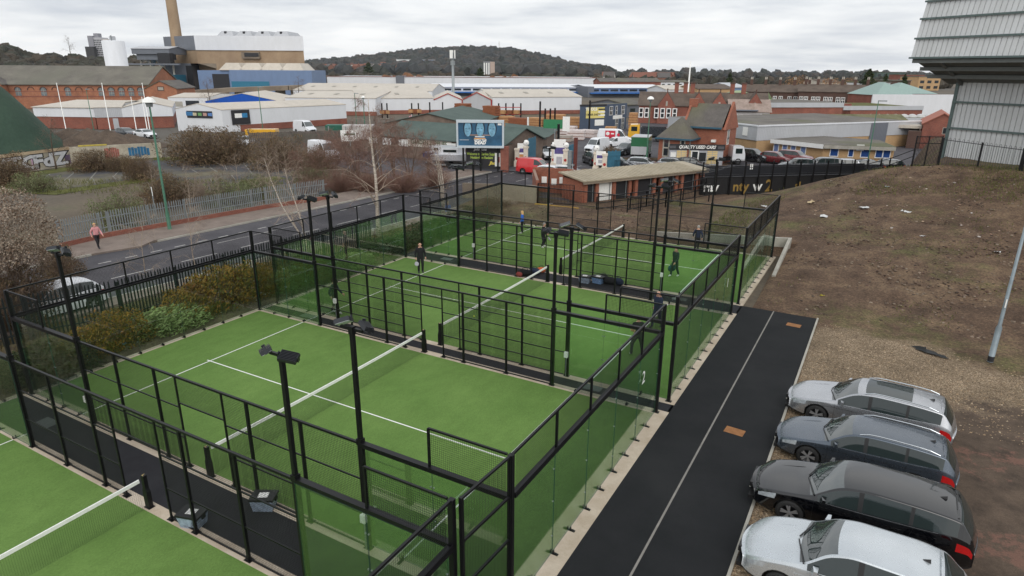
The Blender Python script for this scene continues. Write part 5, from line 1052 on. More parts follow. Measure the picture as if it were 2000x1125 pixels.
# ------------------------------------------------------------------ club gates
GATEW = plain('gate_white', rgb(222, 212, 196), .8, var=.1, scale=2); GATEB = plain('gate_blue', rgb(58, 112, 136), .6, var=.12)
def gate_pier(px, yb, yt, fin, label):
    q = gp(px, yb); h = hgt(px, yb, yt); T = thing('gate_pier', label, 'gate pier', (q.x, q.y, 0), .3, 'white gate piers')
    MB().bb(-.34, .34, -.34, .34, 0, .7).bb(-.26, .26, -.26, .26, .7, h-.25).build('shaft', GATEW, T); MB().bb(-.32, .32, -.32, .32, h-.25, h).build('cap', GATEW, T)
    MB().lathe([(.18, 0), (.12, .08), (.001, .1)], 8, (0, -.28, h*.45), 0, 'y').build('badge', REDTRIM, T)
    if fin:
        m = MB(); prof = [(.38*sin(pi*i/8)+.001, .38-.38*cos(pi*i/8)) for i in range(9)]; m.lathe(prof, 14, (0, 0, h)); o = m.build('ball_finial', WHITE, T, True)
        for a in range(5): MB().lathe([(.12, 0), (.11, .03)], 5, (0, 0, 0), 0, 'z').build('ball_patch', NEARBLACK, T).matrix_basis = Matrix.Translation((.36*cos(a*1.257)*.9, .36*sin(a*1.257)*.9, h+.45+.12*(a % 2))) @ Vector((cos(a*1.257), sin(a*1.257), .3)).to_track_quat('Z', 'Y').to_matrix().to_4x4()
for px, yb, yt, fn, lb in ((1010, 325, 288, 0, 'slim white gate pier left of the notice, nearest the timber store'), (1027, 325, 284, 1, 'white gate pier with ball finial beside the timber wall'), (1081, 329, 288, 1, 'white gate pier behind the red van bonnet, left of the notice board'), (1104, 330, 289, 1, 'white gate pier with large football finial right of the notice board'), (1163, 337, 295, 1, 'white gate pier behind a floodlight mast near the turnstile roof'), (1180, 338, 298, 0, 'plain white gate pier without ball near the turnstile roof')): gate_pier(px, yb, yt, fn, lb)
for (p0, p1, h, lb) in ((gp(1031, 325), gp(1046, 318), 3.2, 'blue timber gate leaf open beside the leftmost gate piers'), (gp(1108, 330), gp(1119, 325), 2.6, 'blue timber gate leaf beside the football finial pier'), (gp(1185, 338), gp(1210, 336), 2.4, 'dark blue gate leaf right of the plain white pier')):
    T = thing('gate_leaf', lb, 'gate', (p0.x, p0.y, 0)); d = p1-p0
    for i in range(9):
        q = d*(i/9); r_ = d*((i+.92)/9); MB().bar((q.x, q.y, h/2+.1), (r_.x, r_.y, h/2+.1), .06, h+R.uniform(-.15, .15)).build('board', GATEB, T)
    for z in (.5, h-.4): MB().bar((0, -.05, z), (d.x, d.y-.05, z), .08, .14).build('ledge', GATEB, T)
for px, yb, w_, h_, z, lb in ((1019, 325, 1.1, 2.2, .6, 'white notice panel between the two left gate piers'), (1092, 330, 1.4, 3.4, .1, 'tall white notice board between the middle gate piers'), (1172, 338, 1.1, 1.6, .9, 'white notice between the right gate piers')):
    q = gp(px, yb); T = thing('notice_board', lb, 'notice board', (q.x, q.y, 0), .35); MB().bb(-w_/2, w_/2, -.05, .05, z, z+h_).build('panel', WHITE, T); MB().bb(-w_/2+.1, w_/2-.1, -.065, -.051, z+h_*.5, z+h_*.72).build('print', plain('purple_print', rgb(90, 80, 140), .6), T); MB().bb(-w_/4, w_/4, -.065, -.051, z+h_*.15, z+h_*.4).build('print', plain('orange_panel', rgb(214, 150, 90), .6) if px == 1019 else plain('pale_print', rgb(186, 184, 190), .6), T)
    for s in (-1, 1): MB().bb(s*w_*.4-.04, s*w_*.4+.04, -.04, .04, 0, z).build('leg', GATEW, T)
q = gp(1082, 318); T = thing('shop_sign', 'green fascia sign above the gate notice board', 'sign', (q.x, q.y, 0), .2); MB().bb(-1.5, 1.0, -.05, .05, 4.3, 5.4).build('panel', plain('sign_green_panel', rgb(50, 128, 84), .6, var=.1), T); MB().bb(-.06, .06, 0, .1, 0, 4.3).build('post', GALV, T); MB().bb(1.0, 1.9, -.05, .05, 4.0, 5.8).build('white_panel', WHITE, T)
# ------------------------------------------------------------------ grandstand
SP = dp(1842, 300, 56); sx_, sy_ = 0.80, -0.60
stand = thing('grandstand', 'grey corrugated grandstand back with overhanging upper tier at right', 'grandstand', (SP.x, SP.y, 0), atan2(sy_, sx_))
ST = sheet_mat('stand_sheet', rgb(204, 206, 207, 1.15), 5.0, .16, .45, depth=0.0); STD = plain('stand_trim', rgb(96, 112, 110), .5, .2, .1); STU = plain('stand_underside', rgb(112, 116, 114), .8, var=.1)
def corr(nm, x0, x1, prof, pitch=.40, dep=.07, mat=ST):
    """profiled cladding: trapezoid ribs along x swept up the profile [(y,z),...]"""
    m = MB(); xs = []; x = x0
    while x < x1:
        for f, o in ((0, 0), (.78, 0), (.82, -1), (.96, -1)): xs.append((x+f*pitch, o))
        x += pitch
    k = len(xs)
    for (y, z) in prof:
        for xx, o in xs: m.v.append((xx, y-o*dep, z))
    for j in range(len(prof)-1):
        for i in range(k-1): m.f.append((j*k+i, j*k+i+1, (j+1)*k+i+1, (j+1)*k+i)); m.mi.append(0)
    return m.build(nm, mat, stand)
zb_ = 3.9
for z0, z1 in ((zb_, 6.9), (6.9, 9.0), (9.0, 11.2)): corr('lower_cladding', 0, 34, [(0, z0), (0, z1)])
for z in (6.9, 9.0): MB().bb(-.06, 34, -.18, -.07, z-.07, z+.07).build('sheeting_rail', STD, stand)
MB().bb(0, 34, .12, 14, zb_-1, 11.2).build('core', STU, stand); MB().bb(-.1, .15, -.1, .15, zb_, 11).build('corner_trim', STD, stand)
OV = -3.6
prof = [(OV, 12.45), (OV+.1, 13.9)]
for a0, a1 in (((OV, 12.45), (OV+.22, 13.95)), ((OV+.22, 13.95), (OV+.45, 15.45)), ((OV+.45, 15.45), (OV+.7, 16.75))): corr('upper_cladding', -2.0, 34, [a0, a1])
corr('roof_edge', -2.0, 34, [(OV+.66, 16.75), (OV+.75, 17.0), (OV+1.0, 17.25), (OV+1.5, 17.35), (4, 17.6)], mat=ST)
for y, z in ((OV, 12.45), (OV+.22, 13.95), (OV+.45, 15.45), (OV+.68, 16.78)): MB().bb(-2.08, 34, y-.16, y-.04, z-.07, z+.07).build('sheeting_rail', STD, stand)
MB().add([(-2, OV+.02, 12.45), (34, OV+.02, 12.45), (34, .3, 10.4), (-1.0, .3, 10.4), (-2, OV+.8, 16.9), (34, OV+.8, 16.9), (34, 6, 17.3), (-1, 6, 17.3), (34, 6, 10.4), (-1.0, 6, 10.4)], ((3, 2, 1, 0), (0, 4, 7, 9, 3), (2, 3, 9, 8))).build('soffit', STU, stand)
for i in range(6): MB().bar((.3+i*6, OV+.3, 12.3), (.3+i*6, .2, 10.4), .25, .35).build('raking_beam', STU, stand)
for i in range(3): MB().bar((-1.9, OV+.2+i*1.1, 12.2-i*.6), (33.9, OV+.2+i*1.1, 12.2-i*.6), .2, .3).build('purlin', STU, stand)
# security fence at the top of the bank
f0, f1, f2 = dp(1831, 328, 51.5), dp(1990, 353, 48), dp(2200, 372, 44)
def bow_fence(label, pts, h):
    o0 = pts[0]; T = thing('bow_top_fence', label, 'fence', o0); bm_ = MB(); bm_.tube([(0, 0, .1), (0, 0, h-.1), (.03, 0, h), (.075, 0, h+.04), (.12, 0, h), (.15, 0, h-.1), (.15, 0, .1)], .013, 4); me = bm_.mesh('bow_bar', plain('fence_grey', rgb(70, 78, 80), .5, .3, .1))
    for p0, p1 in zip(pts[:-1], pts[1:]):
        d = p1-p0; L_ = d.length; dd = d.normalized(); rz = atan2(dd.y, dd.x)
        for i in range(int(L_/.3)): q = p0-o0+dd*(i*.3+.07); link('bow_bar', me, T, q, (0, 0, rz))
        for i in range(int(L_/2.6)+1): q = p0-o0+dd*(i*2.6); MB().bar(q+Vector((0, 0, -.6)), q+Vector((0, 0, h)), .13).build('post', BLACK, T)
        for z in (.2, h-.15): MB().bar(p0-o0+Vector((0, 0, z)), p1-o0+Vector((0, 0, z)), .05).build('rail', DARKGREY, T)
bow_fence('grey bow topped security fence before the grandstand wall', [f0, f1, f2], 2.35)
g0, g1 = dp(1780, 325, 54), dp(1829, 328, 51.6)
T = thing('security_gate', 'dark barred security gate beside the grandstand corner', 'gate', g0); d = g1-g0
for i in range(19): q = d*(i/18); MB().bar(q+Vector((0, 0, -.4)), q+Vector((0, 0, 2.5)), .10 if i in (0, 9, 18) else .025).build('post' if i in (0, 9, 18) else 'bar', BLACK, T)
for z in (.15, 1.9, 2.4): MB().bar(Vector((0, 0, z)), d+Vector((0, 0, z)), .06).build('rail', BLACK, T)
railing('black stair handrail climbing the bank to the security gate', [dp(1690, 346, 55), dp(1735, 335, 54.5), dp(1782, 318, 54)], 1.1, 2.0, 0, (.5,), .06)
# ------------------------------------------------------------------ lamp posts and poles
LAMPG = plain('lamp_green', rgb(62, 108, 86), .6, var=.15)
def lamp_post(px, yb, yt, label, mat=LAMPG, r=.09, z=0.0, head='dome'):
    q = gp(px, yb, z); h = hgt(px, yb, yt, z); T = thing('lamp_post', label, 'lamp post', (q.x, q.y, z), 0, 'street lamps')
    MB().lathe([(r*1.5, 0), (r*1.5, h*.14), (r, h*.16), (r*.6, h)], 10).build('column', mat, T, True)
    if head == 'dome': MB().lathe([(.42, h), (.40, h+.13), (.25, h+.28), (.05, h+.36)], 14).build('lamp_head', WHITE, T, True); MB().lathe([(.2, h-.3), (.26, h-.002)], 10).build('lantern', GALV, T)
    else: MB().bb(-.05, .9, -.12, .12, h, h+.12).build('lamp_head', GALV, T)
    return T
lamp_post(332, 450, 196, 'tall green lamp post with white dome by the near pavement')
lamp_post(1262, 318, 192, 'green lamp post with white dome before the brick house', r=.08)
lamp_post(1692, 332, 196, 'green lamp post with pale head before the tan office', r=.07, head='arm')
lamp_post(186, 268, 174, 'green lamp post before the brick hall windows', r=.07, head='arm')
lamp_post(515, 268, 170, 'green lamp post before the long white unit', r=.08, head='arm')
lamp_post(697, 250, 182, 'dark green lamp post left of the birch crown', r=.1, head='arm'); lamp_post(713, 252, 190, 'dark green lamp post with dome right behind the birch crown', r=.1)
q = gp(1934, 706, .05); T = thing('lamp_post', 'grey galvanised lamp post at the foot of the soil bank', 'lamp post', q, 0, 'street lamps'); MB().lathe([(.11, 0), (.11, 1.5), (.07, 1.62), (.045, 8.0)], 12).build('column', plain('grey_column', rgb(134, 146, 152), .5, .2, .12), T, True); MB().lathe([(.115, .02), (.115, .25)], 12).build('base_wrap', NEARBLACK, T); MB().bb(-.05, .5, -.1, .1, 8, 8.1).build('lamp_head', GALV, T); MB().bb(-.02, .02, -.125, -.105, 2.4, 2.75).build('number_tag', WHITE, T)
for px, yb, yt, lb in ((130, 258, 163, 'leftmost white flagpole before the brick hall'), (217, 262, 163, 'white flagpole left of the lamp dome'), (294, 262, 163, 'white flagpole at the right end of the brick hall'), (268, 262, 190, 'short white flagpole left of the paired one'), (290, 268, 190, 'short white flagpole leaning beside the lamp dome'), (1342, 200, 120, 'tall thin white mast on the right skyline')):
    q = gp(px, yb); h = hgt(px, yb, yt); T = thing('flagpole', lb, 'flagpole', (q.x, q.y, 0), 0, 'white flagpoles'); MB().lathe([(.08 if px < 1000 else .35, 0), (.05 if px < 1000 else .2, h)], 8).build('pole', WHITE, T, True); MB().lathe([(.09, h), (.09, h+.1), (.02, h+.16)], 8).build('finial', WHITE, T)
q = gp(308, 441); T = thing('bus_stop_sign', 'small white bus stop sign on a pole by the palisade', 'sign', (q.x, q.y, 0), -.5); MB().tube([(0, 0, 0), (0, 0, 2.7)], .04, 8).build('pole', GALV, T); MB().bb(-.22, .22, -.02, .02, 2.3, 2.9).build('plate', WHITE, T); MB().bb(-.18, .18, -.03, -.021, 2.35, 2.5).build('print', LAMPG, T)
# ------------------------------------------------------------------ vehicles
CARGLASS = glossy_glass('car_glass', (0.02, 0.03, 0.03, 1), .03); CARGLASS.node_tree.nodes['Principled BSDF'].inputs['IOR'].default_value = 1.5; WSGLASS = glossy_glass('windscreen_glass', (0.03, 0.042, 0.042, 1), .03); WSGLASS.node_tree.nodes['Principled BSDF'].inputs['IOR'].default_value = 1.9
TYRE = plain('tyre_rubber', (0.018, 0.018, 0.018, 1), .8, var=.1); RIM = plain('alloy_rim', rgb(172, 174, 178), .3, .6, .05); RIMD = plain('rim_dark', rgb(40, 40, 42), .4, .5, .05)
TRIM = plain('black_trim', (0.012, 0.012, 0.013, 1), .45, var=.05); CHROME = plain('chrome', rgb(205, 210, 214), .15, .9, .03); TAIL = plain('tail_lamp', rgb(176, 24, 26), .15, 0, .12, 14, coat=.5); HEADL = plain('head_lamp', rgb(196, 204, 210), .08, .3, .25, 16, coat=.6); PLATE = plain('number_plate', rgb(228, 226, 214), .5, var=0); WELL = plain('wheel_well', (0.006, 0.006, 0.006, 1), .9, var=0)
def paint(name, c, metal=.6, rough=.28):
    if name in MATS: return MATS[name]
    m, t, b_ = newmat(name); n = noise_node(t, 1.3, 3, .5, 'Object'); r = ramp(t, n.outputs['Fac'], [(.3, mul(c, .93)), (.7, mul(c, 1.05))]); t.links.new(r.outputs[0], b_.inputs['Base Color'])
    b_.inputs['Metallic'].default_value = metal; b_.inputs['Roughness'].default_value = rough; b_.inputs['Coat Weight'].default_value = .8; b_.inputs['Coat Roughness'].default_value = .04
    d = noise_node(t, 6, 5, .7, 'Object'); dr = ramp(t, d.outputs['Fac'], [(.3, (rough*.85,)*3+(1,)), (.8, (min(1, rough*1.25),)*3+(1,))]); t.links.new(dr.outputs[0], b_.inputs['Roughness'])
    MATS[name] = m; return m
def interp(pts, x):
    if x <= pts[0][0]: return pts[0][1]
    if x >= pts[-1][0]: return pts[-1][1]
    for i in range(len(pts)-1):
        if pts[i][0] <= x <= pts[i+1][0]:
            x0, y0 = pts[i]; x1, y1 = pts[i+1]; xm, ym = pts[i-1] if i else (2*x0-x1, 2*y0-y1); xp, yp = pts[i+2] if i+2 < len(pts) else (2*x1-x0, 2*y1-y0)
            t_ = (x-x0)/(x1-x0); s0 = (y0-ym)/(x0-xm); s1 = (y1-y0)/(x1-x0); s2 = (yp-y1)/(xp-x1)
            def lim(a, b): return 0 if a*b <= 0 else 2*a*b/(a+b)
            m0, m1 = lim(s0, s1)*(x1-x0), lim(s1, s2)*(x1-x0)
            return y0*(2*t_**3-3*t_*t_+1)+m0*(t_**3-2*t_*t_+t_)+y1*(-2*t_**3+3*t_*t_)+m1*(t_**3-t_*t_)
def wheel_meshes(r, spokes=5, dbl=True):
    t_ = MB(); t_.lathe([(r*.68, -.10), (r*.96, -.105), (r, -.07), (r, .07), (r*.96, .105), (r*.68, .10)], 28, ax='y', cap=False)
    m = MB(); m.lathe([(r*.69, -.09), (r*.69, -.105), (r*.62, -.10), (r*.6, -.03), (.01, -.03)], 24, ax='y', m=0, cap=False)
    s = MB()
    for i in range(spokes):
        for o in ((-.16, .16) if dbl else (0,)):
            a = 2*pi*i/spokes+o; s.bar((r*.12*cos(a-o*.8), -.085, r*.12*sin(a-o*.8)), (r*.64*cos(a), -.095, r*.64*sin(a)), .042 if dbl else .06, .02, up=Vector((0, 1, 0)))
    s.lathe([(r*.16, -.07), (r*.14, -.10), (.01, -.105)], 12, ax='y')
    return t_.mesh('tyre', TYRE, True), m.mesh('rim_barrel', RIMD, True), s.mesh('spokes', RIM)
WH = {}
KINDS = {
 'estate': dict(L=4.77, W=.915, xf=.92, xr=3.72, r=.335, top=[(0, .60), (.08, .68), (.3, .78), (.7, .87), (1.15, .95), (1.32, .985), (1.6, 1.16), (1.95, 1.36), (2.2, 1.43), (2.7, 1.475), (3.5, 1.465), (4.1, 1.425), (4.36, 1.38), (4.54, 1.18), (4.66, 1.0), (4.73, .82), (4.77, .66)], belt=[(0, .55), (.3, .70), (.9, .84), (1.4, .90), (2.5, .93), (3.6, .97), (4.3, 1.0), (4.6, .93), (4.77, .62)], wid=[(0, .66), (.12, .76), (.35, .84), (.8, .895), (1.6, .915), (3.4, .915), (4.1, .90), (4.5, .865), (4.68, .82), (4.77, .74)], ws=(1.34, 2.06), rw=(4.37, 4.63), sw=(1.5, 4.36), pil=((2.42, .05), (3.46, .04)), hl=(.12, .55), tl=(4.38, 4.72), rails=True, roof=(2.1, 4.3), tum=.33),
 'saloon': dict(L=4.6, W=.90, xf=.88, xr=3.6, r=.32, top=[(0, .58), (.1, .68), (.4, .80), (1.1, .93), (1.3, .97), (1.9, 1.34), (2.3, 1.42), (2.9, 1.43), (3.3, 1.36), (3.85, 1.08), (4.1, 1.04), (4.45, .98), (4.55, .80), (4.6, .66)], belt=[(0, .55), (.4, .72), (1.3, .88), (2.5, .92), (3.7, .96), (4.3, .95), (4.6, .62)], wid=[(0, .64), (.15, .77), (.4, .84), (1, .89), (3.4, .9), (4.2, .86), (4.5, .80), (4.6, .72)], ws=(1.32, 1.98), rw=(3.3, 3.84), sw=(1.45, 3.6), pil=((2.38, .05),), hl=(.12, .5), tl=(4.2, 4.52), rails=False, roof=(2.0, 3.3)),
 'hatch': dict(L=4.2, W=.90, xf=.82, xr=3.4, r=.31, top=[(0, .60), (.1, .70), (.4, .84), (.95, .98), (1.15, 1.02), (1.75, 1.40), (2.2, 1.50), (3.0, 1.50), (3.6, 1.42), (3.95, 1.10), (4.12, .95), (4.2, .68)], belt=[(0, .55), (.4, .75), (1.2, .92), (2.4, .95), (3.6, 1.0), (4.0, .98), (4.2, .62)], wid=[(0, .66), (.15, .78), (.4, .85), (1, .89), (3.2, .9), (3.9, .86), (4.1, .80), (4.2, .74)], ws=(1.16, 1.84), rw=(3.6, 4.0), sw=(1.3, 3.65), pil=((2.25, .05), (3.05, .05)), hl=(.12, .5), tl=(3.85, 4.15), rails=False, roof=(1.9, 3.55)),
 'suv': dict(L=4.6, W=.95, xf=.88, xr=3.62, r=.37, top=[(0, .72), (.1, .88), (.4, 1.0), (1.05, 1.08), (1.25, 1.12), (1.8, 1.55), (2.2, 1.66), (3.2, 1.66), (4.0, 1.6), (4.3, 1.3), (4.5, 1.08), (4.6, .75)], belt=[(0, .66), (.4, .92), (1.2, 1.04), (2.5, 1.07), (4.0, 1.1), (4.4, 1.05), (4.6, .7)], wid=[(0, .74), (.15, .84), (.4, .91), (1, .94), (3.8, .95), (4.4, .90), (4.6, .82)], ws=(1.27, 1.9), rw=(4.02, 4.42), sw=(1.4, 4.1), pil=((2.35, .05), (3.35, .05)), hl=(.1, .45), tl=(4.25, 4.55), rails=True, roof=(2.0, 3.9)),
 'van': dict(L=5.6, W=.98, xf=.95, xr=4.4, r=.34, top=[(0, .80), (.1, .98), (.5, 1.15), (.95, 1.3), (1.1, 1.38), (1.75, 2.15), (2.1, 2.38), (2.8, 2.45), (5.3, 2.42), (5.52, 2.35), (5.58, 1.6), (5.6, .9)], belt=[(0, .7), (.5, 1.05), (1.1, 1.22), (2.5, 1.25), (5.4, 1.25), (5.6, .85)], wid=[(0, .78), (.15, .88), (.5, .95), (1.2, .98), (5.3, .98), (5.55, .95), (5.6, .92)], ws=(1.12, 1.8), rw=(9, 9), sw=(1.2, 2.3), pil=(), hl=(.1, .5), tl=(5.35, 5.58), rails=False, roof=(2.2, 5.3), tum=.12),
 'smallvan': dict(L=4.4, W=.92, xf=.82, xr=3.55, r=.31, top=[(0, .70), (.1, .84), (.4, .98), (.95, 1.12), (1.1, 1.17), (1.7, 1.62), (2.1, 1.78), (2.8, 1.83), (4.1, 1.80), (4.32, 1.72), (4.38, 1.2), (4.4, .8)], belt=[(0, .6), (.4, .88), (1.1, 1.04), (2.4, 1.07), (4.2, 1.08), (4.4, .75)], wid=[(0, .72), (.15, .83), (.5, .89), (1.2, .92), (4.1, .92), (4.35, .89), (4.4, .86)], ws=(1.12, 1.74), rw=(9, 9), sw=(1.2, 2.25), pil=(), hl=(.1, .5), tl=(4.15, 4.38), rails=False, roof=(2.1, 4.1), tum=.16)}
def make_vehicle(name, label, cat, kind, pmat, loc, rz, group=None, detail=2, extras=(), scale=1.0, z=0.0, taxi=False):
    K = KINDS[kind]; Lc = K['L']; tum = K.get('tum', .40)
    T = thing(name, label, cat, (loc[0], loc[1], z), rz, group); T.scale = (scale,)*3
    xs = set(round(Lc*i/(44 if detail > 1 else 22), 4) for i in range((44 if detail > 1 else 22)+1)); Ra = K['r']+.055
    for xc in (K['xf'], K['xr']):
        for i in range(13): xs.add(round(xc+Ra*cos(pi*i/12), 4))
        xs.add(round(xc-Ra-.004, 4)); xs.add(round(xc+Ra+.004, 4))
    for v in K['ws']+K['sw']+K['hl']+K['tl']+K['roof']: xs.add(v) if v < Lc else None
    if K['rw'][0] < Lc: xs.update(K['rw'])
    for p_, h_ in K['pil']: xs.add(p_-h_); xs.add(p_+h_)
    xs = sorted(x for x in xs if 0 <= x <= Lc); xs = [x for i, x in enumerate(xs) if i == 0 or x-xs[i-1] > .003]
    SF = [0, .1, .25, .42, .6, .74, .86, 1.0]; GF = [.07, .3, .55, .8, .93, 1.0]; RF = [.93, .84, .68, .48, .25, 0.0]
    def shape(z): return interp([(.15, .925), (.3, .975), (.45, .995), (.6, 1.0), (.75, .992), (.9, .975), (1.1, .945), (1.3, .93)], z)
    rows = []
    for x in xs:
        zt, zb, w_ = interp(K['top'], x), interp(K['belt'], x), interp(K['wid'], x)
        cr = .04 if zt-zb > .12 else .03; zr = zt-cr; zb = min(zb, zr-.012)
        zs = .19+.10*max(0, 1-x/.5)+.10*max(0, 1-(Lc-x)/.45); zs = max(zs, .19)
        for xc in (K['xf'], K['xr']):
            dx = abs(x-xc)
            if dx < Ra: zs = max(zs, K['r']+sqrt(max(0, Ra*Ra-dx*dx)))
        zs = min(zs, zb-.03); col = []
        for f in SF: z_ = zs+(zb-zs)*f; col.append((w_*shape(z_), z_))
        yb = col[-1][0]; wr = yb-tum*(zr-zb)-.015
        for g in GF: col.append((yb+(wr-yb)*g, zb+(zr-zb)*g))
        for f in RF: col.append((wr*f, zr+cr*(1-f*f)))
        bow = -.16*max(0, 1-x/1.0)**1.5
        if K['ws'][0]-.5 < x < K['ws'][1]+.8: bow += -.10*sstep(K['ws'][0]-.5, K['ws'][0]-.02, x)*(1-sstep(K['ws'][1], K['ws'][1]+.8, x))
        bow += .09*max(0, 1-(Lc-x)/.8)
        rows.append([(x+bow*(1-min(1, (y/max(.1, w_)))**2), y, z_) for y, z_ in col])
    nr = len(rows[0]); ns, ng = len(SF), len(GF); cls = {}
    for i in range(len(xs)-1):
        xm = (xs[i]+xs[i+1])/2; gh = rows[i][ns+ng-1][2]-rows[i][ns-1][2]; gh2 = rows[i+1][ns+ng-1][2]-rows[i+1][ns-1][2]
        for j in range(nr-1):
            c = 'body'
            if ns <= j < ns+ng-2 and K['sw'][0] < xm < K['sw'][1] and min(gh, gh2) > .10:
                c = 'side_window'; seg = 0
                for p_, h_ in K['pil']:
                    if xm > p_: seg += 1
                    if abs(xm-p_) < h_: c = f'pillar_trim{p_}'
                if c == 'side_window': c = f'side_window{seg}'
            elif j >= ns+ng and K['ws'][0] < xm < K['ws'][1]: c = 'windscreen'
            elif j >= ns+ng and K['rw'][0] < xm < K['rw'][1]: c = 'rear_window'
            elif 5 <= j < 7 and K['hl'][0] < xm < K['hl'][1]: c = 'headlight'
            elif 4 <= j < 6 and K['tl'][0] < xm < K['tl'][1]: c = 'tail_light'
            elif j == 0: c = 'sill_trim'
            elif 'pano' in extras and j >= ns+ng+1 and K['roof'][0]+.15 < xm < K['roof'][0]+1.45: c = 'glass_roof'
            cls.setdefault(c, []).append((i, j))
    def build(c, faces, sides, nm, mat):
        m = MB(); idx = {}
        for s in sides:
            for (i, j) in faces:
                q = []
                for (a, bb) in ((i, j), (i+1, j), (i+1, j+1), (i, j+1)):
                    k = (a, bb, s if rows[a][bb][1] > 1e-6 else 0)
                    if k not in idx: x, y, z_ = rows[a][bb]; idx[k] = len(m.v); m.v.append((x, s*y, z_))
                    if idx[k] not in q: q.append(idx[k])
                if len(q) > 2: m.f.append(tuple(q if s < 0 else q[::-1])); m.mi.append(0)
        if c == 'body':
            for e, fl in ((0, True), (len(xs)-1, False)):
                lp = [idx[(e, j, -1 if rows[e][j][1] > 1e-6 else 0)] for j in range(nr) if (e, j, -1 if rows[e][j][1] > 1e-6 else 0) in idx]+[idx[(e, j, 1)] for j in range(nr-2, -1, -1) if (e, j, 1) in idx]
                if len(lp) > 2: m.f.append(tuple(lp[::-1] if fl else lp)); m.mi.append(0)
        return m.build(nm, mat, T, True)
    for c, faces in cls.items():
        if c == 'body': build(c, faces, (-1, 1), 'body', pmat)
        elif c.startswith('side_window'):
            for s in (-1, 1): build(c, faces, (s,), 'side_window', CARGLASS)
        elif c in ('headlight', 'tail_light'):
            for s in (-1, 1): build(c, faces, (s,), c, HEADL if c == 'headlight' else TAIL)
        elif c[:4] in ('pill', 'sill'):
            for s in (-1, 1): build(c, faces, (s,), c[:11] if c[0] == 'p' else c, TRIM)
        else: build(c, faces, (-1, 1), c, WSGLASS if c == 'windscreen' else CARGLASS)
    MB().bb(.35, Lc-.3, -.62, .62, .17, .62).build('underbody_block', WELL, T)  # added black box that blocks light through the hollow body shell
    r = K['r']; key = (round(r, 3), detail > 1)
    if key not in WH: WH[key] = wheel_meshes(r, 5 if detail > 1 else 6, detail > 1)
    tm, rm, sm = WH[key]
    for xc in (K['xf'], K['xr']):
        for s in (-1, 1):
            yw = K['W']-.125; wo = link('wheel', tm, T, (xc, s*yw, r), (0, R.uniform(0, 1), 0 if s < 0 else pi)); link('rim_barrel', rm, wo); link('spokes', sm, wo)
    # plate, grille, mirrors, handles
    zf = interp(K['top'], .06)
    MB().bb(-.175, -.15, -.26, .26, .34, .45).build('number_plate', PLATE, T); MB().bb(Lc+.06, Lc+.075, -.26, .26, .55, .66).build('number_plate', PLATE, T)
    MB().bb(-.155, .02, -.42, .42, .47, zf-.06).build('grille', TRIM, T); MB().bb(-.13, .05, -.6, .6, .22, .32).build('lower_intake', TRIM, T)
    xmn = K['ws'][0]+.28; zbm = interp(K['belt'], xmn)
    for s in (-1, 1):
        y0 = s*(K['W']*.96); mm = MB(); mm.add([(xmn-.08, y0, zbm+.04), (xmn+.06, y0, zbm+.04), (xmn+.06, y0+s*.2, zbm+.06), (xmn-.03, y0+s*.2, zbm+.06), (xmn-.05, y0, zbm+.17), (xmn+.06, y0, zbm+.17), (xmn+.06, y0+s*.2, zbm+.2), (xmn-.01, y0+s*.2, zbm+.19)], ((0,3,2,1) if s > 0 else (0,1,2,3), (4,5,6,7), (0,1,5,4), (1,2,6,5), (2,3,7,6), (3,0,4,7))); mm.build('wing_mirror', pmat if 'darkmirror' not in extras else TRIM, T)
    if detail > 1:
        def skin(x, z_):
            w_ = interp(K['wid'], x); return w_*shape(z_)
        for s in (-1, 1):
            for xd in (1.42, 2.44, 3.34 if kind == 'estate' else 3.1):
                zb = interp(K['belt'], xd); pts = [(xd+(.03 if xd > 3 else 0)*k, s*(skin(xd, .24+(zb-.24)*k/6)+.001), .24+(zb-.24)*k/6) for k in range(7)]
                MB().tube(pts, .004, 4).build('door_seam', TRIM, T)
            xb = [1.05+i*.33 for i in range(10)]; MB().tube([(x, s*(skin(x, interp(K['belt'], x)-.13)+.001), interp(K['belt'], x)-.13) for x in xb], .006, 4).build('body_crease', TRIM if 'dark' in extras else pmat, T)
            for xd in (2.22, 3.2): zb = interp(K['belt'], xd)-.16; MB().bar((xd-.11, s*(skin(xd, zb)+.018), zb), (xd+.1, s*(skin(xd, zb)+.018), zb+.005), .025, .028).build('door_handle', pmat, T)
            MB().tube([(x, s*(interp(K['wid'], x)*shape(interp(K['belt'], x))+.001), interp(K['belt'], x)+.008) for x in [1.5+i*.25 for i in range(11)]], .008, 4).build('window_trim', CHROME if 'chrome' in extras else TRIM, T)
            if K['rails'] and 'norails' not in extras:
                pts = []
                for i in range(9):
                    x = K['roof'][0]+.1+i*(K['roof'][1]-K['roof'][0]-.15)/8; zt = interp(K['top'], x); zb = interp(K['belt'], x); yb = interp(K['wid'], x)*shape(zb); wr = yb-tum*(zt-.05-zb)-.03
                    pts.append((x, s*wr*.97, zt-.02+(.045 if 0 < i < 8 else .0)))
                MB().tube(pts, .018, 6).build('roof_rail', CHROME if 'chrome' in extras else TRIM, T)
            # wiper
            x0 = K['ws'][0]-.07; MB().bar((x0-.09, s*.05, interp(K['top'], x0)+.025), (x0+.12, s*.62-(.25 if s < 0 else 0), interp(K['top'], x0+.16)+.01), .025, .02).build('wiper', TRIM, T)
        fin = MB(); xf_ = K['roof'][1]-.25; zf_ = interp(K['top'], xf_); fin.add([(xf_-.1, -.02, zf_-.01), (xf_-.1, .02, zf_-.01), (xf_+.08, .03, zf_-.01), (xf_+.08, -.03, zf_-.01), (xf_+.07, 0, zf_+.07)], ((0,1,4), (1,2,4), (2,3,4), (3,0,4))); fin.build('aerial', TRIM, T)
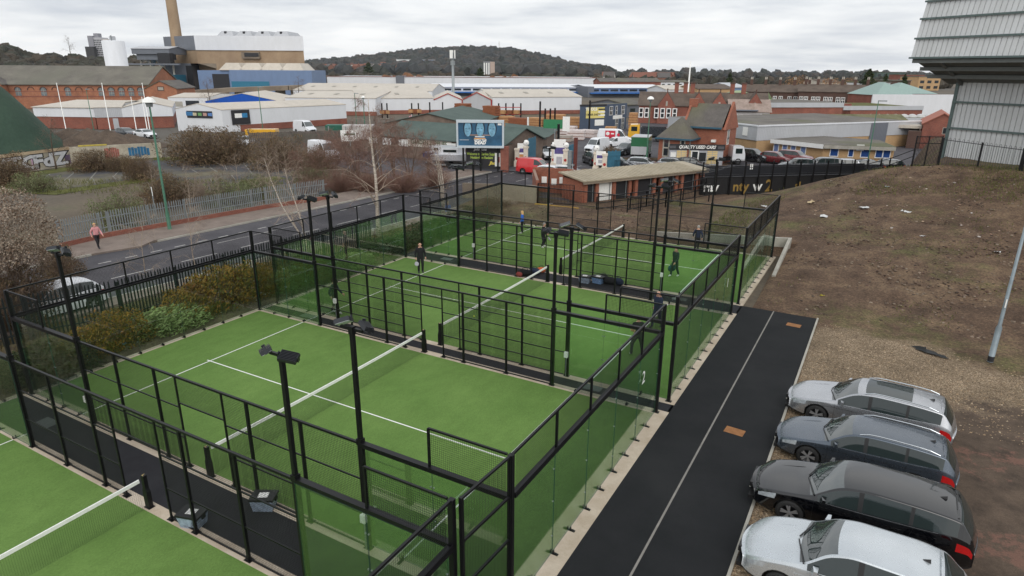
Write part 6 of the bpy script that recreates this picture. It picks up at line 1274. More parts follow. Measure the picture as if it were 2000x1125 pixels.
        MB().tube([(K['rw'][0]-.03, y, interp(K['top'], K['rw'][0]-.03)+.02-.05*(y/.6)**2) for y in (-.6, -.3, 0, .3, .6)], .03, 6).build('rear_spoiler', pmat, T)
        for y0 in (.0,): MB().tube([(.25+i*.16, sg*(.42+.02*i), interp(K['top'], .25+i*.16)-.004) for i in range(6) for sg in (1,)], .006, 4).build('bonnet_crease', pmat, T)
        MB().tube([(.14+.02*abs(k), k*.16, interp(K['top'], .2)+.0-.012*abs(k)) for k in range(-4, 5)], .004, 4).build('bonnet_seam', TRIM, T)
        bd = MB().lathe([(.05, 0), (.05, .012)], 14, (0, 0, 0), 0, 'z').build('bonnet_badge', CHROME, T); bd.location = (.02, 0, interp(K['top'], .06)+.02); bd.rotation_euler = (0, -.7, 0)
    return T
SILVER = paint('paint_silver', rgb(176, 178, 182), .75); SLATEB = paint('paint_slate_blue', rgb(84, 93, 104), .7); BLACKB = paint('paint_black', rgb(8, 9, 13), .0, .08); PALEBL = paint('paint_pale_silver', rgb(198, 204, 208), .55)
WPAINT = paint('paint_white', rgb(226, 228, 232), .0, .3); RPAINT = paint('paint_red', rgb(200, 44, 48), .0, .3); GPAINT = paint('paint_dark_grey', rgb(66, 70, 76), .5); BLK2 = paint('paint_black2', rgb(28, 30, 34), .3); GRN = paint('paint_green', rgb(30, 100, 62), 0, .5); YELP = paint('paint_yellow', rgb(226, 172, 40), 0, .4); DRED = paint('paint_dark_red', rgb(120, 36, 40), .3)
# the four estate cars beside the path (front ends to the path)
make_vehicle('estate_car', 'silver estate car with dark glass roof panel, farthest of the four', 'car', 'estate', SILVER, (24.10, 13.05), -.06, 'estate cars beside the path', 2, ('pano', 'chrome', 'dark'))
make_vehicle('estate_car', 'slate blue estate car with silver roof rails between silver and black cars', 'car', 'estate', SLATEB, (24.15, 10.15), -.03, 'estate cars beside the path', 2, ('chrome', 'dark'), .97)
make_vehicle('estate_car', 'glossy black estate car with red tail lamps, third along the path', 'car', 'estate', BLACKB, (23.98, 7.05), -.02, 'estate cars beside the path', 2, ('norails', 'chrome'), 1.04)
make_vehicle('estate_car', 'pale silver car cut by the lower picture edge, nearest of the four', 'car', 'hatch', PALEBL, (24.25, 4.25), -.04, 'estate cars beside the path', 2, ('norails',), 1.06)
def park(kind, px, py, ang, pm, label, name='parked_car', cat='car', sc=1.0, grp='vehicles in the background', z=0.0):
    q = gp(px, py, z); return make_vehicle(name, label, cat, kind, pm, (q.x, q.y), ang, grp, 1, (), sc, z)
AX = atan2(gp(1374, 369).y-gp(1138, 397).y, gp(1374, 369).x-gp(1138, 397).x)
park('hatch', 15, 640, 1.55, WPAINT, 'white car parked on the road behind the palisade at far left')
park('smallvan', 1083, 342, pi+.12, RPAINT, 'red delivery van at the junction before the white gate piers', 'delivery_van', 'van')
park('saloon', 1076, 313, pi-.9, WPAINT, 'white saloon car just inside the left gate')
park('suv', 1148, 316, pi+.4+1.9, BLK2, 'black hatchback car driving out between the gate piers')
park('hatch', 1148, 352, pi+.2, WPAINT, 'white car half hidden behind the turnstile roof')
park('hatch', 1116, 352, pi+.2, WPAINT, 'white car bonnet behind the dark red column')
park('suv', 1203, 304, AX+.2, GPAINT, 'dark grey estate car facing the gates in front of the courier van')
park('van', 1148, 300, AX+.35, WPAINT, 'white van facing the gates beside the builders office', 'parked_van', 'van', .85)
park('smallvan', 1180, 288, AX-.2, WPAINT, 'small white van behind the white gate van', 'parked_van', 'van', .85)
dv_ = park('van', 1235, 283, pi+.25, WPAINT, 'white courier van with red logo panel on its side', 'courier_van', 'van', 1.0)
for o in (MB().bb(2.7, 4.3, .985, .995, .8, 2.2),): o.build('logo_panel', plain('courier_red', rgb(206, 40, 66), .5, var=.03), dv_)
MB().bb(2.7, 4.3, .985, .997, 1.0, 1.3).build('logo_band', plain('courier_red2', rgb(180, 24, 40), .5, var=.03), dv_); MB().lathe([(.28, 0), (.28, .01)], 14, (3.9, .99, 1.75), 0, 'y').build('logo_disc', WHITE, dv_); MB().bb(2.9, 3.4, .99, 1.0, 1.65, 1.85).build('logo_letters', WHITE, dv_); MB().lathe([(.25, 0), (.25, .01)], 6, (2.2, .985, 1.6), 0, 'y').build('parcel_mark', plain('courier_red', (0, 0, 0, 1)), dv_)
park('van', 655, 316, pi-.28, WPAINT, 'white panel van parked behind the brown bushes', 'parked_van', 'van', 1.0)
park('van', 612, 262, pi-.2, WPAINT, 'white van behind the board fence in the yard', 'parked_van', 'van', .95)
park('hatch', 492, 287, pi-.3, WPAINT, 'white car between the bushes at the car park edge')
park('hatch', 262, 268, pi, GPAINT, 'dark car beyond the soil heaps'); park('saloon', 300, 270, pi, WPAINT, 'white car beside the flagpoles')
for i, (px, py, pm, kd, lb) in enumerate(((1500, 318, BLK2, 'suv', 'black people carrier leftmost in the used car row'), (1545, 322, DRED, 'hatch', 'dark red hatchback in the used car row'), (1585, 322, DRED, 'suv', 'dark red four by four in the used car row'), (1520, 332, GPAINT, 'hatch', 'grey hatchback facing the bar fence, left of the lot'), (1565, 333, GPAINT, 'suv', 'grey four by four facing the bar fence'), (1605, 333, SILVER, 'hatch', 'silver hatchback facing the bar fence'), (1645, 333, GPAINT, 'saloon', 'dark saloon facing the bar fence near the tan office'), (1690, 334, BLK2, 'hatch', 'black hatchback facing the bar fence, rightmost in the lot'))):
    park(kd, px, py, (pi-.25 if i < 3 else AX+.55-pi/2+.3), pm, lb, grp='cars in the used car lot')
for px, py, lb in ((1240, 333, 'dark car behind bars left of the kiosk'), (1290, 333, 'silver car behind bars below the brick house'), (1352, 334, 'silver car in front of the kiosk cards'), (1385, 334, 'dark car in front of the kiosk door')): park('hatch', px, py, pi+.15, SILVER if 'silver' in lb else GPAINT, lb, grp='cars in the used car lot')
park('suv', 1272, 238, pi, WPAINT, 'white four by four before the school bays'); park('hatch', 1268, 228, pi, SILVER, 'silver car behind the white four by four at the school')
# lorries
def lorry(name, label, px, py, ang, cabm, bodym, Lb, hb, sc=1.0, kind='box', z=0.0):
    q = gp(px, py, z); T = thing(name, label, 'lorry', (q.x, q.y, z), ang, 'lorries in the background'); T.scale = (sc,)*3
    cab = MB(); cab.add([(0, -1.15, .6), (1.9, -1.15, .6), (1.9, 1.15, .6), (0, 1.15, .6), (.05, -1.15, 1.6), (.35, -1.1, 2.7), (1.9, -1.1, 2.75), (1.9, 1.1, 2.75), (.35, 1.1, 2.7), (.05, 1.15, 1.6), (1.9, -1.15, 1.6), (1.9, 1.15, 1.6)], ((0,3,9,4), (4,9,8,5), (5,8,7,6), (0,4,10,1), (4,5,6,10), (3,2,11,9), (9,11,7,8), (1,10,11,2), (10,6,7,11), (0,1,2,3))); cab.build('cab', cabm, T)
    MB().add([(.06, -1.0, 1.68), (.06, 1.0, 1.68), (.31, .95, 2.55), (.31, -.95, 2.55)], ((0, 3, 2, 1),)).build('windscreen', CARGLASS, T).location = (-.02, 0, 0)
    for s in (-1, 1): MB().bb(.5, 1.5, s*1.145-.02, s*1.145+.02, 1.65, 2.4).build('side_window', CARGLASS, T)
    MB().bb(-.05, 0, -1.0, 1.0, .6, 1.2).build('bumper', TRIM, T); MB().bb(.2, 2.1+Lb, -.45, .45, .55, .85).build('chassis', TRIM, T)
    if kind == 'box':
        bo = MB().bb(2.1, 2.1+Lb, -1.25, 1.25, .95, hb).build('box_body', bodym, T); MB().bb(2.08, 2.12+Lb, -1.27, 1.27, hb, hb+.08).build('roof_edge', CLAD_G, T)
    else:
        for x0, x1, y0, y1 in ((2.1, 2.1+Lb, -1.2, -1.1), (2.1, 2.1+Lb, 1.1, 1.2), (2.1, 2.2, -1.1, 1.1), (2+Lb, 2.1+Lb, -1.1, 1.1)): MB().bb(x0, x1, y0, y1, 1.0, hb).build('tipper_side', bodym, T)
        MB().bb(2.1, 2.1+Lb, -1.1, 1.1, .95, 1.1).build('tipper_floor', bodym, T)
    tm, rm, sm = WH[(0.37, False)] if (0.37, False) in WH else wheel_meshes(.37, 6, False)
    for xc in (1.0, 2.1+Lb*.7, 2.1+Lb*.88):
        for s in (-1, 1): wo = link('wheel', tm, T, (xc, s*1.02, .48), (0, 0, 0 if s < 0 else pi), (1.3, 1.3, 1.3)); link('rim_barrel', rm, wo)
    return T
lorry('tipper_lorry', 'yellow cab tipper lorry with black body behind the courier van', 1226, 274, AX-.75, YELP, GPAINT, 4.2, 2.3, 1, 'tipper')
lorry('flatbed_lorry', 'yellow cab lorry among the timber stacks above the billboard', 937, 247, AX+.1, YELP, GPAINT, 4.0, 1.3, 1.0, 'tipper')
q = gp(1247, 315); t_ = lorry('box_lorry', 'green box lorry parked tail first beside the brick pier', 1262, 300, -1.36, WPAINT, GRN, 4.4, 3.4, .9)
t_.location = (q.x-.21*5.9, q.y+.98*5.9, 0); MB().bb(6.5, 6.53, -1.2, 1.2, .95, 2.1).build('tail_lift', CLAD_G, t_)
t_ = lorry('curtain_trailer', 'green curtain sided trailer with gold lettering beside the brick house', 1400, 296, -.64, BLK2, GRN, 6.0, 4.2, .9); q = gp(1424, 302); t_.location = (q.x-.8*7.3-.6*1.1, q.y+.6*7.3-.8*1.1, 0); GL_ = plain('gold_lettering', rgb(190, 170, 70), .6)
for i in range(5): MB().bb(2.6+(i % 2)*3, 4.8+(i % 2)*2.6, 1.25, 1.262, 3.5-i*.5, 3.72-i*.5).build('lettering_print', GL_, t_); MB().bb(8.1, 8.12, -1.0, 1.0, 3.5-i*.5, 3.7-i*.5).build('lettering_print', GL_, t_)
t_ = lorry('recovery_truck', 'white recovery truck cab with red stripe right of the kiosk', 1449, 320, pi+.5, WPAINT, BLK2, 3.0, 1.2, .85, 'tipper')
t_ = lorry('white_lorry', 'small white lorry rear in front of the dark roofed workshop', 1512, 240, AX, WPAINT, WPAINT, 3.6, 3.4, .9)
# boats on trailers behind the brush
for px, py, lb, a0 in ((868, 322, 'blue and white cabin boat on a trailer behind the birches', .15), (885, 326, 'white boat with blue hull stripe beside the other boat', .4)):
    q = gp(px, py); T = thing('cabin_boat', lb, 'boat', (q.x, q.y, .6), a0, 'boats behind the birches'); m = MB(); st = [(-2.6, .9, .9), (-1, 1.1, .9), (1, 1.05, 1.0), (2.2, .6, 1.15), (2.9, .02, 1.3)]
    for x, w_, z in st: m.v += [(x, 0, 0 if x < 2.5 else .5), (x, w_*.7, .25), (x, w_, z), (x, -w_, z), (x, -w_*.7, .25)]
    for i in range(4):
        for a, c in ((0, 1), (1, 2), (2, 3), (3, 4), (4, 0)): m.f.append((i*5+a, i*5+5+a, i*5+5+c, i*5+c)); m.mi.append(0)
    m.f.append((0, 1, 2, 3, 4)); m.mi.append(0); m.build('hull', plain('hull_blue', rgb(60, 72, 120), .4) if px == 868 else WPAINT, T)
    MB().prism([(-1.6, -.8), (.8, -.75), (1.5, -.3), (1.5, .3), (.8, .75), (-1.6, .8)], .95, 1.75).build('cabin', WPAINT, T); MB().prism([(-1.0, -.83), (.6, -.8), (.6, .8), (-1.0, .83)], 1.25, 1.55).build('cabin_windows', CARGLASS, T); MB().bb(-2.4, 2.4, -.5, .5, -.4, -.2).build('trailer', GALV, T)
    for s in (-1, 1): MB().lathe([(.3, -.1), (.3, .1)], 14, (-.4, s*.8, -.3), 0, 'y').build('trailer_wheel', TYRE, T)
# ------------------------------------------------------------------ hills and far woods
def ico():
    t_ = (1+5**.5)/2; v = [(-1,t_,0),(1,t_,0),(-1,-t_,0),(1,-t_,0),(0,-1,t_),(0,1,t_),(0,-1,-t_),(0,1,-t_),(t_,0,-1),(t_,0,1),(-t_,0,-1),(-t_,0,1)]; n_ = sqrt(1+t_*t_)
    f = [(0,11,5),(0,5,1),(0,1,7),(0,7,10),(0,10,11),(1,5,9),(5,11,4),(11,10,2),(10,7,6),(7,1,8),(3,9,4),(3,4,2),(3,2,6),(3,6,8),(3,8,9),(4,9,5),(2,4,11),(6,2,10),(8,6,7),(9,8,1)]
    return [Vector(p)/n_ for p in v], f
ICV, ICF = ico()
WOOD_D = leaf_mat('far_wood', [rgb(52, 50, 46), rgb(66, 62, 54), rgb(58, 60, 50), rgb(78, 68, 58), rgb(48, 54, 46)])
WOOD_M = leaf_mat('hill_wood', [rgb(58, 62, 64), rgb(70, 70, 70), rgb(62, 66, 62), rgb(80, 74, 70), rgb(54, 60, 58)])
WOOD_R = leaf_mat('russet_wood', [rgb(110, 78, 58), rgb(124, 88, 62), rgb(96, 72, 56)])
def crowns(name, spots, mat, rr, label=None):
    m = MB()
    for p, r in spots:
        rot = Matrix.Rotation(R.uniform(0, 6), 3, 'Z'); k = len(m.v); zs = R.uniform(.8, 1.25)
        for v in ICV: q = rot @ v; j = r*R.uniform(.75, 1.2); m.v.append((p.x+q.x*j, p.y+q.y*j, p.z+q.z*j*zs))
        m.f += [tuple(i+k for i in f) for f in ICF]; m.mi += [0]*20
    return stuff(m.build(name, mat))
def hill(name, prof, d0, d1, mat, ccol, cs, n, cname):
    """prof: (px, skyline py); a ridge at distance d1 whose foot lies at d0"""
    m = MB(); cols = []; pxs = [prof[0][0]+(prof[-1][0]-prof[0][0])*i/60 for i in range(61)]
    for px in pxs:
        zt = dp(px, interp(prof, px), d1).z-cs*1.35; c = []
        for j in range(9):
            t_ = j/8; d = d0+(d1-d0)*t_; q = dp(px, 140, d); c.append((q.x, q.y, zt*sstep(0, 1, t_)*(.6+.4*t_)))
        cols.append(c); m.v += c+[(c[-1][0]*1.0+(c[-1][0]-CAM.x)*.3, c[-1][1]+(c[-1][1]-CAM.y)*.3, 0)]
    for i in range(60):
        for j in range(9): a = i*10+j; m.f.append((a, a+10, a+11, a+1)); m.mi.append(0)
    struct(m.build(name, mat, None, True)); sp = []
    for _ in range(n):
        i = R.uniform(0, 59.99); t_ = R.random()**.8*8; a, b_ = int(i), min(7, int(t_)); f, g = i-a, t_-b_
        q = (Vector(cols[a][b_])*(1-f)+Vector(cols[a+1][b_])*f)*(1-g)+(Vector(cols[a][b_+1])*(1-f)+Vector(cols[a+1][b_+1])*f)*g
        s = cs*R.uniform(.6, 1.25); sp.append((q+Vector((0, 0, s*.45)), s))
    for i in range(180):     # skyline
        f = i/180*59.99; a = int(f); q = Vector(cols[a][8]).lerp(Vector(cols[a+1][8]), f-a); s = cs*R.uniform(.6, 1.15); sp.append((q+Vector((0, 0, s*.5)), s))
    crowns(cname, sp, ccol, cs); return cols
HM = mottled('hill_ground', [(.3, rgb(76, 72, 62)), (.7, rgb(104, 92, 78))], .01, .95, .1, .2, .1)
hl = hill('hills', [(-260, 95), (0, 90), (15, 86), (50, 98), (70, 106), (150, 108), (230, 112), (300, 112), (420, 118), (560, 120)], 420, 720, HM, WOOD_D, 6.5, 1700, 'ridge_wood')
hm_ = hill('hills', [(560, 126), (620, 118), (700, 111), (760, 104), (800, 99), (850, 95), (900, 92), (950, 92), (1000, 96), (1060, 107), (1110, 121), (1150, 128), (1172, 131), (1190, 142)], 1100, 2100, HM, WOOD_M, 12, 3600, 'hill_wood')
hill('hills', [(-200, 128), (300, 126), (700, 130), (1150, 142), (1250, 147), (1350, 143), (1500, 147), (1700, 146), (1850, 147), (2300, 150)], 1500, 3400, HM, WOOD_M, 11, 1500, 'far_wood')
def tree_belt(px0, px1, d, hs, n, mat, name):
    sp = []
    for i in range(n):
        px = R.uniform(px0, px1); q = dp(px, 150, d*R.uniform(.92, 1.1)); s = hs*R.uniform(.6, 1.2); sp.append((Vector((q.x, q.y, s*.7)), s))
    crowns(name, sp, mat, hs)
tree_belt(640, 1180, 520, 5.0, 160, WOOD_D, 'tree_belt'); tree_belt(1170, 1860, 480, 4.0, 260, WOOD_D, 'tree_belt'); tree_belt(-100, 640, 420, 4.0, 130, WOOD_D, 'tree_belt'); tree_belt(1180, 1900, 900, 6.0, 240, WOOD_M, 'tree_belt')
for px, w_, r_ in ((785, 34, 4.2), (980, 26, 4.2)):
    tree_belt(px-w_, px+w_, 440, r_, 22, WOOD_R, 'russet_trees')
# houses on the slope
HW = [plain('far_brick', rgb(140, 100, 84), .9, var=.1), plain('far_render', rgb(200, 196, 188), .9, var=.08)]; HR = [plain('far_red_roof', rgb(128, 86, 72), .9, var=.1), plain('far_grey_roof', rgb(96, 92, 90), .9, var=.1)]
HMS = []
for a in range(2):
    for c in range(2): HMS.append((gwall(-5, 5, -4, 4, 0, 5, 8.5, 'x').mesh('wall', HW[a]), groof(-5, 5, -4, 4, 5, 8.5, 'x', .5, .3).mesh('roof', HR[c])))
kk = 0
for i in range(64):
    px = R.uniform(640, 800) if i < 46 else R.uniform(1175, 1320); j = R.uniform(.1, 2.6); cidx = max(0, min(59, int((px-560)/(1190-560)*60)))
    if px < 1172: c = hm_[cidx]; jj = int(j); q = Vector(c[jj]).lerp(Vector(c[jj+1]), j-jj)+Vector((0, 0, 9))
    else: q = dp(px, 150, R.uniform(600, 800)); q.z = 0
    side = ['left', 'right'][px > 720]
    if px > 1172: lab = 'tiny house on the flat skyline right of the wooded hill'; grp = 'houses right of the hill'
    else: lab = 'tiny brick or rendered house among the houses on the hill slope'; grp = 'houses on the hill slope'
    T = thing('hillside_house', lab, 'house', q, R.uniform(-.5, .5), grp); w_, r_ = HMS[R.choice((0, 0, 1, 2, 3))]; link('wall', w_, T); link('roof', r_, T); T.scale = (1.1, 1.1, 1.1)
b = Bld('hill_tower_block', 'lone pale tower block at the foot of the wooded hill', 'tower block', V2(dp(944, 150, 1000)), V2(dp(966, 150, 1000))); zt_ = dp(955, 120, 1000).z; b.box('slab', 0, b.L*.62, 0, 14, 0, zt_, plain('tower_grey', rgb(128, 130, 134), .8, var=.2, scale=.3)); b.box('slab', b.L*.62, b.L, -1, 14, 0, zt_-.5, plain('tower_pink', rgb(184, 164, 152), .8, var=.1))
for i in range(9):
    for j in range(3): b.panel('window', b.L*(.1+.2*j), 4+i*(zt_-6)/9, b.L*.1, 1.8, WHITE, th=.2)
for px, py, w_, d, lb in ((788, 117, 28, 1500, 'long white building half way up the wooded hill'), (838, 118, 24, 1500, 'blue and white sheds half way up the wooded hill')):
    b = Bld('hilltop_building', lb, 'building', V2(dp(px-w_/2, py, d)), V2(dp(px+w_/2, py, d))); z_ = dp(px, py+3, d).z; b.box('wall', 0, b.L, 0, 10, z_-8, z_+4, UPVC if px == 788 else CLAD_B); b.box('roof', -1, b.L+1, -1, 11, z_+4, z_+5, CLAD_G)
q = dp(975, 92, 2100); T = thing('radio_mast', 'thin radio mast on the summit of the wooded hill', 'mast', (q.x, q.y, q.z-10)); MB().bb(-1, 1, -1, 1, 0, 28).build('lattice', WHITE, T); MB().lathe([(2.5, 20), (2.5, 22)], 8).build('ring', WHITE, T)
# ------------------------------------------------------------------ plants
BARK = mottled('bark_brown', [(.3, rgb(74, 62, 54)), (.7, rgb(110, 96, 84))], 2, .95, 20, .3, .4)
def birch_mat():
    m, t, b_ = newmat('birch_bark'); n = noise_node(t, 2.2, 5, .8, 'Position', (0, 0, 0), (1.2, 1.2, 6)); r = ramp(t, n.outputs['Fac'], [(.36, rgb(60, 54, 50)), (.46, rgb(178, 166, 152)), (.8, rgb(214, 206, 194))]); t.links.new(r.outputs[0], b_.inputs['Base Color']); b_.inputs['Roughness'].default_value = .85; return m
BIRCH = birch_mat(); TWIG_R = plain('twig_russet', rgb(128, 98, 86), .9, var=.25); TWIG_B = plain('twig_brown', rgb(112, 94, 80), .9, var=.25); TWIG_P = plain('twig_pale', rgb(160, 144, 128), .9, var=.2)
def rv(s=1.0): return Vector((R.uniform(-s, s), R.uniform(-s, s), R.uniform(-s, s)))
def tree(label, p, h, r0, bark, twigm, spread=.45, ntw=900, lean=(0, 0), name='birch_tree', droop=.5, forks=1, cat='tree', nb=16, group=None, twl=.55, twr=.005):
    T = thing(name, label, cat, (p[0], p[1], p[2] if len(p) > 2 else 0), 0, group); tk = MB(); br = MB(); ends = []
    for f in range(forks):
        pts = [Vector((0, 0, -.1))]; d = Vector((lean[0], lean[1], 1)).normalized() if forks == 1 else Vector((R.uniform(-.35, .35), R.uniform(-.35, .35), 1)).normalized(); n_ = 9; fh = h*R.uniform(.75, 1) if forks > 1 else h
        for i in range(n_): d = (d+rv(.10)+Vector((0, 0, .05))).normalized(); pts.append(pts[-1]+d*(fh/n_))
        rad = [r0*(1-.9*(i/n_)**.8)/(1 if forks == 1 else 1.3) for i in range(n_+1)]; tk.tube(pts, rad, 8)
        for k in range(nb):
            t_ = .22+.75*(k+R.random())/nb; i = min(n_-1, int(t_*n_)); q = pts[i].lerp(pts[i+1], t_*n_-i); a = R.uniform(0, 2*pi); ln = h*spread*(1.15-t_)*R.uniform(.6, 1.1)+.3
            d2 = Vector((cos(a), sin(a), R.uniform(.5, 1.1))).normalized(); bp = [q]
            for s in range(5): d2 = (d2+rv(.22)+Vector((0, 0, -.10*droop*s))).normalized(); bp.append(bp[-1]+d2*ln/5)
            rb = max(.010, r0*(1-t_)*.32); br.tube(bp, [rb*(1-.17*s) for s in range(6)], 5); ends += [(bp[s], d2) for s in range(2, 6)]
            for _ in range(2):
                s = R.randint(1, 4); d3 = (d2+rv(.8)).normalized(); b3 = [bp[s]]
                for u in range(3): d3 = (d3+rv(.2)+Vector((0, 0, -.12*droop))).normalized(); b3.append(b3[-1]+d3*ln*.18)
                br.tube(b3, [rb*.5, rb*.4, rb*.3, rb*.2], 4); ends += [(x, d3) for x in b3[1:]]
    tk.build('trunk', bark, T, True); stuff(br.build('branches', plain('twig_pale', rgb(150, 130, 114), .9) if bark is BIRCH else bark, T)); tw = MB()
    for _ in range(ntw):
        q, d = R.choice(ends); d = (d*.6+rv(.8)).normalized(); l_ = twl*R.uniform(.5, 1.3); a = q; b1 = q+d*l_*.5; c = b1+(d+Vector((0, 0, -droop))).normalized()*l_*.6
        w_ = Vector((R.uniform(-1, 1), R.uniform(-1, 1), .2)).normalized()*twr
        tw.add([a-w_, a+w_, b1+w_*.8, b1-w_*.8, c], ((0, 1, 2, 3), (3, 2, 4)))
    stuff(tw.build('twigs', twigm, T)); return T
def V3(p): return (p.x, p.y, p.z)
tree('tall white birch with russet twigs between fence and road', V3(gp(741, 462)), 9.6, .17, BIRCH, TWIG_R, .38, 2600, (.0, .02), droop=.7, nb=20, group='birches by the road', twr=.006)
tree('leaning bare birch left of the tall one, behind the floodlights', V3(gp(602, 488)), 6.6, .10, BIRCH, TWIG_P, .5, 700, (-.12, .05), forks=2, nb=12, group='birches by the road')
tree('forked pale birch beyond the farthest court corner', V3(gp(867, 408)), 6.8, .13, BIRCH, TWIG_R, .4, 1100, (.02, 0), forks=3, nb=9, group='birches by the road')
tree('thin bare sapling beside the road near the lamp post', V3(gp(385, 545)), 4.6, .04, TWIG_P, TWIG_P, .35, 350, name='bare_sapling', nb=10, group='saplings behind the palisade')
tree('thin bare sapling nearer the pedestrian', V3(gp(290, 575)), 4.2, .04, TWIG_P, TWIG_P, .35, 320, name='bare_sapling', nb=10, group='saplings behind the palisade')
for px, yb, h, lb in ((110, 330, 6, 'bare sapling before the graffiti wall'), (140, 118, 22, 'large bare tree on the left ridge skyline'), (415, 226, 9, 'bare tree before the incinerator'), (585, 212, 9, 'bare tree before the blue shed end'), (1285, 175, 10, 'bare tree right of the white warehouse')):
    q = gp(px, yb) if yb > 150 else dp(px, 112, 700); tree(lb, V3(q) if yb > 150 else (q.x, q.y, q.z), h, h*.02, BARK, TWIG_B, .5, 700, name='bare_tree', nb=16, group='bare background trees', twl=.12*h, twr=.0012*h if yb > 150 else .02)
def bush_meshes(nm, n, leaf, lmat, smat, nst, tw=.008, shell=.55, up=.6, amp=.3):
    m = MB(); st = MB()
    for _ in range(n):
        while True:
            p = Vector((R.uniform(-1, 1), R.uniform(-1, 1), R.uniform(-.1, 1)))
            rr = p.length*(1+amp*mnoise.noise(p*2.3+Vector((nst+n*.37, len(bpy.data.meshes), 0))))
            if shell*R.random() < rr < 1: break
        s = leaf*R.uniform(.5, 1.3); a = rv().normalized(); b_ = a.orthogonal().normalized(); c = a.cross(b_); b_ = b_*s; c = c*s*.6
        m.add([p-b_, p+c*.6-b_*.1, p+b_, p-c*.6+b_*.1], ((0, 1, 2, 3),))
    for _ in range(nst):
        a = R.uniform(0, 2*pi); e = R.uniform(.2, 1.12); tip = Vector((cos(a)*e, sin(a)*e, R.uniform(.45, 1.08)*(1-.35*e*e))); b0 = Vector((cos(a)*e*.25+R.uniform(-.15, .15), sin(a)*e*.25+R.uniform(-.15, .15), -.02)); md = b0.lerp(tip, .55)+Vector((R.uniform(-.08, .08), R.uniform(-.08, .08), .10*up)); st.tube([b0, md, tip+rv(.05)], [tw, tw*.7, tw*.25], 3, cap=False)
    return (m.mesh('foliage', lmat) if n else None), st.mesh('stems', smat)
L_BROWN = leaf_mat('bramble_leaf', [rgb(96, 76, 58), rgb(118, 96, 72), rgb(84, 80, 54), rgb(132, 112, 90), rgb(76, 62, 50)])
L_GREEN = leaf_mat('shrub_leaf', [rgb(92, 102, 62), rgb(118, 126, 84), rgb(134, 140, 104), rgb(78, 88, 54)])
L_GOLD = leaf_mat('autumn_leaf', [rgb(128, 96, 44), rgb(150, 116, 52), rgb(110, 92, 42), rgb(92, 92, 44), rgb(140, 92, 46)])
L_LIME = leaf_mat('pale_leaf', [rgb(122, 138, 84), rgb(148, 162, 108), rgb(104, 122, 72)])
L_FLUFF = leaf_mat('seed_fluff', [rgb(150, 134, 118), rgb(172, 158, 142), rgb(128, 108, 92), rgb(112, 90, 74)])
L_DGREEN = leaf_mat('ivy_leaf', [rgb(48, 60, 36), rgb(64, 78, 44), rgb(40, 50, 32), rgb(80, 88, 52)])
BM = {'brown': [bush_meshes('b', 9500, .030, L_BROWN, TWIG_B, 700, .004, amp=.6) for _ in range(3)], 'green': [bush_meshes('g', 7000, .032, L_GREEN, TWIG_B, 200, amp=.5) for _ in range(2)], 'gold': [bush_meshes('o', 3200, .055, L_GOLD, TWIG_B, 160) for _ in range(2)], 'lime': [bush_meshes('l', 1500, .08, L_LIME, TWIG_B, 60)], 'russet': [bush_meshes('r', 500, .025, L_BROWN, TWIG_R, 1000, .0038) for _ in range(3)], 'ivy': [bush_meshes('i', 3600, .06, L_DGREEN, TWIG_B, 80) for _ in range(2)], 'grey': [bush_meshes('t', 500, .03, L_FLUFF, TWIG_P, 700, .005)]}
def bush(kind, p, rx, ry, rz, label, name='bush', group=None, rot=None):
    f, s = R.choice(BM[kind]); T = thing(name, label, 'bush', (p.x, p.y, p.z), R.uniform(0, 6) if rot is None else rot, group); T.scale = (rx, ry, rz)
    if f: stuff(link('foliage', f, T))
    stuff(link('stems', s, T)); return T
# thickets across the road
for px, yb, w_, h, kd, lb in ((400, 318, 8.5, 4.6, 'brown', 'largest brown bramble thicket at the car park edge, below the signed unit'), (462, 317, 5.0, 4.0, 'brown', 'brown bramble bush right of the largest thicket'), (548, 328, 6.5, 3.8, 'brown', 'brown bramble thicket left of the white panel van'), (622, 330, 3.6, 2.8, 'brown', 'brown bush in front of the white panel van'), (275, 350, 3.4, 2.6, 'brown', 'brown bush in the middle of the disused car park'), (185, 332, 4.8, 2.4, 'brown', 'brown bush before the graffiti wall end'), (240, 333, 3.2, 1.8, 'brown', 'low brown bush left of the blue graffiti'), (330, 402, 4.2, 2.9, 'brown', 'brown twiggy bush behind the bus stop sign'), (395, 398, 3.0, 2.4, 'grey', 'grey twiggy bush behind the lamp post'), (232, 442, 3.6, 2.5, 'green', 'dense green shrub behind the galvanised fence left of the sign'), (448, 400, 4.2, 2.2, 'green', 'green shrub behind the galvanised fence right of the lamp post'), (505, 388, 3.6, 2.2, 'green', 'green shrub near the right end of the galvanised fence'), (610, 358, 4.0, 1.6, 'green', 'low green shrub behind the leaning birch'), (20, 360, 5.0, 3.2, 'brown', 'brown bush at the far left edge below the graffiti'), (70, 372, 4.0, 1.8, 'green', 'low green bramble left of the car park bays'), (660, 200, 5.0, 3.2, 'green', 'dark green bush below the flyover end'), (790, 190, 7.0, 3.4, 'lime', 'bright green bush beyond the cream sheds'), (1190, 318, 2.6, 2.2, 'brown', 'bare brown bush between the right gate piers and the grey estate')):
    bush(kd, gp(px, yb), w_*.55, w_*.5, h, lb, 'bramble_bush' if kd == 'brown' else 'shrub', 'bushes across the road')
RPRO = [tree('russet twigged bare tree', (0, 0, 0), 6.5, .09, TWIG_B, TWIG_R, .42, 3200, name='russet_tree', forks=4, nb=13, droop=.35, group='russet trees', twl=.7, twr=.007) for _ in range(3)]
used_ = set()
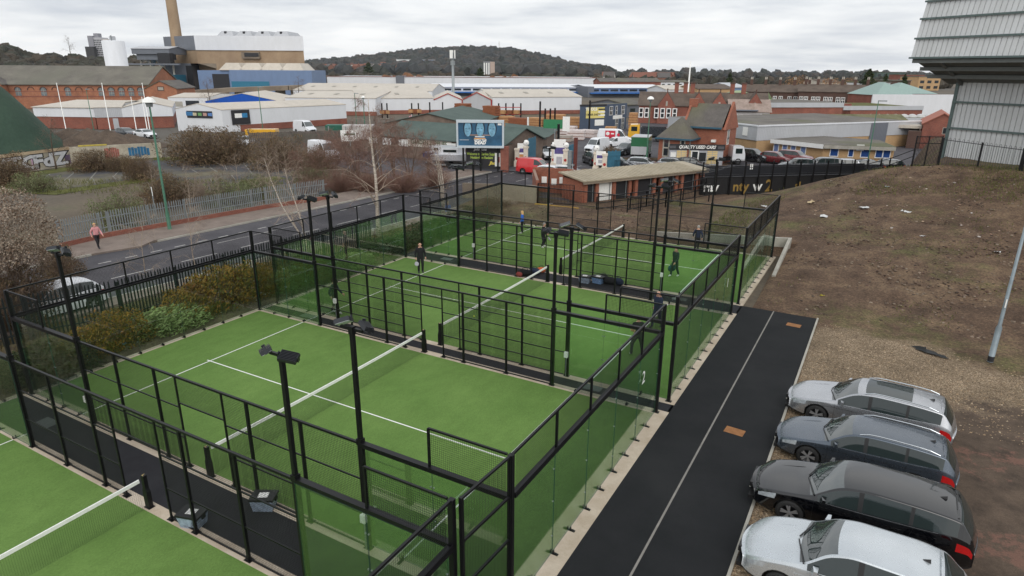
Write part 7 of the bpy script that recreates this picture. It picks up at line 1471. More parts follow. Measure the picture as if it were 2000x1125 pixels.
for i, (px, yb, w_, h, lb) in enumerate(((640, 362, 1, 5.0, 'russet bare tree left of the tall birch'), (690, 366, 1, 6.4, 'russet bare tree directly behind the tall birch trunk'), (745, 362, 1.1, 7.2, 'tallest russet bare tree right of the tall birch'), (800, 358, 1, 6.8, 'russet bare tree left of the boats'), (700, 344, 1.1, 6.6, 'russet bare tree below the dark green lamp posts'), (770, 346, 1.1, 7.0, 'russet bare tree before the green roofed store'), (835, 348, .8, 5.0, 'small russet bare tree at the boats'), (655, 346, 1, 5.6, 'russet bare tree right of the white panel van'), (590, 366, 1, 4.4, 'russet bare tree behind the leaning birch'))):
    src = RPRO[i % 3]; q = gp(px, yb)
    if i < 3: T = src
    else:
        T = src.copy(); COL.objects.link(T)
        for c in kids(src): d = c.copy(); COL.objects.link(d); d.parent = T
    T['label'] = lb; T.location = (q.x, q.y, 0); T.rotation_euler = (0, 0, R.uniform(0, 6)); T.scale = (w_*h/6.5, w_*h/6.5, h/6.5)
for px, yb, w_, h, lb in ((670, 372, 4.0, 2.2, 'low russet twig thicket under the tall birch'), (725, 374, 4.5, 2.4, 'low russet twig thicket right of the birch foot'), (790, 374, 4.2, 2.4, 'low russet twig thicket at the road edge'), (850, 366, 3.4, 2.4, 'small russet twig thicket behind the forked birch'), (610, 378, 3.6, 1.8, 'low russet twig thicket behind the leaning birch')):
    bush('russet', gp(px, yb), w_*.6, w_*.55, h, lb, 'twig_thicket', 'russet thickets')
SPRO = tree('bare sapling', (0, 0, 0), 4.5, .035, TWIG_P, TWIG_B, .4, 900, name='bare_sapling', forks=3, nb=10, group='saplings by the car park', twl=.5, twr=.005)
for i, (px, yb, h, lb) in enumerate(((250, 438, 3.8, 'bare sapling left of the bus stop sign'), (375, 418, 4.2, 'bare sapling right of the green lamp post'), (430, 408, 3.6, 'bare sapling behind the green shrub'), (470, 400, 4.6, 'bare sapling in the middle of the galvanised fence'), (530, 392, 5.0, 'bare sapling near the end of the galvanised fence'), (565, 384, 5.4, 'bare sapling left of the leaning birch'), (300, 372, 3.2, 'bare sapling inside the disused car park'), (545, 352, 4.0, 'bare sapling at the right end of the car park'))):
    q = gp(px, yb); T = SPRO
    if i:
        T = SPRO.copy(); COL.objects.link(T)
        for c in kids(SPRO): d = c.copy(); COL.objects.link(d); d.parent = T
    T['label'] = lb; T.location = (q.x, q.y, 0); T.rotation_euler = (0, 0, i*1.3); T.scale = (h/4.5,)*3
# old tree smothered with seed fluff at the left
q = gp(58, 636); T = tree('tree smothered in grey fluffy climber beside the road at left', V3(q), 5.2, .16, BARK, TWIG_B, .42, 5200, name='climber_tree', forks=3, nb=16, droop=.3)
m = MB()
for _ in range(13000):
    while True:
        p = Vector((R.uniform(-1, 1), R.uniform(-1, 1), R.uniform(-.55, 1)))
        rr = p.length*(1+.35*mnoise.noise(p*2.0))
        if .75*R.random()**.5 < rr < 1: break
    s = R.uniform(.018, .055); a = rv().normalized(); b_ = a.orthogonal().normalized()*s; c = a.cross(b_.normalized())*s*.7; p = Vector((p.x*1.95, p.y*1.95, 4.3+p.z*2.0)); m.add([p-b_, p+c, p+b_, p-c], ((0, 1, 2, 3),))
stuff(m.build('seed_fluff', L_FLUFF, T))
bush('brown', gp(20, 640), 2.2, 2.0, 3.2, 'brown bush under the climber smothered tree', 'bramble_bush', 'bushes across the road'); bush('brown', gp(120, 540), 1.2, 1.2, 1.9, 'brown bush beside the pedestrian at the pavement edge', 'bramble_bush', 'bushes across the road')
# verge inside the palisade
for px, yb, w_, h, kd, lb in ((230, 668, 1.5, 1.5, 'gold', 'golden bush at the palisade behind the left floodlight'), (175, 690, 1.3, 1.2, 'gold', 'golden bush left of the others on the verge'), (380, 610, 1.6, 1.5, 'gold', 'golden bush on the verge by the middle of the palisade'), (430, 590, 1.8, 1.9, 'gold', 'tallest golden bush at the court corner'), (480, 575, 1.6, 1.8, 'gold', 'golden bush touching the corner post'), (530, 560, 1.5, 1.4, 'gold', 'golden bush between the two left cages'), (315, 640, 1.5, .9, 'lime', 'pale green low plant left of the litter'), (355, 628, 1.4, .8, 'lime', 'pale green low plant on the verge'), (100, 720, 1.8, 1.1, 'ivy', 'dark green ground plant at the left cage'), (60, 735, 1.6, 1.0, 'ivy', 'dark green ground plant at the far left post'), (655, 530, 1.5, .9, 'ivy', 'dark green plant behind the second floodlight pair'), (700, 515, 1.3, .7, 'lime', 'yellow green plant at the foot of the tall birch'), (610, 545, 1.4, 1.0, 'gold', 'golden brown plant below the leaning birch'), (750, 490, 1.8, .9, 'ivy', 'dark green plant right of the tall birch'), (800, 475, 1.8, .8, 'ivy', 'dark green plant at the far cage corner'), (850, 455, 2.2, .9, 'ivy', 'dark green plant left of the farthest court'), (900, 440, 2.2, .8, 'ivy', 'dark green plant before the brick yard wall'), (925, 425, 1.8, .9, 'ivy', 'dark ivy clump near the farthest court corner'), (960, 408, 1.6, 1.0, 'brown', 'brown brush against the orange brick wall'), (985, 403, 1.2, .9, 'grey', 'grey brush against the orange brick wall')):
    bush(kd, gp(px, yb), w_, w_*.9, h, lb, 'verge_plant', 'plants on the verge')
# grass tufts on bank and verge
def tufts(name, n, fn, mat, h=.16):
    m = MB()
    for _ in range(n):
        p = fn()
        if p is None: continue
        for _k in range(5):
            a = R.uniform(0, 6.28); d = Vector((cos(a), sin(a), 0)); w_ = Vector((-sin(a), cos(a), 0))*.012; hh = h*R.uniform(.5, 1.3); m.add([p-w_, p+w_, p+d*hh*.5+Vector((0, 0, hh))], ((0, 1, 2),))
    return stuff(m.build(name, mat))
GRASS = leaf_mat('grass_blade', [rgb(92, 102, 52), rgb(120, 126, 70), rgb(104, 96, 60), rgb(82, 92, 46)])
def bank_pt():
    x = R.uniform(15, 48); y = R.uniform(36, 52)
    if mnoise.noise(Vector((x*.16, y*.16, 2)))+.015*(y-42)+.02*(x-30) < .05+R.uniform(-.1, .25): return None
    return Vector((x, y, bankh(x, y)+.02))
tufts('bank_grass', 16000, bank_pt, GRASS)
def low_pt():
    x = R.uniform(21.5, 42); y = R.uniform(24, 40)
    if mnoise.noise(Vector((x*.3, y*.3, 7))) < .22+R.uniform(-.05, .2): return None
    return Vector((x, y, bankh(x, y)+.01))
tufts('bank_weeds', 2500, low_pt, GRASS, .10)
tufts('verge_grass', 6000, lambda: Vector((R.uniform(-6, -.8), R.uniform(-3, 38), 0)), leaf_mat('verge_blade', [rgb(92, 88, 54), rgb(116, 102, 68), rgb(78, 76, 46), rgb(130, 108, 76)]), .2)
tufts('carpark_weeds', 2600, lambda: gp(R.uniform(0, 600), R.choice((R.uniform(352, 362), R.uniform(308, 316), R.uniform(364, 380)))), GRASS, .35)
# stones, clods and litter on the bank
def stones(name, n, fn, mat, s0, s1):
    m = MB()
    for _ in range(n):
        p = fn(); s = s0*(s1/s0)**R.random(); k = len(m.v); rot = Matrix.Rotation(R.uniform(0, 6), 3, 'Z')
        for v in ICV[:]: q = rot @ v; m.v.append((p.x+q.x*s*R.uniform(.7, 1.2), p.y+q.y*s*R.uniform(.7, 1.2), p.z+q.z*s*R.uniform(.35, .7)))
        m.f += [tuple(i+k for i in f) for f in ICF]; m.mi += [0]*20
    return stuff(m.build(name, mat))
STONE = leaf_mat('rubble', [rgb(84, 70, 60), rgb(116, 102, 88), rgb(140, 126, 110), rgb(96, 74, 64), rgb(66, 56, 50), rgb(104, 90, 78)])
def bk(): x = R.uniform(21.4, 46); y = R.uniform(23.5, 51); return Vector((x, y, bankh(x, y)))
stones('bank_clods', 8000, bk, STONE, .018, .10)
stones('bank_clods', 1500, lambda: (lambda x, y: Vector((x, y, bankh(x, y))))(R.uniform(0, 20), R.uniform(35.2, 44)), STONE, .02, .09)
stones('bank_rubble', 90, lambda: (lambda x, y: Vector((x, y, bankh(x, y)+.02)))(R.uniform(20, 40), R.uniform(37, 51)), leaf_mat('pale_rubble', [rgb(196, 188, 176), rgb(168, 150, 130), rgb(150, 120, 100), rgb(206, 204, 200)]), .03, .12)
stones('gravel', 5000, lambda: Vector((R.uniform(24.06, 24.9), R.uniform(0, 16), 0)), leaf_mat('gravel_stone', [rgb(140, 118, 92), rgb(174, 150, 120), rgb(108, 90, 74), rgb(196, 178, 152)]), .015, .035)
stones('gravel', 3500, lambda: Vector((R.uniform(24.1, 33), R.uniform(14, 22.5), 0)), leaf_mat('gravel_stone', []) if 'gravel_stone' not in MATS else MATS['gravel_stone'], .012, .04)
stones('verge_litter', 1400, lambda: Vector((R.uniform(-5.5, -.5), R.uniform(-2, 36), 0)), STONE, .015, .06)
SHEETW = plain('plastic_scrap', rgb(206, 206, 204), .6, var=.08)
def scrap(px, py, w_, dep, label, mat=SHEETW, hgt_=.06):
    w_ *= .65; q = dp(px, py, dep); q.z = bankh(q.x, q.y)+.03; m = MB(); n_ = 5; T = thing('litter_scrap', label, 'litter', q, R.uniform(0, 3), 'litter on the ground')
    for i in range(n_+1):
        for j in range(3): m.v.append((w_*(i/n_-.5)+R.uniform(-.03, .03), w_*.3*(j-1)+R.uniform(-.06, .06), abs(R.gauss(0, hgt_))))
    for i in range(n_):
        for j in range(2): a = i*3+j; m.f.append((a, a+3, a+4, a+1)); m.mi.append(0)
    m.build('sheet', mat, T)
for px, py, w_, d, lb, mt in ((1497, 377, .9, 52, 'white bag beside the black banner wall', SHEETW), (1615, 393, 1.3, 46, 'white torn sheet high on the bank', SHEETW), (1692, 393, 1.1, 46, 'white plastic sheet right of the torn one', SHEETW), (1770, 408, .9, 44, 'white cloth strip on the bank', SHEETW), (1585, 383, .9, 50, 'pale board scraps on the crest of the bank', plain('pale_board', rgb(196, 176, 140), .8)), (1806, 443, .5, 40, 'small white scrap in the middle of the bank', SHEETW), (1730, 377, .5, 49, 'pale blue scrap near the crest', plain('pale_blue_scrap', rgb(176, 190, 196), .6)), (1608, 565, .3, 34, 'yellow scrap low on the bank', plain('yellow_scrap', rgb(206, 196, 60), .6)), (1950, 483, .5, 37, 'pink white scrap below the grandstand fence', SHEETW)): scrap(px, py, w_, d, lb, mt)
for px, py, w_, lb, mt in ((238, 675, .5, 'light blue bag on the verge beside the front cage', plain('blue_bag', rgb(120, 164, 190), .5)), (515, 575, .9, 'white plastic bag at the foot of the palisade', SHEETW), (412, 604, .4, 'small white paper on the verge', SHEETW), (1075, 402, .5, 'white rubbish bags below the yellow kerb', SHEETW)):
    q = gp(px, py); scrap(px, py, w_, (q-CAM).dot(FW), lb, mt)
q = gp(1818, 690, .02); T = thing('tarmac_patch', 'black crumpled tar sheet on the gravel near the lamp post', 'debris', q, -.45); T.scale = (.62, .62, .8); m = MB(); pts = [(1.0*cos(a)*(1+.2*R.uniform(-1, 1)), .32*sin(a)*(1+.3*R.uniform(-1, 1))) for a in [i*2*pi/18 for i in range(18)]]; m.add([(x, y, .02+R.uniform(0, .05)) for x, y in pts]+[(0, 0, .09)], [(i, (i+1) % 18, 18) for i in range(18)]); m.build('sheet', plain('tar_black', rgb(26, 28, 28), .5), T); MB().add([(-1.0, -.02, .03), (-1.4, .05, .03), (-.9, .1, .16), (-.4, .12, .22), (-.3, 0, .04)], ((0, 4, 3, 2), (0, 2, 1))).build('torn_edge', plain('tar_black', (0, 0, 0, 1)), T)
# ------------------------------------------------------------------ green covered heap, soil heaps, graffiti wall
q = gp(-40, 300); T = thing('covered_heap', 'huge heap under dark green netting at the left edge', 'heap', (q.x, q.y, 0)); m = MB(); rh = (gp(132, 296)-q).length; hh = 11.0; n_ = 40; k_ = 14
for j in range(k_+1):
    for i in range(n_):
        a = 2*pi*i/n_; t_ = j/k_; r_ = rh*(1-t_)+.6*t_; zz = hh*1.08*(1-(1-t_)**1.22)+.25*mnoise.noise(Vector((cos(a)*3, sin(a)*3, t_*5))); m.v.append((r_*cos(a)*(1+.03*mnoise.noise(Vector((cos(a)*2, sin(a)*2, t_*2)))), r_*sin(a), zz))
for j in range(k_):
    for i in range(n_): a, c = j*n_+i, j*n_+(i+1) % n_; m.f.append((a, c, c+n_, a+n_)); m.mi.append(0)
m.build('netting', mottled('green_netting', [(.3, rgb(46, 66, 54)), (.7, rgb(60, 80, 66))], .2, .8, 3, .15, .4, dist=.1), T, True); m2 = MB()


for px, yb, r_, h, lb in ((178, 289, 5.5, 2.9, 'brown soil heap left of the others behind the wall'), (215, 289, 5.5, 2.7, 'brown soil heap in the middle behind the wall'), (255, 287, 5.0, 2.0, 'low brown soil heap behind the flagpoles'), (140, 280, 5.0, 2.4, 'soil heap beside the green covered heap')):
    q = gp(px, yb); T = thing('soil_heap', lb, 'heap', (q.x, q.y, 0), 0, 'soil heaps'); m = MB(); n_ = 22; k_ = 7
    for j in range(k_+1):
        for i in range(n_): a = 2*pi*i/n_; t_ = j/k_; rr = r_*(1-t_)*(1+.15*mnoise.noise(Vector((cos(a)*1.7+px, sin(a)*1.7, t_))))+.02; m.v.append((rr*cos(a), rr*sin(a), h*t_**.9))
    for j in range(k_):
        for i in range(n_): a, c = j*n_+i, j*n_+(i+1) % n_; m.f.append((a, c, c+n_, a+n_)); m.mi.append(0)
    m.build('soil', mottled('heap_soil', [(.3, rgb(72, 62, 54)), (.7, rgb(104, 90, 78))], .6, .95, 6, .3, .6), T, True)
g0, g1 = gp(-60, 353), gp(140, 323); b = Bld('graffiti_wall', 'pale rendered wall with big silver and pink graffiti letters', 'wall', g0, g1); L = b.L; hw_ = hgt(60, 336, 296); k = L/200
b.box('wall', 0, L, 0, .3, 0, hw_, mottled('stained_render', [(.3, rgb(150, 142, 126)), (.7, rgb(200, 192, 174))], .5, .9, 4, .15, .2)); b.box('upper_course', 0, L+.1, -.05, .35, hw_*.86, hw_, mottled('tan_render', [(.3, rgb(176, 150, 120)), (.7, rgb(206, 188, 160))], .6, .9, 5, .15, .2))
SILV = plain('silver_spray', rgb(212, 212, 216), .5, var=.08); PNK = plain('pink_spray', rgb(206, 170, 196), .6, var=.15, scale=2); INK = plain('black_spray', rgb(26, 26, 30), .6)
for s_, px_ in (('YTC', 28), ('FdZ', 97)):
    u = (px_+60)*k; b.text(s_, hw_*.92, INK, u+.06, hw_*.42, off=.012, bold=.16, nm='graffiti_outline', sx=1.35); b.text(s_, hw_*.9, SILV, u, hw_*.42, off=.022, bold=.085, nm='graffiti_fill', sx=1.35)
b.box('graffiti_patch', (58+60)*k, (70+60)*k, -.006, 0, hw_*.05, hw_*.8, PNK); b.box('graffiti_patch', (128+60)*k, L, -.006, 0, hw_*.1, hw_*.6, plain('purple_spray', rgb(100, 84, 110), .7, var=.3, scale=1.5))
g0, g1 = gp(140, 318), gp(318, 307); b = Bld('yard_wall', 'low pale wall with blue and red graffiti behind the brown bushes', 'wall', g0, g1); L = b.L; b.box('wall', 0, L, 0, .3, 0, 1.9, MATS['stained_render'])
for u0, u1, cc, nm in ((.36, .52, rgb(160, 96, 84), 'red'), (.62, .86, rgb(44, 110, 150), 'blue')):
    for i in range(7): ww = (u1-u0)*L/7; b.p('graffiti_letter', MB().box((u0*L+(i+.5)*ww, -.02, .9+R.uniform(-.1, .1)), (ww*.85, .02, 1.1+R.uniform(-.2, .3))), plain(nm+'_spray', cc, .6, var=.4, scale=2))
b.p('yellow_strip', MB().bb(L*.1, L*.4, -.03, .33, 1.9, 2.05), plain('yellow_strip', rgb(190, 170, 70), .7))
# board fence and yard clutter behind the white van
g0, g1 = gp(488, 290), gp(700, 283); b = Bld('board_fence', 'tall dark board fence behind the white panel van', 'fence', g0, g1); L = b.L; BD = mottled('dark_boards', [(.3, rgb(84, 78, 74)), (.7, rgb(112, 104, 98))], .8, .9, 9, .2, .2)
nb_ = int(L/.25); bmesh_ = MB().bb(.005, .24, -.02, .02, 0, 2.3).mesh('board', BD)
for i in range(nb_): link('board', bmesh_, b.root, (i*.25, R.uniform(-.015, .015), R.uniform(-.05, .05)))
for z in (.5, 1.8): b.p('rail', MB().bb(0, L, .03, .1, z, z+.1), BD)
for px, yb, w_, h, lb in ((685, 292, 2.6, 1.6, 'white notice panel with green text on the board fence'), (730, 296, 1.2, 1.2, 'white notice right on the fence near the store')):
    q = gp(px, yb); T = thing('fence_notice', lb, 'sign', (q.x, q.y, 0), b.rz); MB().bb(-w_/2, w_/2, -.05, .05, 1.2, 1.2+h).build('panel', WHITE, T); MB().bb(-.05, .05, .05, .1, 0, 1.2).build('post', GALV, T); MB().bb(-w_*.3, w_*.3, -.06, -.051, 1.2+h*.55, 1.2+h*.7).build('print', LAMPG, T)
for px, yb, w_, d_, h, mt, lb in ((655, 272, 4.5, 2.4, 2.3, plain('container_green', rgb(30, 96, 78), .6), 'dark green shipping container in the yard'), (690, 274, 5.0, 2.6, 2.4, plain('container_white', rgb(196, 192, 190), .6, var=.15), 'scuffed white container beside the green one'), (580, 283, 9, 2.6, 1.5, plain('skip_green', rgb(40, 124, 76), .6, var=.15), 'long green skip behind the board fence'), (500, 272, 5, 2.2, 1.6, YELP, 'yellow skip at the end of the white unit')):
    b = Bld('yard_container', lb, 'container', gp(px-w_*4, yb), gp(px+w_*4, yb), 'containers in the yard'); b.L = w_; b.box('shell', 0, w_, 0, d_, .15, h, mt)
    for i in range(int(w_/.5)): b.box('rib', i*.5+.1, i*.5+.3, -.05, 0, .25, h-.1, mt)
    b.box('door_bar', w_*.1, w_*.14, -.09, -.052, .2, h-.15, GALV); b.box('skid', 0, w_, .1, d_-.1, 0, .15, BLACK)
# timber yard
TB = [plain('sawn_timber', rgb(186, 140, 96), .8, var=.15), plain('brown_timber', rgb(140, 84, 56), .8, var=.15), plain('grey_pallet', rgb(170, 160, 150), .8, var=.15), plain('wrapped_bags', rgb(212, 200, 196), .5, var=.12)]
def stack(px, yb, w_, d_, h, k, label):
    q = gp(px, yb); T = thing('timber_stack', label, 'timber stack', (q.x, q.y, 0), R.uniform(-.1, .4), 'stacks in the timber yard'); n_ = max(2, int(h/.45))
    for i in range(n_):
        MB().bb(-w_/2+R.uniform(-.1, .1), w_/2+R.uniform(-.1, .1), -d_/2, d_/2, i*h/n_+.08, (i+1)*h/n_-.02).build('pack', TB[k], T); MB().bb(-w_/2+.1, w_/2-.1, -d_/2, d_/2-.05, i*h/n_, i*h/n_+.07).build('bearer', TB[1], T)
yard = [(905, 246, 3, 2, 4.6, 1, 'tall brown crate stack left of the yellow lorry'), (960, 250, 3, 2, 4.4, 1, 'tall brown crate stack right of the yellow lorry'), (985, 250, 4, 2, 2.4, 0, 'sawn timber stack behind the billboard'), (1015, 252, 4, 2, 2.2, 1, 'brown timber stack below the yard posts'), (1050, 254, 3.4, 2, 2.4, 0, 'sawn timber packs under the blue sheet'), (1080, 256, 3, 2, 2.0, 1, 'brown timber packs mid yard'), (1108, 262, 3.4, 2, 1.5, 3, 'wrapped white bags left of the pallets'), (1125, 272, 3, 2.4, 1.6, 3, 'wrapped white bags nearest the navy office'), (1150, 268, 3, 2.2, 1.3, 3, 'pale wrapped pallets before the navy office'), (1100, 276, 3, 1.6, 1.0, 2, 'grey pallets near the yard fence'), (1070, 270, 2.6, 1.6, 1.2, 2, 'grey pallets mid yard'), (1040, 272, 2.4, 2, 1.6, 0, 'sawn packs behind the store gable'), (1192, 262, 2.0, 1.6, 1.4, 0, 'sawn packs at the office door'), (1236, 254, 1.6, 1.6, 3.4, 0, 'tall timber rack beside the navy office'), (1130, 250, 4.5, 2, 2.2, 0, 'sawn timber under the open rack'), (1085, 248, 4.0, 2, 2.6, 0, 'yellow wrapped timber on the open rack')]
for s_ in yard: stack(*s_)
for px, yb, yt, lb in ((974, 240, 201, 'leftmost dark rack post in the timber yard'), (988, 240, 201, 'second dark rack post in the timber yard'), (1002, 240, 201, 'third dark rack post in the timber yard'), (1017, 240, 201, 'fourth dark rack post in the timber yard'), (1054, 262, 197, 'tall dark post in the middle of the timber yard'), (1064, 258, 211, 'dark rack post left of the wrapped timber'), (1074, 258, 211, 'dark rack post before the wrapped timber'), (1083, 258, 210, 'dark rack post right of the wrapped timber'), (1031, 262, 228, 'white lamp pole in the timber yard'), (1089, 325, 240, 'thin grey pole behind the notice board'), (1150, 262, 195, 'thin pole before the navy office sign'), (747, 232, 201, 'rack post left in the cream shed yard'), (757, 232, 201, 'second rack post in the cream shed yard'), (805, 230, 201, 'rack post mid cream shed yard'), (818, 230, 201, 'rack post right of the mid one in the shed yard'), (840, 228, 199, 'rack post left of the green gable'), (865, 226, 199, 'rightmost rack post above the green gable')):
    q = gp(px, yb); T = thing('rack_post', lb, 'post', (q.x, q.y, 0), 0, 'yard posts'); h = hgt(px, yb, yt); MB().bb(-.12, .12, -.12, .12, 0, h).build('post', WHITE if 'white' in lb else BLACK, T); MB().bb(-.3, .3, -.3, .3, 0, .15).build('foot', CONC, T)
for (xa, xb, yb, y0, lb) in ((974, 1017, 240, 209, 'horizontal rack arms between the four dark posts'), (747, 757, 232, 215, 'rack shelf with crates in the cream shed yard'), (800, 822, 230, 213, 'rack shelf with orange crates in the shed yard')):
    T = thing('rack_shelf', lb, 'rack', (gp(xa, yb).x, gp(xa, yb).y, 0)); d = gp(xb, yb)-gp(xa, yb); h = hgt(xa, yb, y0)
    for f in (1, .55): MB().bar((0, -.1, h*f), (d.x, d.y-.1, h*f), .15).build('beam', REDTRIM if xa > 900 else BLACK, T)
    for i in range(3): MB().box((d.x*(.2+.3*i), d.y*(.2+.3*i), h*.55+.5), (1.2, 1.0, .8)).build('crate', TB[i % 2], T)
q = gp(806, 262); T = thing('flag', 'small red and white flag on the green felt roof', 'flag', (q.x, q.y, 0)); h = hgt(806, 262, 222); MB().tube([(0, 0, 0), (0, 0, h)], .04, 6).build('pole', WHITE, T); MB().add([(0, 0, h-.1), (-.5, .1, h-.3), (-.9, 0, h-.1-.6), (-.8, 0, h-1.5), (-.3, .1, h-1.3), (0, 0, h-1.2)], ((0, 1, 4, 5), (1, 2, 3, 4))).build('cloth', plain('flag_cloth', rgb(206, 150, 160), .8, var=.4, scale=3), T)
# pines and named trees on the right skyline
def conifer(px, yb, yt, d, w_, label, mat=L_DGREEN):
    q = dp(px, yb, d); q.z = 0; h = dp(px, yt, d).z; T = thing('conifer_tree', label, 'tree', q, 0, 'conifers on the skyline'); MB().lathe([(h*.02, 0), (h*.006, h)], 6).build('trunk', BARK, T); m = MB()
    for _ in range(1500):
        t_ = R.random()**.8; a = R.uniform(0, 6.28); rr = w_*(1-t_)**.7*R.uniform(.5, 1.05)*(1+.3*sin(t_*25)); p = Vector((rr*cos(a), rr*sin(a), h*(.12+.9*t_))); s = w_*R.uniform(.06, .16); u = rv().normalized(); v_ = u.orthogonal().normalized()*s; c = u.cross(v_.normalized())*s*.6; m.add([p-v_, p+c, p+v_, p-c], ((0, 1, 2, 3),))
    stuff(m.build('crown', mat, T))
conifer(1692, 180, 137, 260, 4.2, 'large dark pine above the terrace roofs'); conifer(1727, 170, 145, 330, 2.6, 'smaller dark pine before the pale glass block'); conifer(1764, 170, 146, 320, 2.8, 'dark pine before the brick flats'); conifer(1424, 165, 142, 420, 3.0, 'pointed conifer on the flat skyline'); conifer(720, 140, 122, 1000, 9, 'dark conifer among the hillside houses'); conifer(938, 160, 133, 700, 6, 'dark conifer left of the hill tower block')
L_ORANGE = leaf_mat('orange_twigs', [rgb(150, 112, 78), rgb(166, 128, 92), rgb(130, 100, 72)])
for px, d, w_, h, lb in ((1555, 290, 6, 9, 'orange twigged willow between the terraces'), (1622, 270, 7, 8, 'wide orange twigged willow behind the second terrace'), (1660, 280, 5, 8, 'orange twigged willow left of the large pine')):
    q = dp(px, 170, d); T = thing('willow_tree', lb, 'tree', (q.x, q.y, 0), 0, 'willows on the skyline'); f, s = bush_meshes('w', 1600, .05, L_ORANGE, TWIG_B, 60); stuff(link('crown', f, T, (0, 0, h*.3), None, (w_, w_, h*.8))); MB().lathe([(.4, 0), (.2, h*.6)], 7).build('trunk', BARK, T)
# ------------------------------------------------------------------ people
SKIN = plain('skin', rgb(206, 160, 138), .6, var=.06); HAIRM = {}
def cloth(n, c): return plain('cloth_'+n, c, .9, var=.15, scale=6)
SHOE = plain('shoe_white', rgb(214, 214, 212), .6, var=.05); SHOED = plain('shoe_dark', rgb(40, 40, 44), .6, var=.05)
def person(label, p, rz, top, legs, hair=None, shoe=SHOED, pose='stand', longhair=False, bald=False, sleeves=True, racket=None, h=1.76, hat=None, z=0.0, skirt=False):
    T = thing('person', label, 'person', (p.x, p.y, z), rz, 'people'); k = h/1.76
    # joints (x right, y forward, z up)
    J = dict(pel=(0, 0, .95), waist=(0, .01, 1.10), chest=(0, .02, 1.32), neck=(0, .01, 1.50), hb=(0, .03, 1.58), head=(0, .04, 1.66), htop=(0, .03, 1.735))
    walk = {'stand': 0, 'ready': .0, 'walk': .22, 'stride': .32}[pose]; wide = {'stand': .11, 'ready': .22, 'walk': .09, 'stride': .14}[pose]; drop = {'ready': .06, 'stride': .05}.get(pose, 0)
    for n_ in J: x, y, zz = J[n_]; J[n_] = (x, y+(.05 if pose == 'ready' and zz > 1.2 else 0), zz-drop)
    for s, nm in ((-1, 'l'), (1, 'r')):
        w_ = walk*s; J[nm+'hip'] = (s*.095, 0, .90-drop); J[nm+'knee'] = (s*(wide*.8+.02), w_*.5+.05+(.05 if pose == 'ready' else 0), .50-drop*.4); J[nm+'ank'] = (s*wide, w_*1.0-.02, .09); J[nm+'toe'] = (s*(wide+.02), w_+.15, .045)
        J[nm+'sh'] = (s*.18, .02, 1.42-drop); J[nm+'el'] = (s*.27, -w_*.5-.02, 1.14-drop); J[nm+'wr'] = (s*.27, -w_*.8+.12, .93-drop)
        if pose == 'ready': J[nm+'el'] = (s*.27, .05, 1.14-drop); J[nm+'wr'] = (s*.14, .28, 1.02-drop)
    names = list(J); idx = {n_: i for i, n_ in enumerate(names)}; rad = dict(pel=(.155, .115), waist=(.14, .105), chest=(.165, .115), neck=(.06, .06), hb=(.07, .085), head=(.078, .098), htop=(.045, .055))
    for nm in 'lr': rad.update({nm+'hip': (.095, .10), nm+'knee': (.066, .068), nm+'ank': (.048, .05), nm+'toe': (.042, .035), nm+'sh': (.075, .075), nm+'el': (.052, .052), nm+'wr': (.036, .036)})
    E_ = [('pel', 'waist'), ('waist', 'chest'), ('chest', 'neck'), ('neck', 'hb'), ('hb', 'head'), ('head', 'htop')]
    for nm in 'lr': E_ += [('pel', nm+'hip'), (nm+'hip', nm+'knee'), (nm+'knee', nm+'ank'), (nm+'ank', nm+'toe'), ('chest', nm+'sh'), (nm+'sh', nm+'el'), (nm+'el', nm+'wr')]
    me = bpy.data.meshes.new('person'); me.from_pydata([tuple(c*k for c in J[n_]) for n_ in names], [(idx[a], idx[b_]) for a, b_ in E_], []); o = bpy.data.objects.new('tmp', me); COL.objects.link(o)
    sk = o.modifiers.new('skin', 'SKIN'); sk.use_smooth_shade = True; ss = o.modifiers.new('sub', 'SUBSURF'); ss.levels = 2; ss.render_levels = 2
    for i, n_ in enumerate(names):
        v = me.skin_vertices[0].data[i]; g_ = 1.0 if n_ in ('neck', 'hb', 'head', 'htop', 'ltoe', 'rtoe') else 1.17; v.radius = (rad[n_][0]*k*g_, rad[n_][1]*k*g_); v.use_root = n_ == 'pel'
    dg = bpy.context.evaluated_depsgraph_get(); bm_ = bpy.data.meshes.new_from_object(o.evaluated_get(dg)); bpy.data.objects.remove(o)
    bm_.materials.clear()
    for m_ in (SKIN, top, legs, shoe): bm_.materials.append(m_)
    P_ = {n_: Vector(J[n_])*k for n_ in names}
    for f in bm_.polygons:
        c = f.center; best = min(E_, key=lambda e: (c-P_[e[0]].lerp(P_[e[1]], max(0, min(1, (c-P_[e[0]]).dot(P_[e[1]]-P_[e[0]])/max(1e-6, (P_[e[1]]-P_[e[0]]).length_squared))))).length)
        a, b_ = best
        if b_ in ('hb', 'head', 'htop'): mi = 0
        elif b_[1:] == 'toe': mi = 3
        elif b_[1:] in ('knee', 'ank'): mi = 2
        elif b_[1:] == 'hip': mi = 2 if c.z < .98*k else 1
        elif b_[1:] == 'wr': mi = 1 if sleeves else 0
        elif b_[1:] == 'el': mi = 1 if sleeves or (c-P_[a]).length < .17*k else 0
        elif b_ == 'neck': mi = 1 if c.z < 1.49*k else 0
        else: mi = 1 if c.z > (.93-drop)*k else 2
        f.material_index = mi; f.use_smooth = True
    # fingers and face join the same mesh
    b2 = bmesh.new(); b2.from_mesh(bm_); ex = MB()
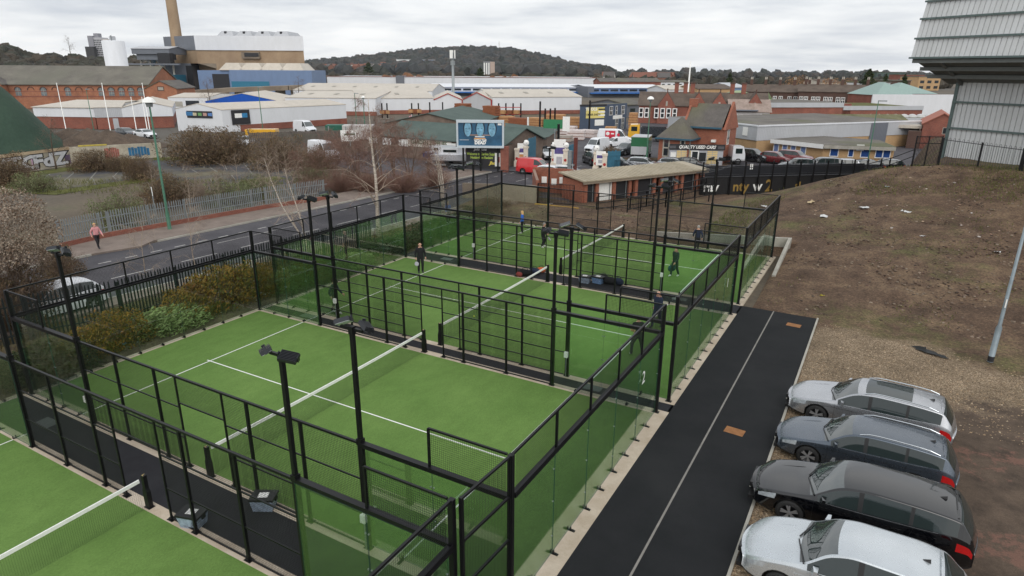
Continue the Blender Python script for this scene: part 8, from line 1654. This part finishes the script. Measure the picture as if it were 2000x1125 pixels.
    for nm, s in (('l', -1), ('r', 1)):
        wv = P_[nm+'wr']; d = (wv-P_[nm+'el']).normalized(); side = Vector((0, 1, 0)); side = (side-d*side.dot(d)).normalized(); nrm = d.cross(side)
        ex.tube([wv-d*.01, wv+d*.045*k, wv+d*.09*k], [.03*k, .04*k, .034*k], 8)
        for i, ln in enumerate((.065, .078, .072, .055)): b0 = wv+d*.085*k+side*(i-1.5)*.019*k; ex.tube([b0, b0+d*ln*.5*k, b0+(d*.85-nrm*s*.35)*ln*k], [.0095*k, .009*k, .007*k], 5)
        t0 = wv+d*.035*k+side*.035*k; ex.tube([t0, t0+(d*.5+side*.6)*.04*k, t0+(d*.8+side*.45)*.07*k], [.011*k, .0105*k, .008*k], 5)
    hc = P_['head']; ex.add([hc+Vector(v)*k for v in ((-.014, .088, -.03), (.014, .088, -.03), (0, .122, -.032), (0, .095, .02))], ((0, 2, 3), (2, 1, 3), (0, 1, 2)))
    for s in (-1, 1): ex.tube([hc+Vector((s*.078, .0, -.035))*k, hc+Vector((s*.088, -.008, 0))*k, hc+Vector((s*.08, -.005, .028))*k], [.012*k, .017*k, .012*k], 6)
    exm = ex.mesh('x', SKIN, True); b2.from_mesh(exm); b2.to_mesh(bm_); b2.free()
    link('body', bm_, T)
    fm = MB()
    for s in (-1, 1): fm.box(hc+Vector((s*.032, .092, .002))*k, (.02*k, .01, .009*k))
    eyes = fm.build('eyes', TRIM, T); stuff(eyes); MB().box(hc+Vector((0, .090, -.062))*k, (.042*k, .01, .008*k)).build('mouth', plain('lips', rgb(160, 96, 88), .6), T)
    if hair is not None:
        m = MB(); rr = Vector((.092, .112, .10))*k; n_ = 12
        for j in range(6):
            th = pi*.5*j/5
            for i in range(n_):
                a = 2*pi*i/n_; cut = -.02 if sin(a) > .3 else (-.20 if longhair else -.06); m.v.append((hc.x+rr.x*cos(a)*cos(th), hc.y-.018*k+rr.y*sin(a)*cos(th), hc.z+.012*k+(rr.z*sin(th) if j else (.04*k if sin(a) > .3 else cut*k))))
        for j in range(5):
            for i in range(n_): a, c = j*n_+i, j*n_+(i+1) % n_; m.f.append((a, c, c+n_, a+n_)); m.mi.append(0)
        m.build('hair', hair, T, True)
    if skirt: pass
    if racket:
        wv = P_['rwr']; rk = thing('padel_racket', racket, 'racket', T.matrix_basis @ (wv+Vector((0, .02, -.06))), rz, 'rackets'); m = MB(); m.bar((0, 0, 0), (0, .10, -.12), .03); m.build('grip', TRIM, rk); m = MB(); c = Vector((0, .2, -.24)); u = Vector((0, .64, -.77)); v_ = Vector((1, 0, 0))
        ring = [c+u*.14*cos(a)+v_*.12*sin(a) for a in [i*2*pi/16 for i in range(16)]]; n2 = u.cross(v_)*.018; m.add([q+n2 for q in ring]+[q-n2 for q in ring], [tuple(range(16)), tuple(range(31, 15, -1))]+[(i, i+16, (i+1) % 16+16, (i+1) % 16) for i in range(16)]); m.build('racket_face', plain('racket_print', rgb(150, 150, 156), .4, var=.3, scale=20), rk)
    return T
HB, HG, HBL = plain('hair_brown', rgb(70, 50, 40), .8, var=.2), plain('hair_grey', rgb(150, 146, 140), .8, var=.2), plain('hair_blond', rgb(206, 168, 112), .8, var=.2)
NAVY, BLKC, BLUEC, GRNC, PINK, DKC, CHAR = cloth('navy', rgb(34, 44, 66)), cloth('black', rgb(24, 24, 28)), cloth('blue', rgb(50, 98, 186)), cloth('dark_green', rgb(30, 52, 48)), cloth('pink', rgb(214, 150, 152)), cloth('dark', rgb(36, 34, 38)), cloth('charcoal', rgb(48, 50, 54))
def face_to(a, b_): d = b_-a; return atan2(-d.x, d.y)
PL = [gp(1020, 456), gp(1060, 483), gp(1360, 491), gp(1317, 540), gp(822, 533), gp(656, 612), gp(1282, 640), gp(1243, 694), gp(193, 485, .1)]
person('woman in blue jacket standing on the far left of the farthest court', PL[0], 1.9, BLUEC, BLKC, HBL, SHOE, 'stand', longhair=True, h=1.68, racket='dark racket held by the woman in blue')
person('man in black top waiting at the service line of the farthest court', PL[1], -1.4, BLKC, BLKC, HG, SHOE, 'ready', sleeves=True, racket='pale racket held by the man at the far service line')
person('person in navy hooded top walking at the far right back glass', PL[2], .3, NAVY, DKC, HG, SHOED, 'walk')
person('person in dark green tracksuit walking with a bag on the farthest court', PL[3], 2.6, GRNC, GRNC, HB, SHOE, 'walk')
person('bald man in black holding a racket on the middle court', PL[4], -2.3, BLKC, BLKC, None, SHOED, 'stand', h=1.84, racket='grey racket held by the bald man in black')
person('man in navy sweater behind the mesh on the middle court', PL[5], -1.2, NAVY, DKC, HB, SHOE, 'walk', h=1.8, racket='dark racket held by the man in navy sweater')
person('bald man in navy top facing the camera near the path end', PL[6], 2.7, NAVY, NAVY, None, SHOED, 'walk', h=1.82)
person('man in black short sleeves seen from behind near the path end', PL[7], .5, BLKC, CHAR, HB, SHOE, 'ready', sleeves=False, h=1.82, racket='dark racket held by the man seen from behind')
person('pedestrian in pink coat and dark trousers on the far pavement', PL[8], -1.6, PINK, DKC, HBL, SHOED, 'walk', h=1.68, z=.1)
# ------------------------------------------------------------------ boxes, bags, balls
def crate(p, rz, label, tint):
    T = thing('ball_box', label, 'storage box', p, rz, 'plastic storage boxes'); b_ = MB()
    b_.add([(-.26, -.18, 0), (.26, -.18, 0), (.26, .18, 0), (-.26, .18, 0), (-.31, -.22, .34), (.31, -.22, .34), (.31, .22, .34), (-.31, .22, .34)], ((3,2,1,0),(0,1,5,4),(1,2,6,5),(2,3,7,6),(3,0,4,7),(4,5,6,7))); b_.build('tub', tint, T); MB().bb(-.33, .33, -.24, .24, .34, .40).build('lid', TRIM, T); MB().box((0, 0, .402), (.26, .22, .004), .1).build('label', WHITE, T)
    for s in (-1, 1): MB().bb(s*.33-.02, s*.33+.02, -.06, .06, .26, .37).build('clip', BLACK, T)
TUB = plain('clear_tub', rgb(146, 160, 178), .2, var=.35, scale=9)
q = gp(518, 992); crate((q.x, q.y, .014), .5, 'clear box with black lid nearest the front court net', TUB); q = gp(379, 1025); crate((q.x, q.y, .014), .3, 'clear box with black lid beside the nearest court mesh', TUB)
q = gp(1142, 552); crate((q.x, q.y, .014), .1, 'clear box left of the blue one on the far walkway', TUB); q = gp(1168, 553); crate((q.x, q.y, .014), -.1, 'clear bluish box beside the dark bags on the far walkway', plain('blue_tub', rgb(120, 150, 190), .2, var=.3, scale=9))
def bag(p, rz, w_, d_, h, mat, label):
    T = thing('sports_bag', label, 'bag', p, rz, 'sports bags'); m = MB(); n_ = 12; st = [(-1, .25), (-.9, .75), (-.5, 1), (0, 1.05), (.5, .98), (.88, .7), (1, .3)]
    for t_, r_ in st:
        for i in range(n_): a = 2*pi*i/n_; m.v.append((t_*w_/2, cos(a)*d_/2*r_*(1+.1*R.uniform(-1, 1)), max(0, h/2+sin(a)*h/2*r_)))
    for j in range(len(st)-1):
        for i in range(n_): a, c = j*n_+i, j*n_+(i+1) % n_; m.f.append((a, c, c+n_, a+n_)); m.mi.append(0)
    m.f += [tuple(range(n_)), tuple(range((len(st)-1)*n_, len(st)*n_))]; m.mi += [0, 0]; m.build('bag_body', mat, T, True); MB().tube([(-w_*.25, 0, h*.95), (-w_*.15, 0, h*1.25), (w_*.15, 0, h*1.25), (w_*.25, 0, h*.95)], .02, 6).build('strap', TRIM, T)
for px, py, w_, d_, h, mt, lb in ((1025, 538, .75, .35, .35, BLKC, 'black sports bag left of the net on the far walkway'), (1045, 536, .7, .36, .38, NAVY, 'navy sports bag beside the black one'), (1057, 533, .5, .3, .34, cloth('orange', rgb(190, 96, 50)), 'orange trimmed bag nearest the middle court net'), (1014, 541, .4, .3, .3, cloth('maroon', rgb(120, 50, 46)), 'maroon bag with white stripes against the mesh'), (1190, 555, .8, .4, .42, BLKC, 'black sports bag right of the clear boxes'), (1208, 557, .6, .36, .40, NAVY, 'navy rucksack rightmost on the far walkway'), (1180, 549, .7, .36, .36, BLKC, 'black bag behind the bluish box')):
    q = gp(px, py); bag((q.x, q.y, .014), R.uniform(-.5, .5), w_, d_, h, mt, lb)
q = gp(1311, 538); bag((q.x, q.y, .25), 1.0, .5, .25, .4, cloth('teal_bag', rgb(30, 84, 84)), 'teal bag carried by the person in dark green')
BALL = plain('ball_yellow', rgb(206, 214, 70), .8, var=.05)
for i, (px, py, lb) in enumerate(((926, 619, 'yellow ball flying at the middle court net'),)):
    q = gp(px, py, .5); T = tag(MB().lathe([(.034*sin(pi*j/8)+.0005, .034-.034*cos(pi*j/8)) for j in range(9)], 12).build('padel_ball', BALL, None, True), lb, 'ball'); T.location = q
# ------------------------------------------------------------------ air
hz = stuff(MB().bb(-5400, 4400, -380, 5400, -3, 150).build('haze', None)); hz.data.materials.clear()
hm2 = bpy.data.materials.new('haze_air'); hm2.use_nodes = True; t_ = hm2.node_tree; t_.nodes.clear(); o_ = t_.nodes.new('ShaderNodeOutputMaterial'); pv = t_.nodes.new('ShaderNodeVolumePrincipled')
pv.inputs['Color'].default_value = (.80, .85, .92, 1); pv.inputs['Density'].default_value = .00004; pv.inputs['Anisotropy'].default_value = 0.2
t_.links.new(pv.outputs[0], o_.inputs['Volume']); hz.data.materials.append(hm2)
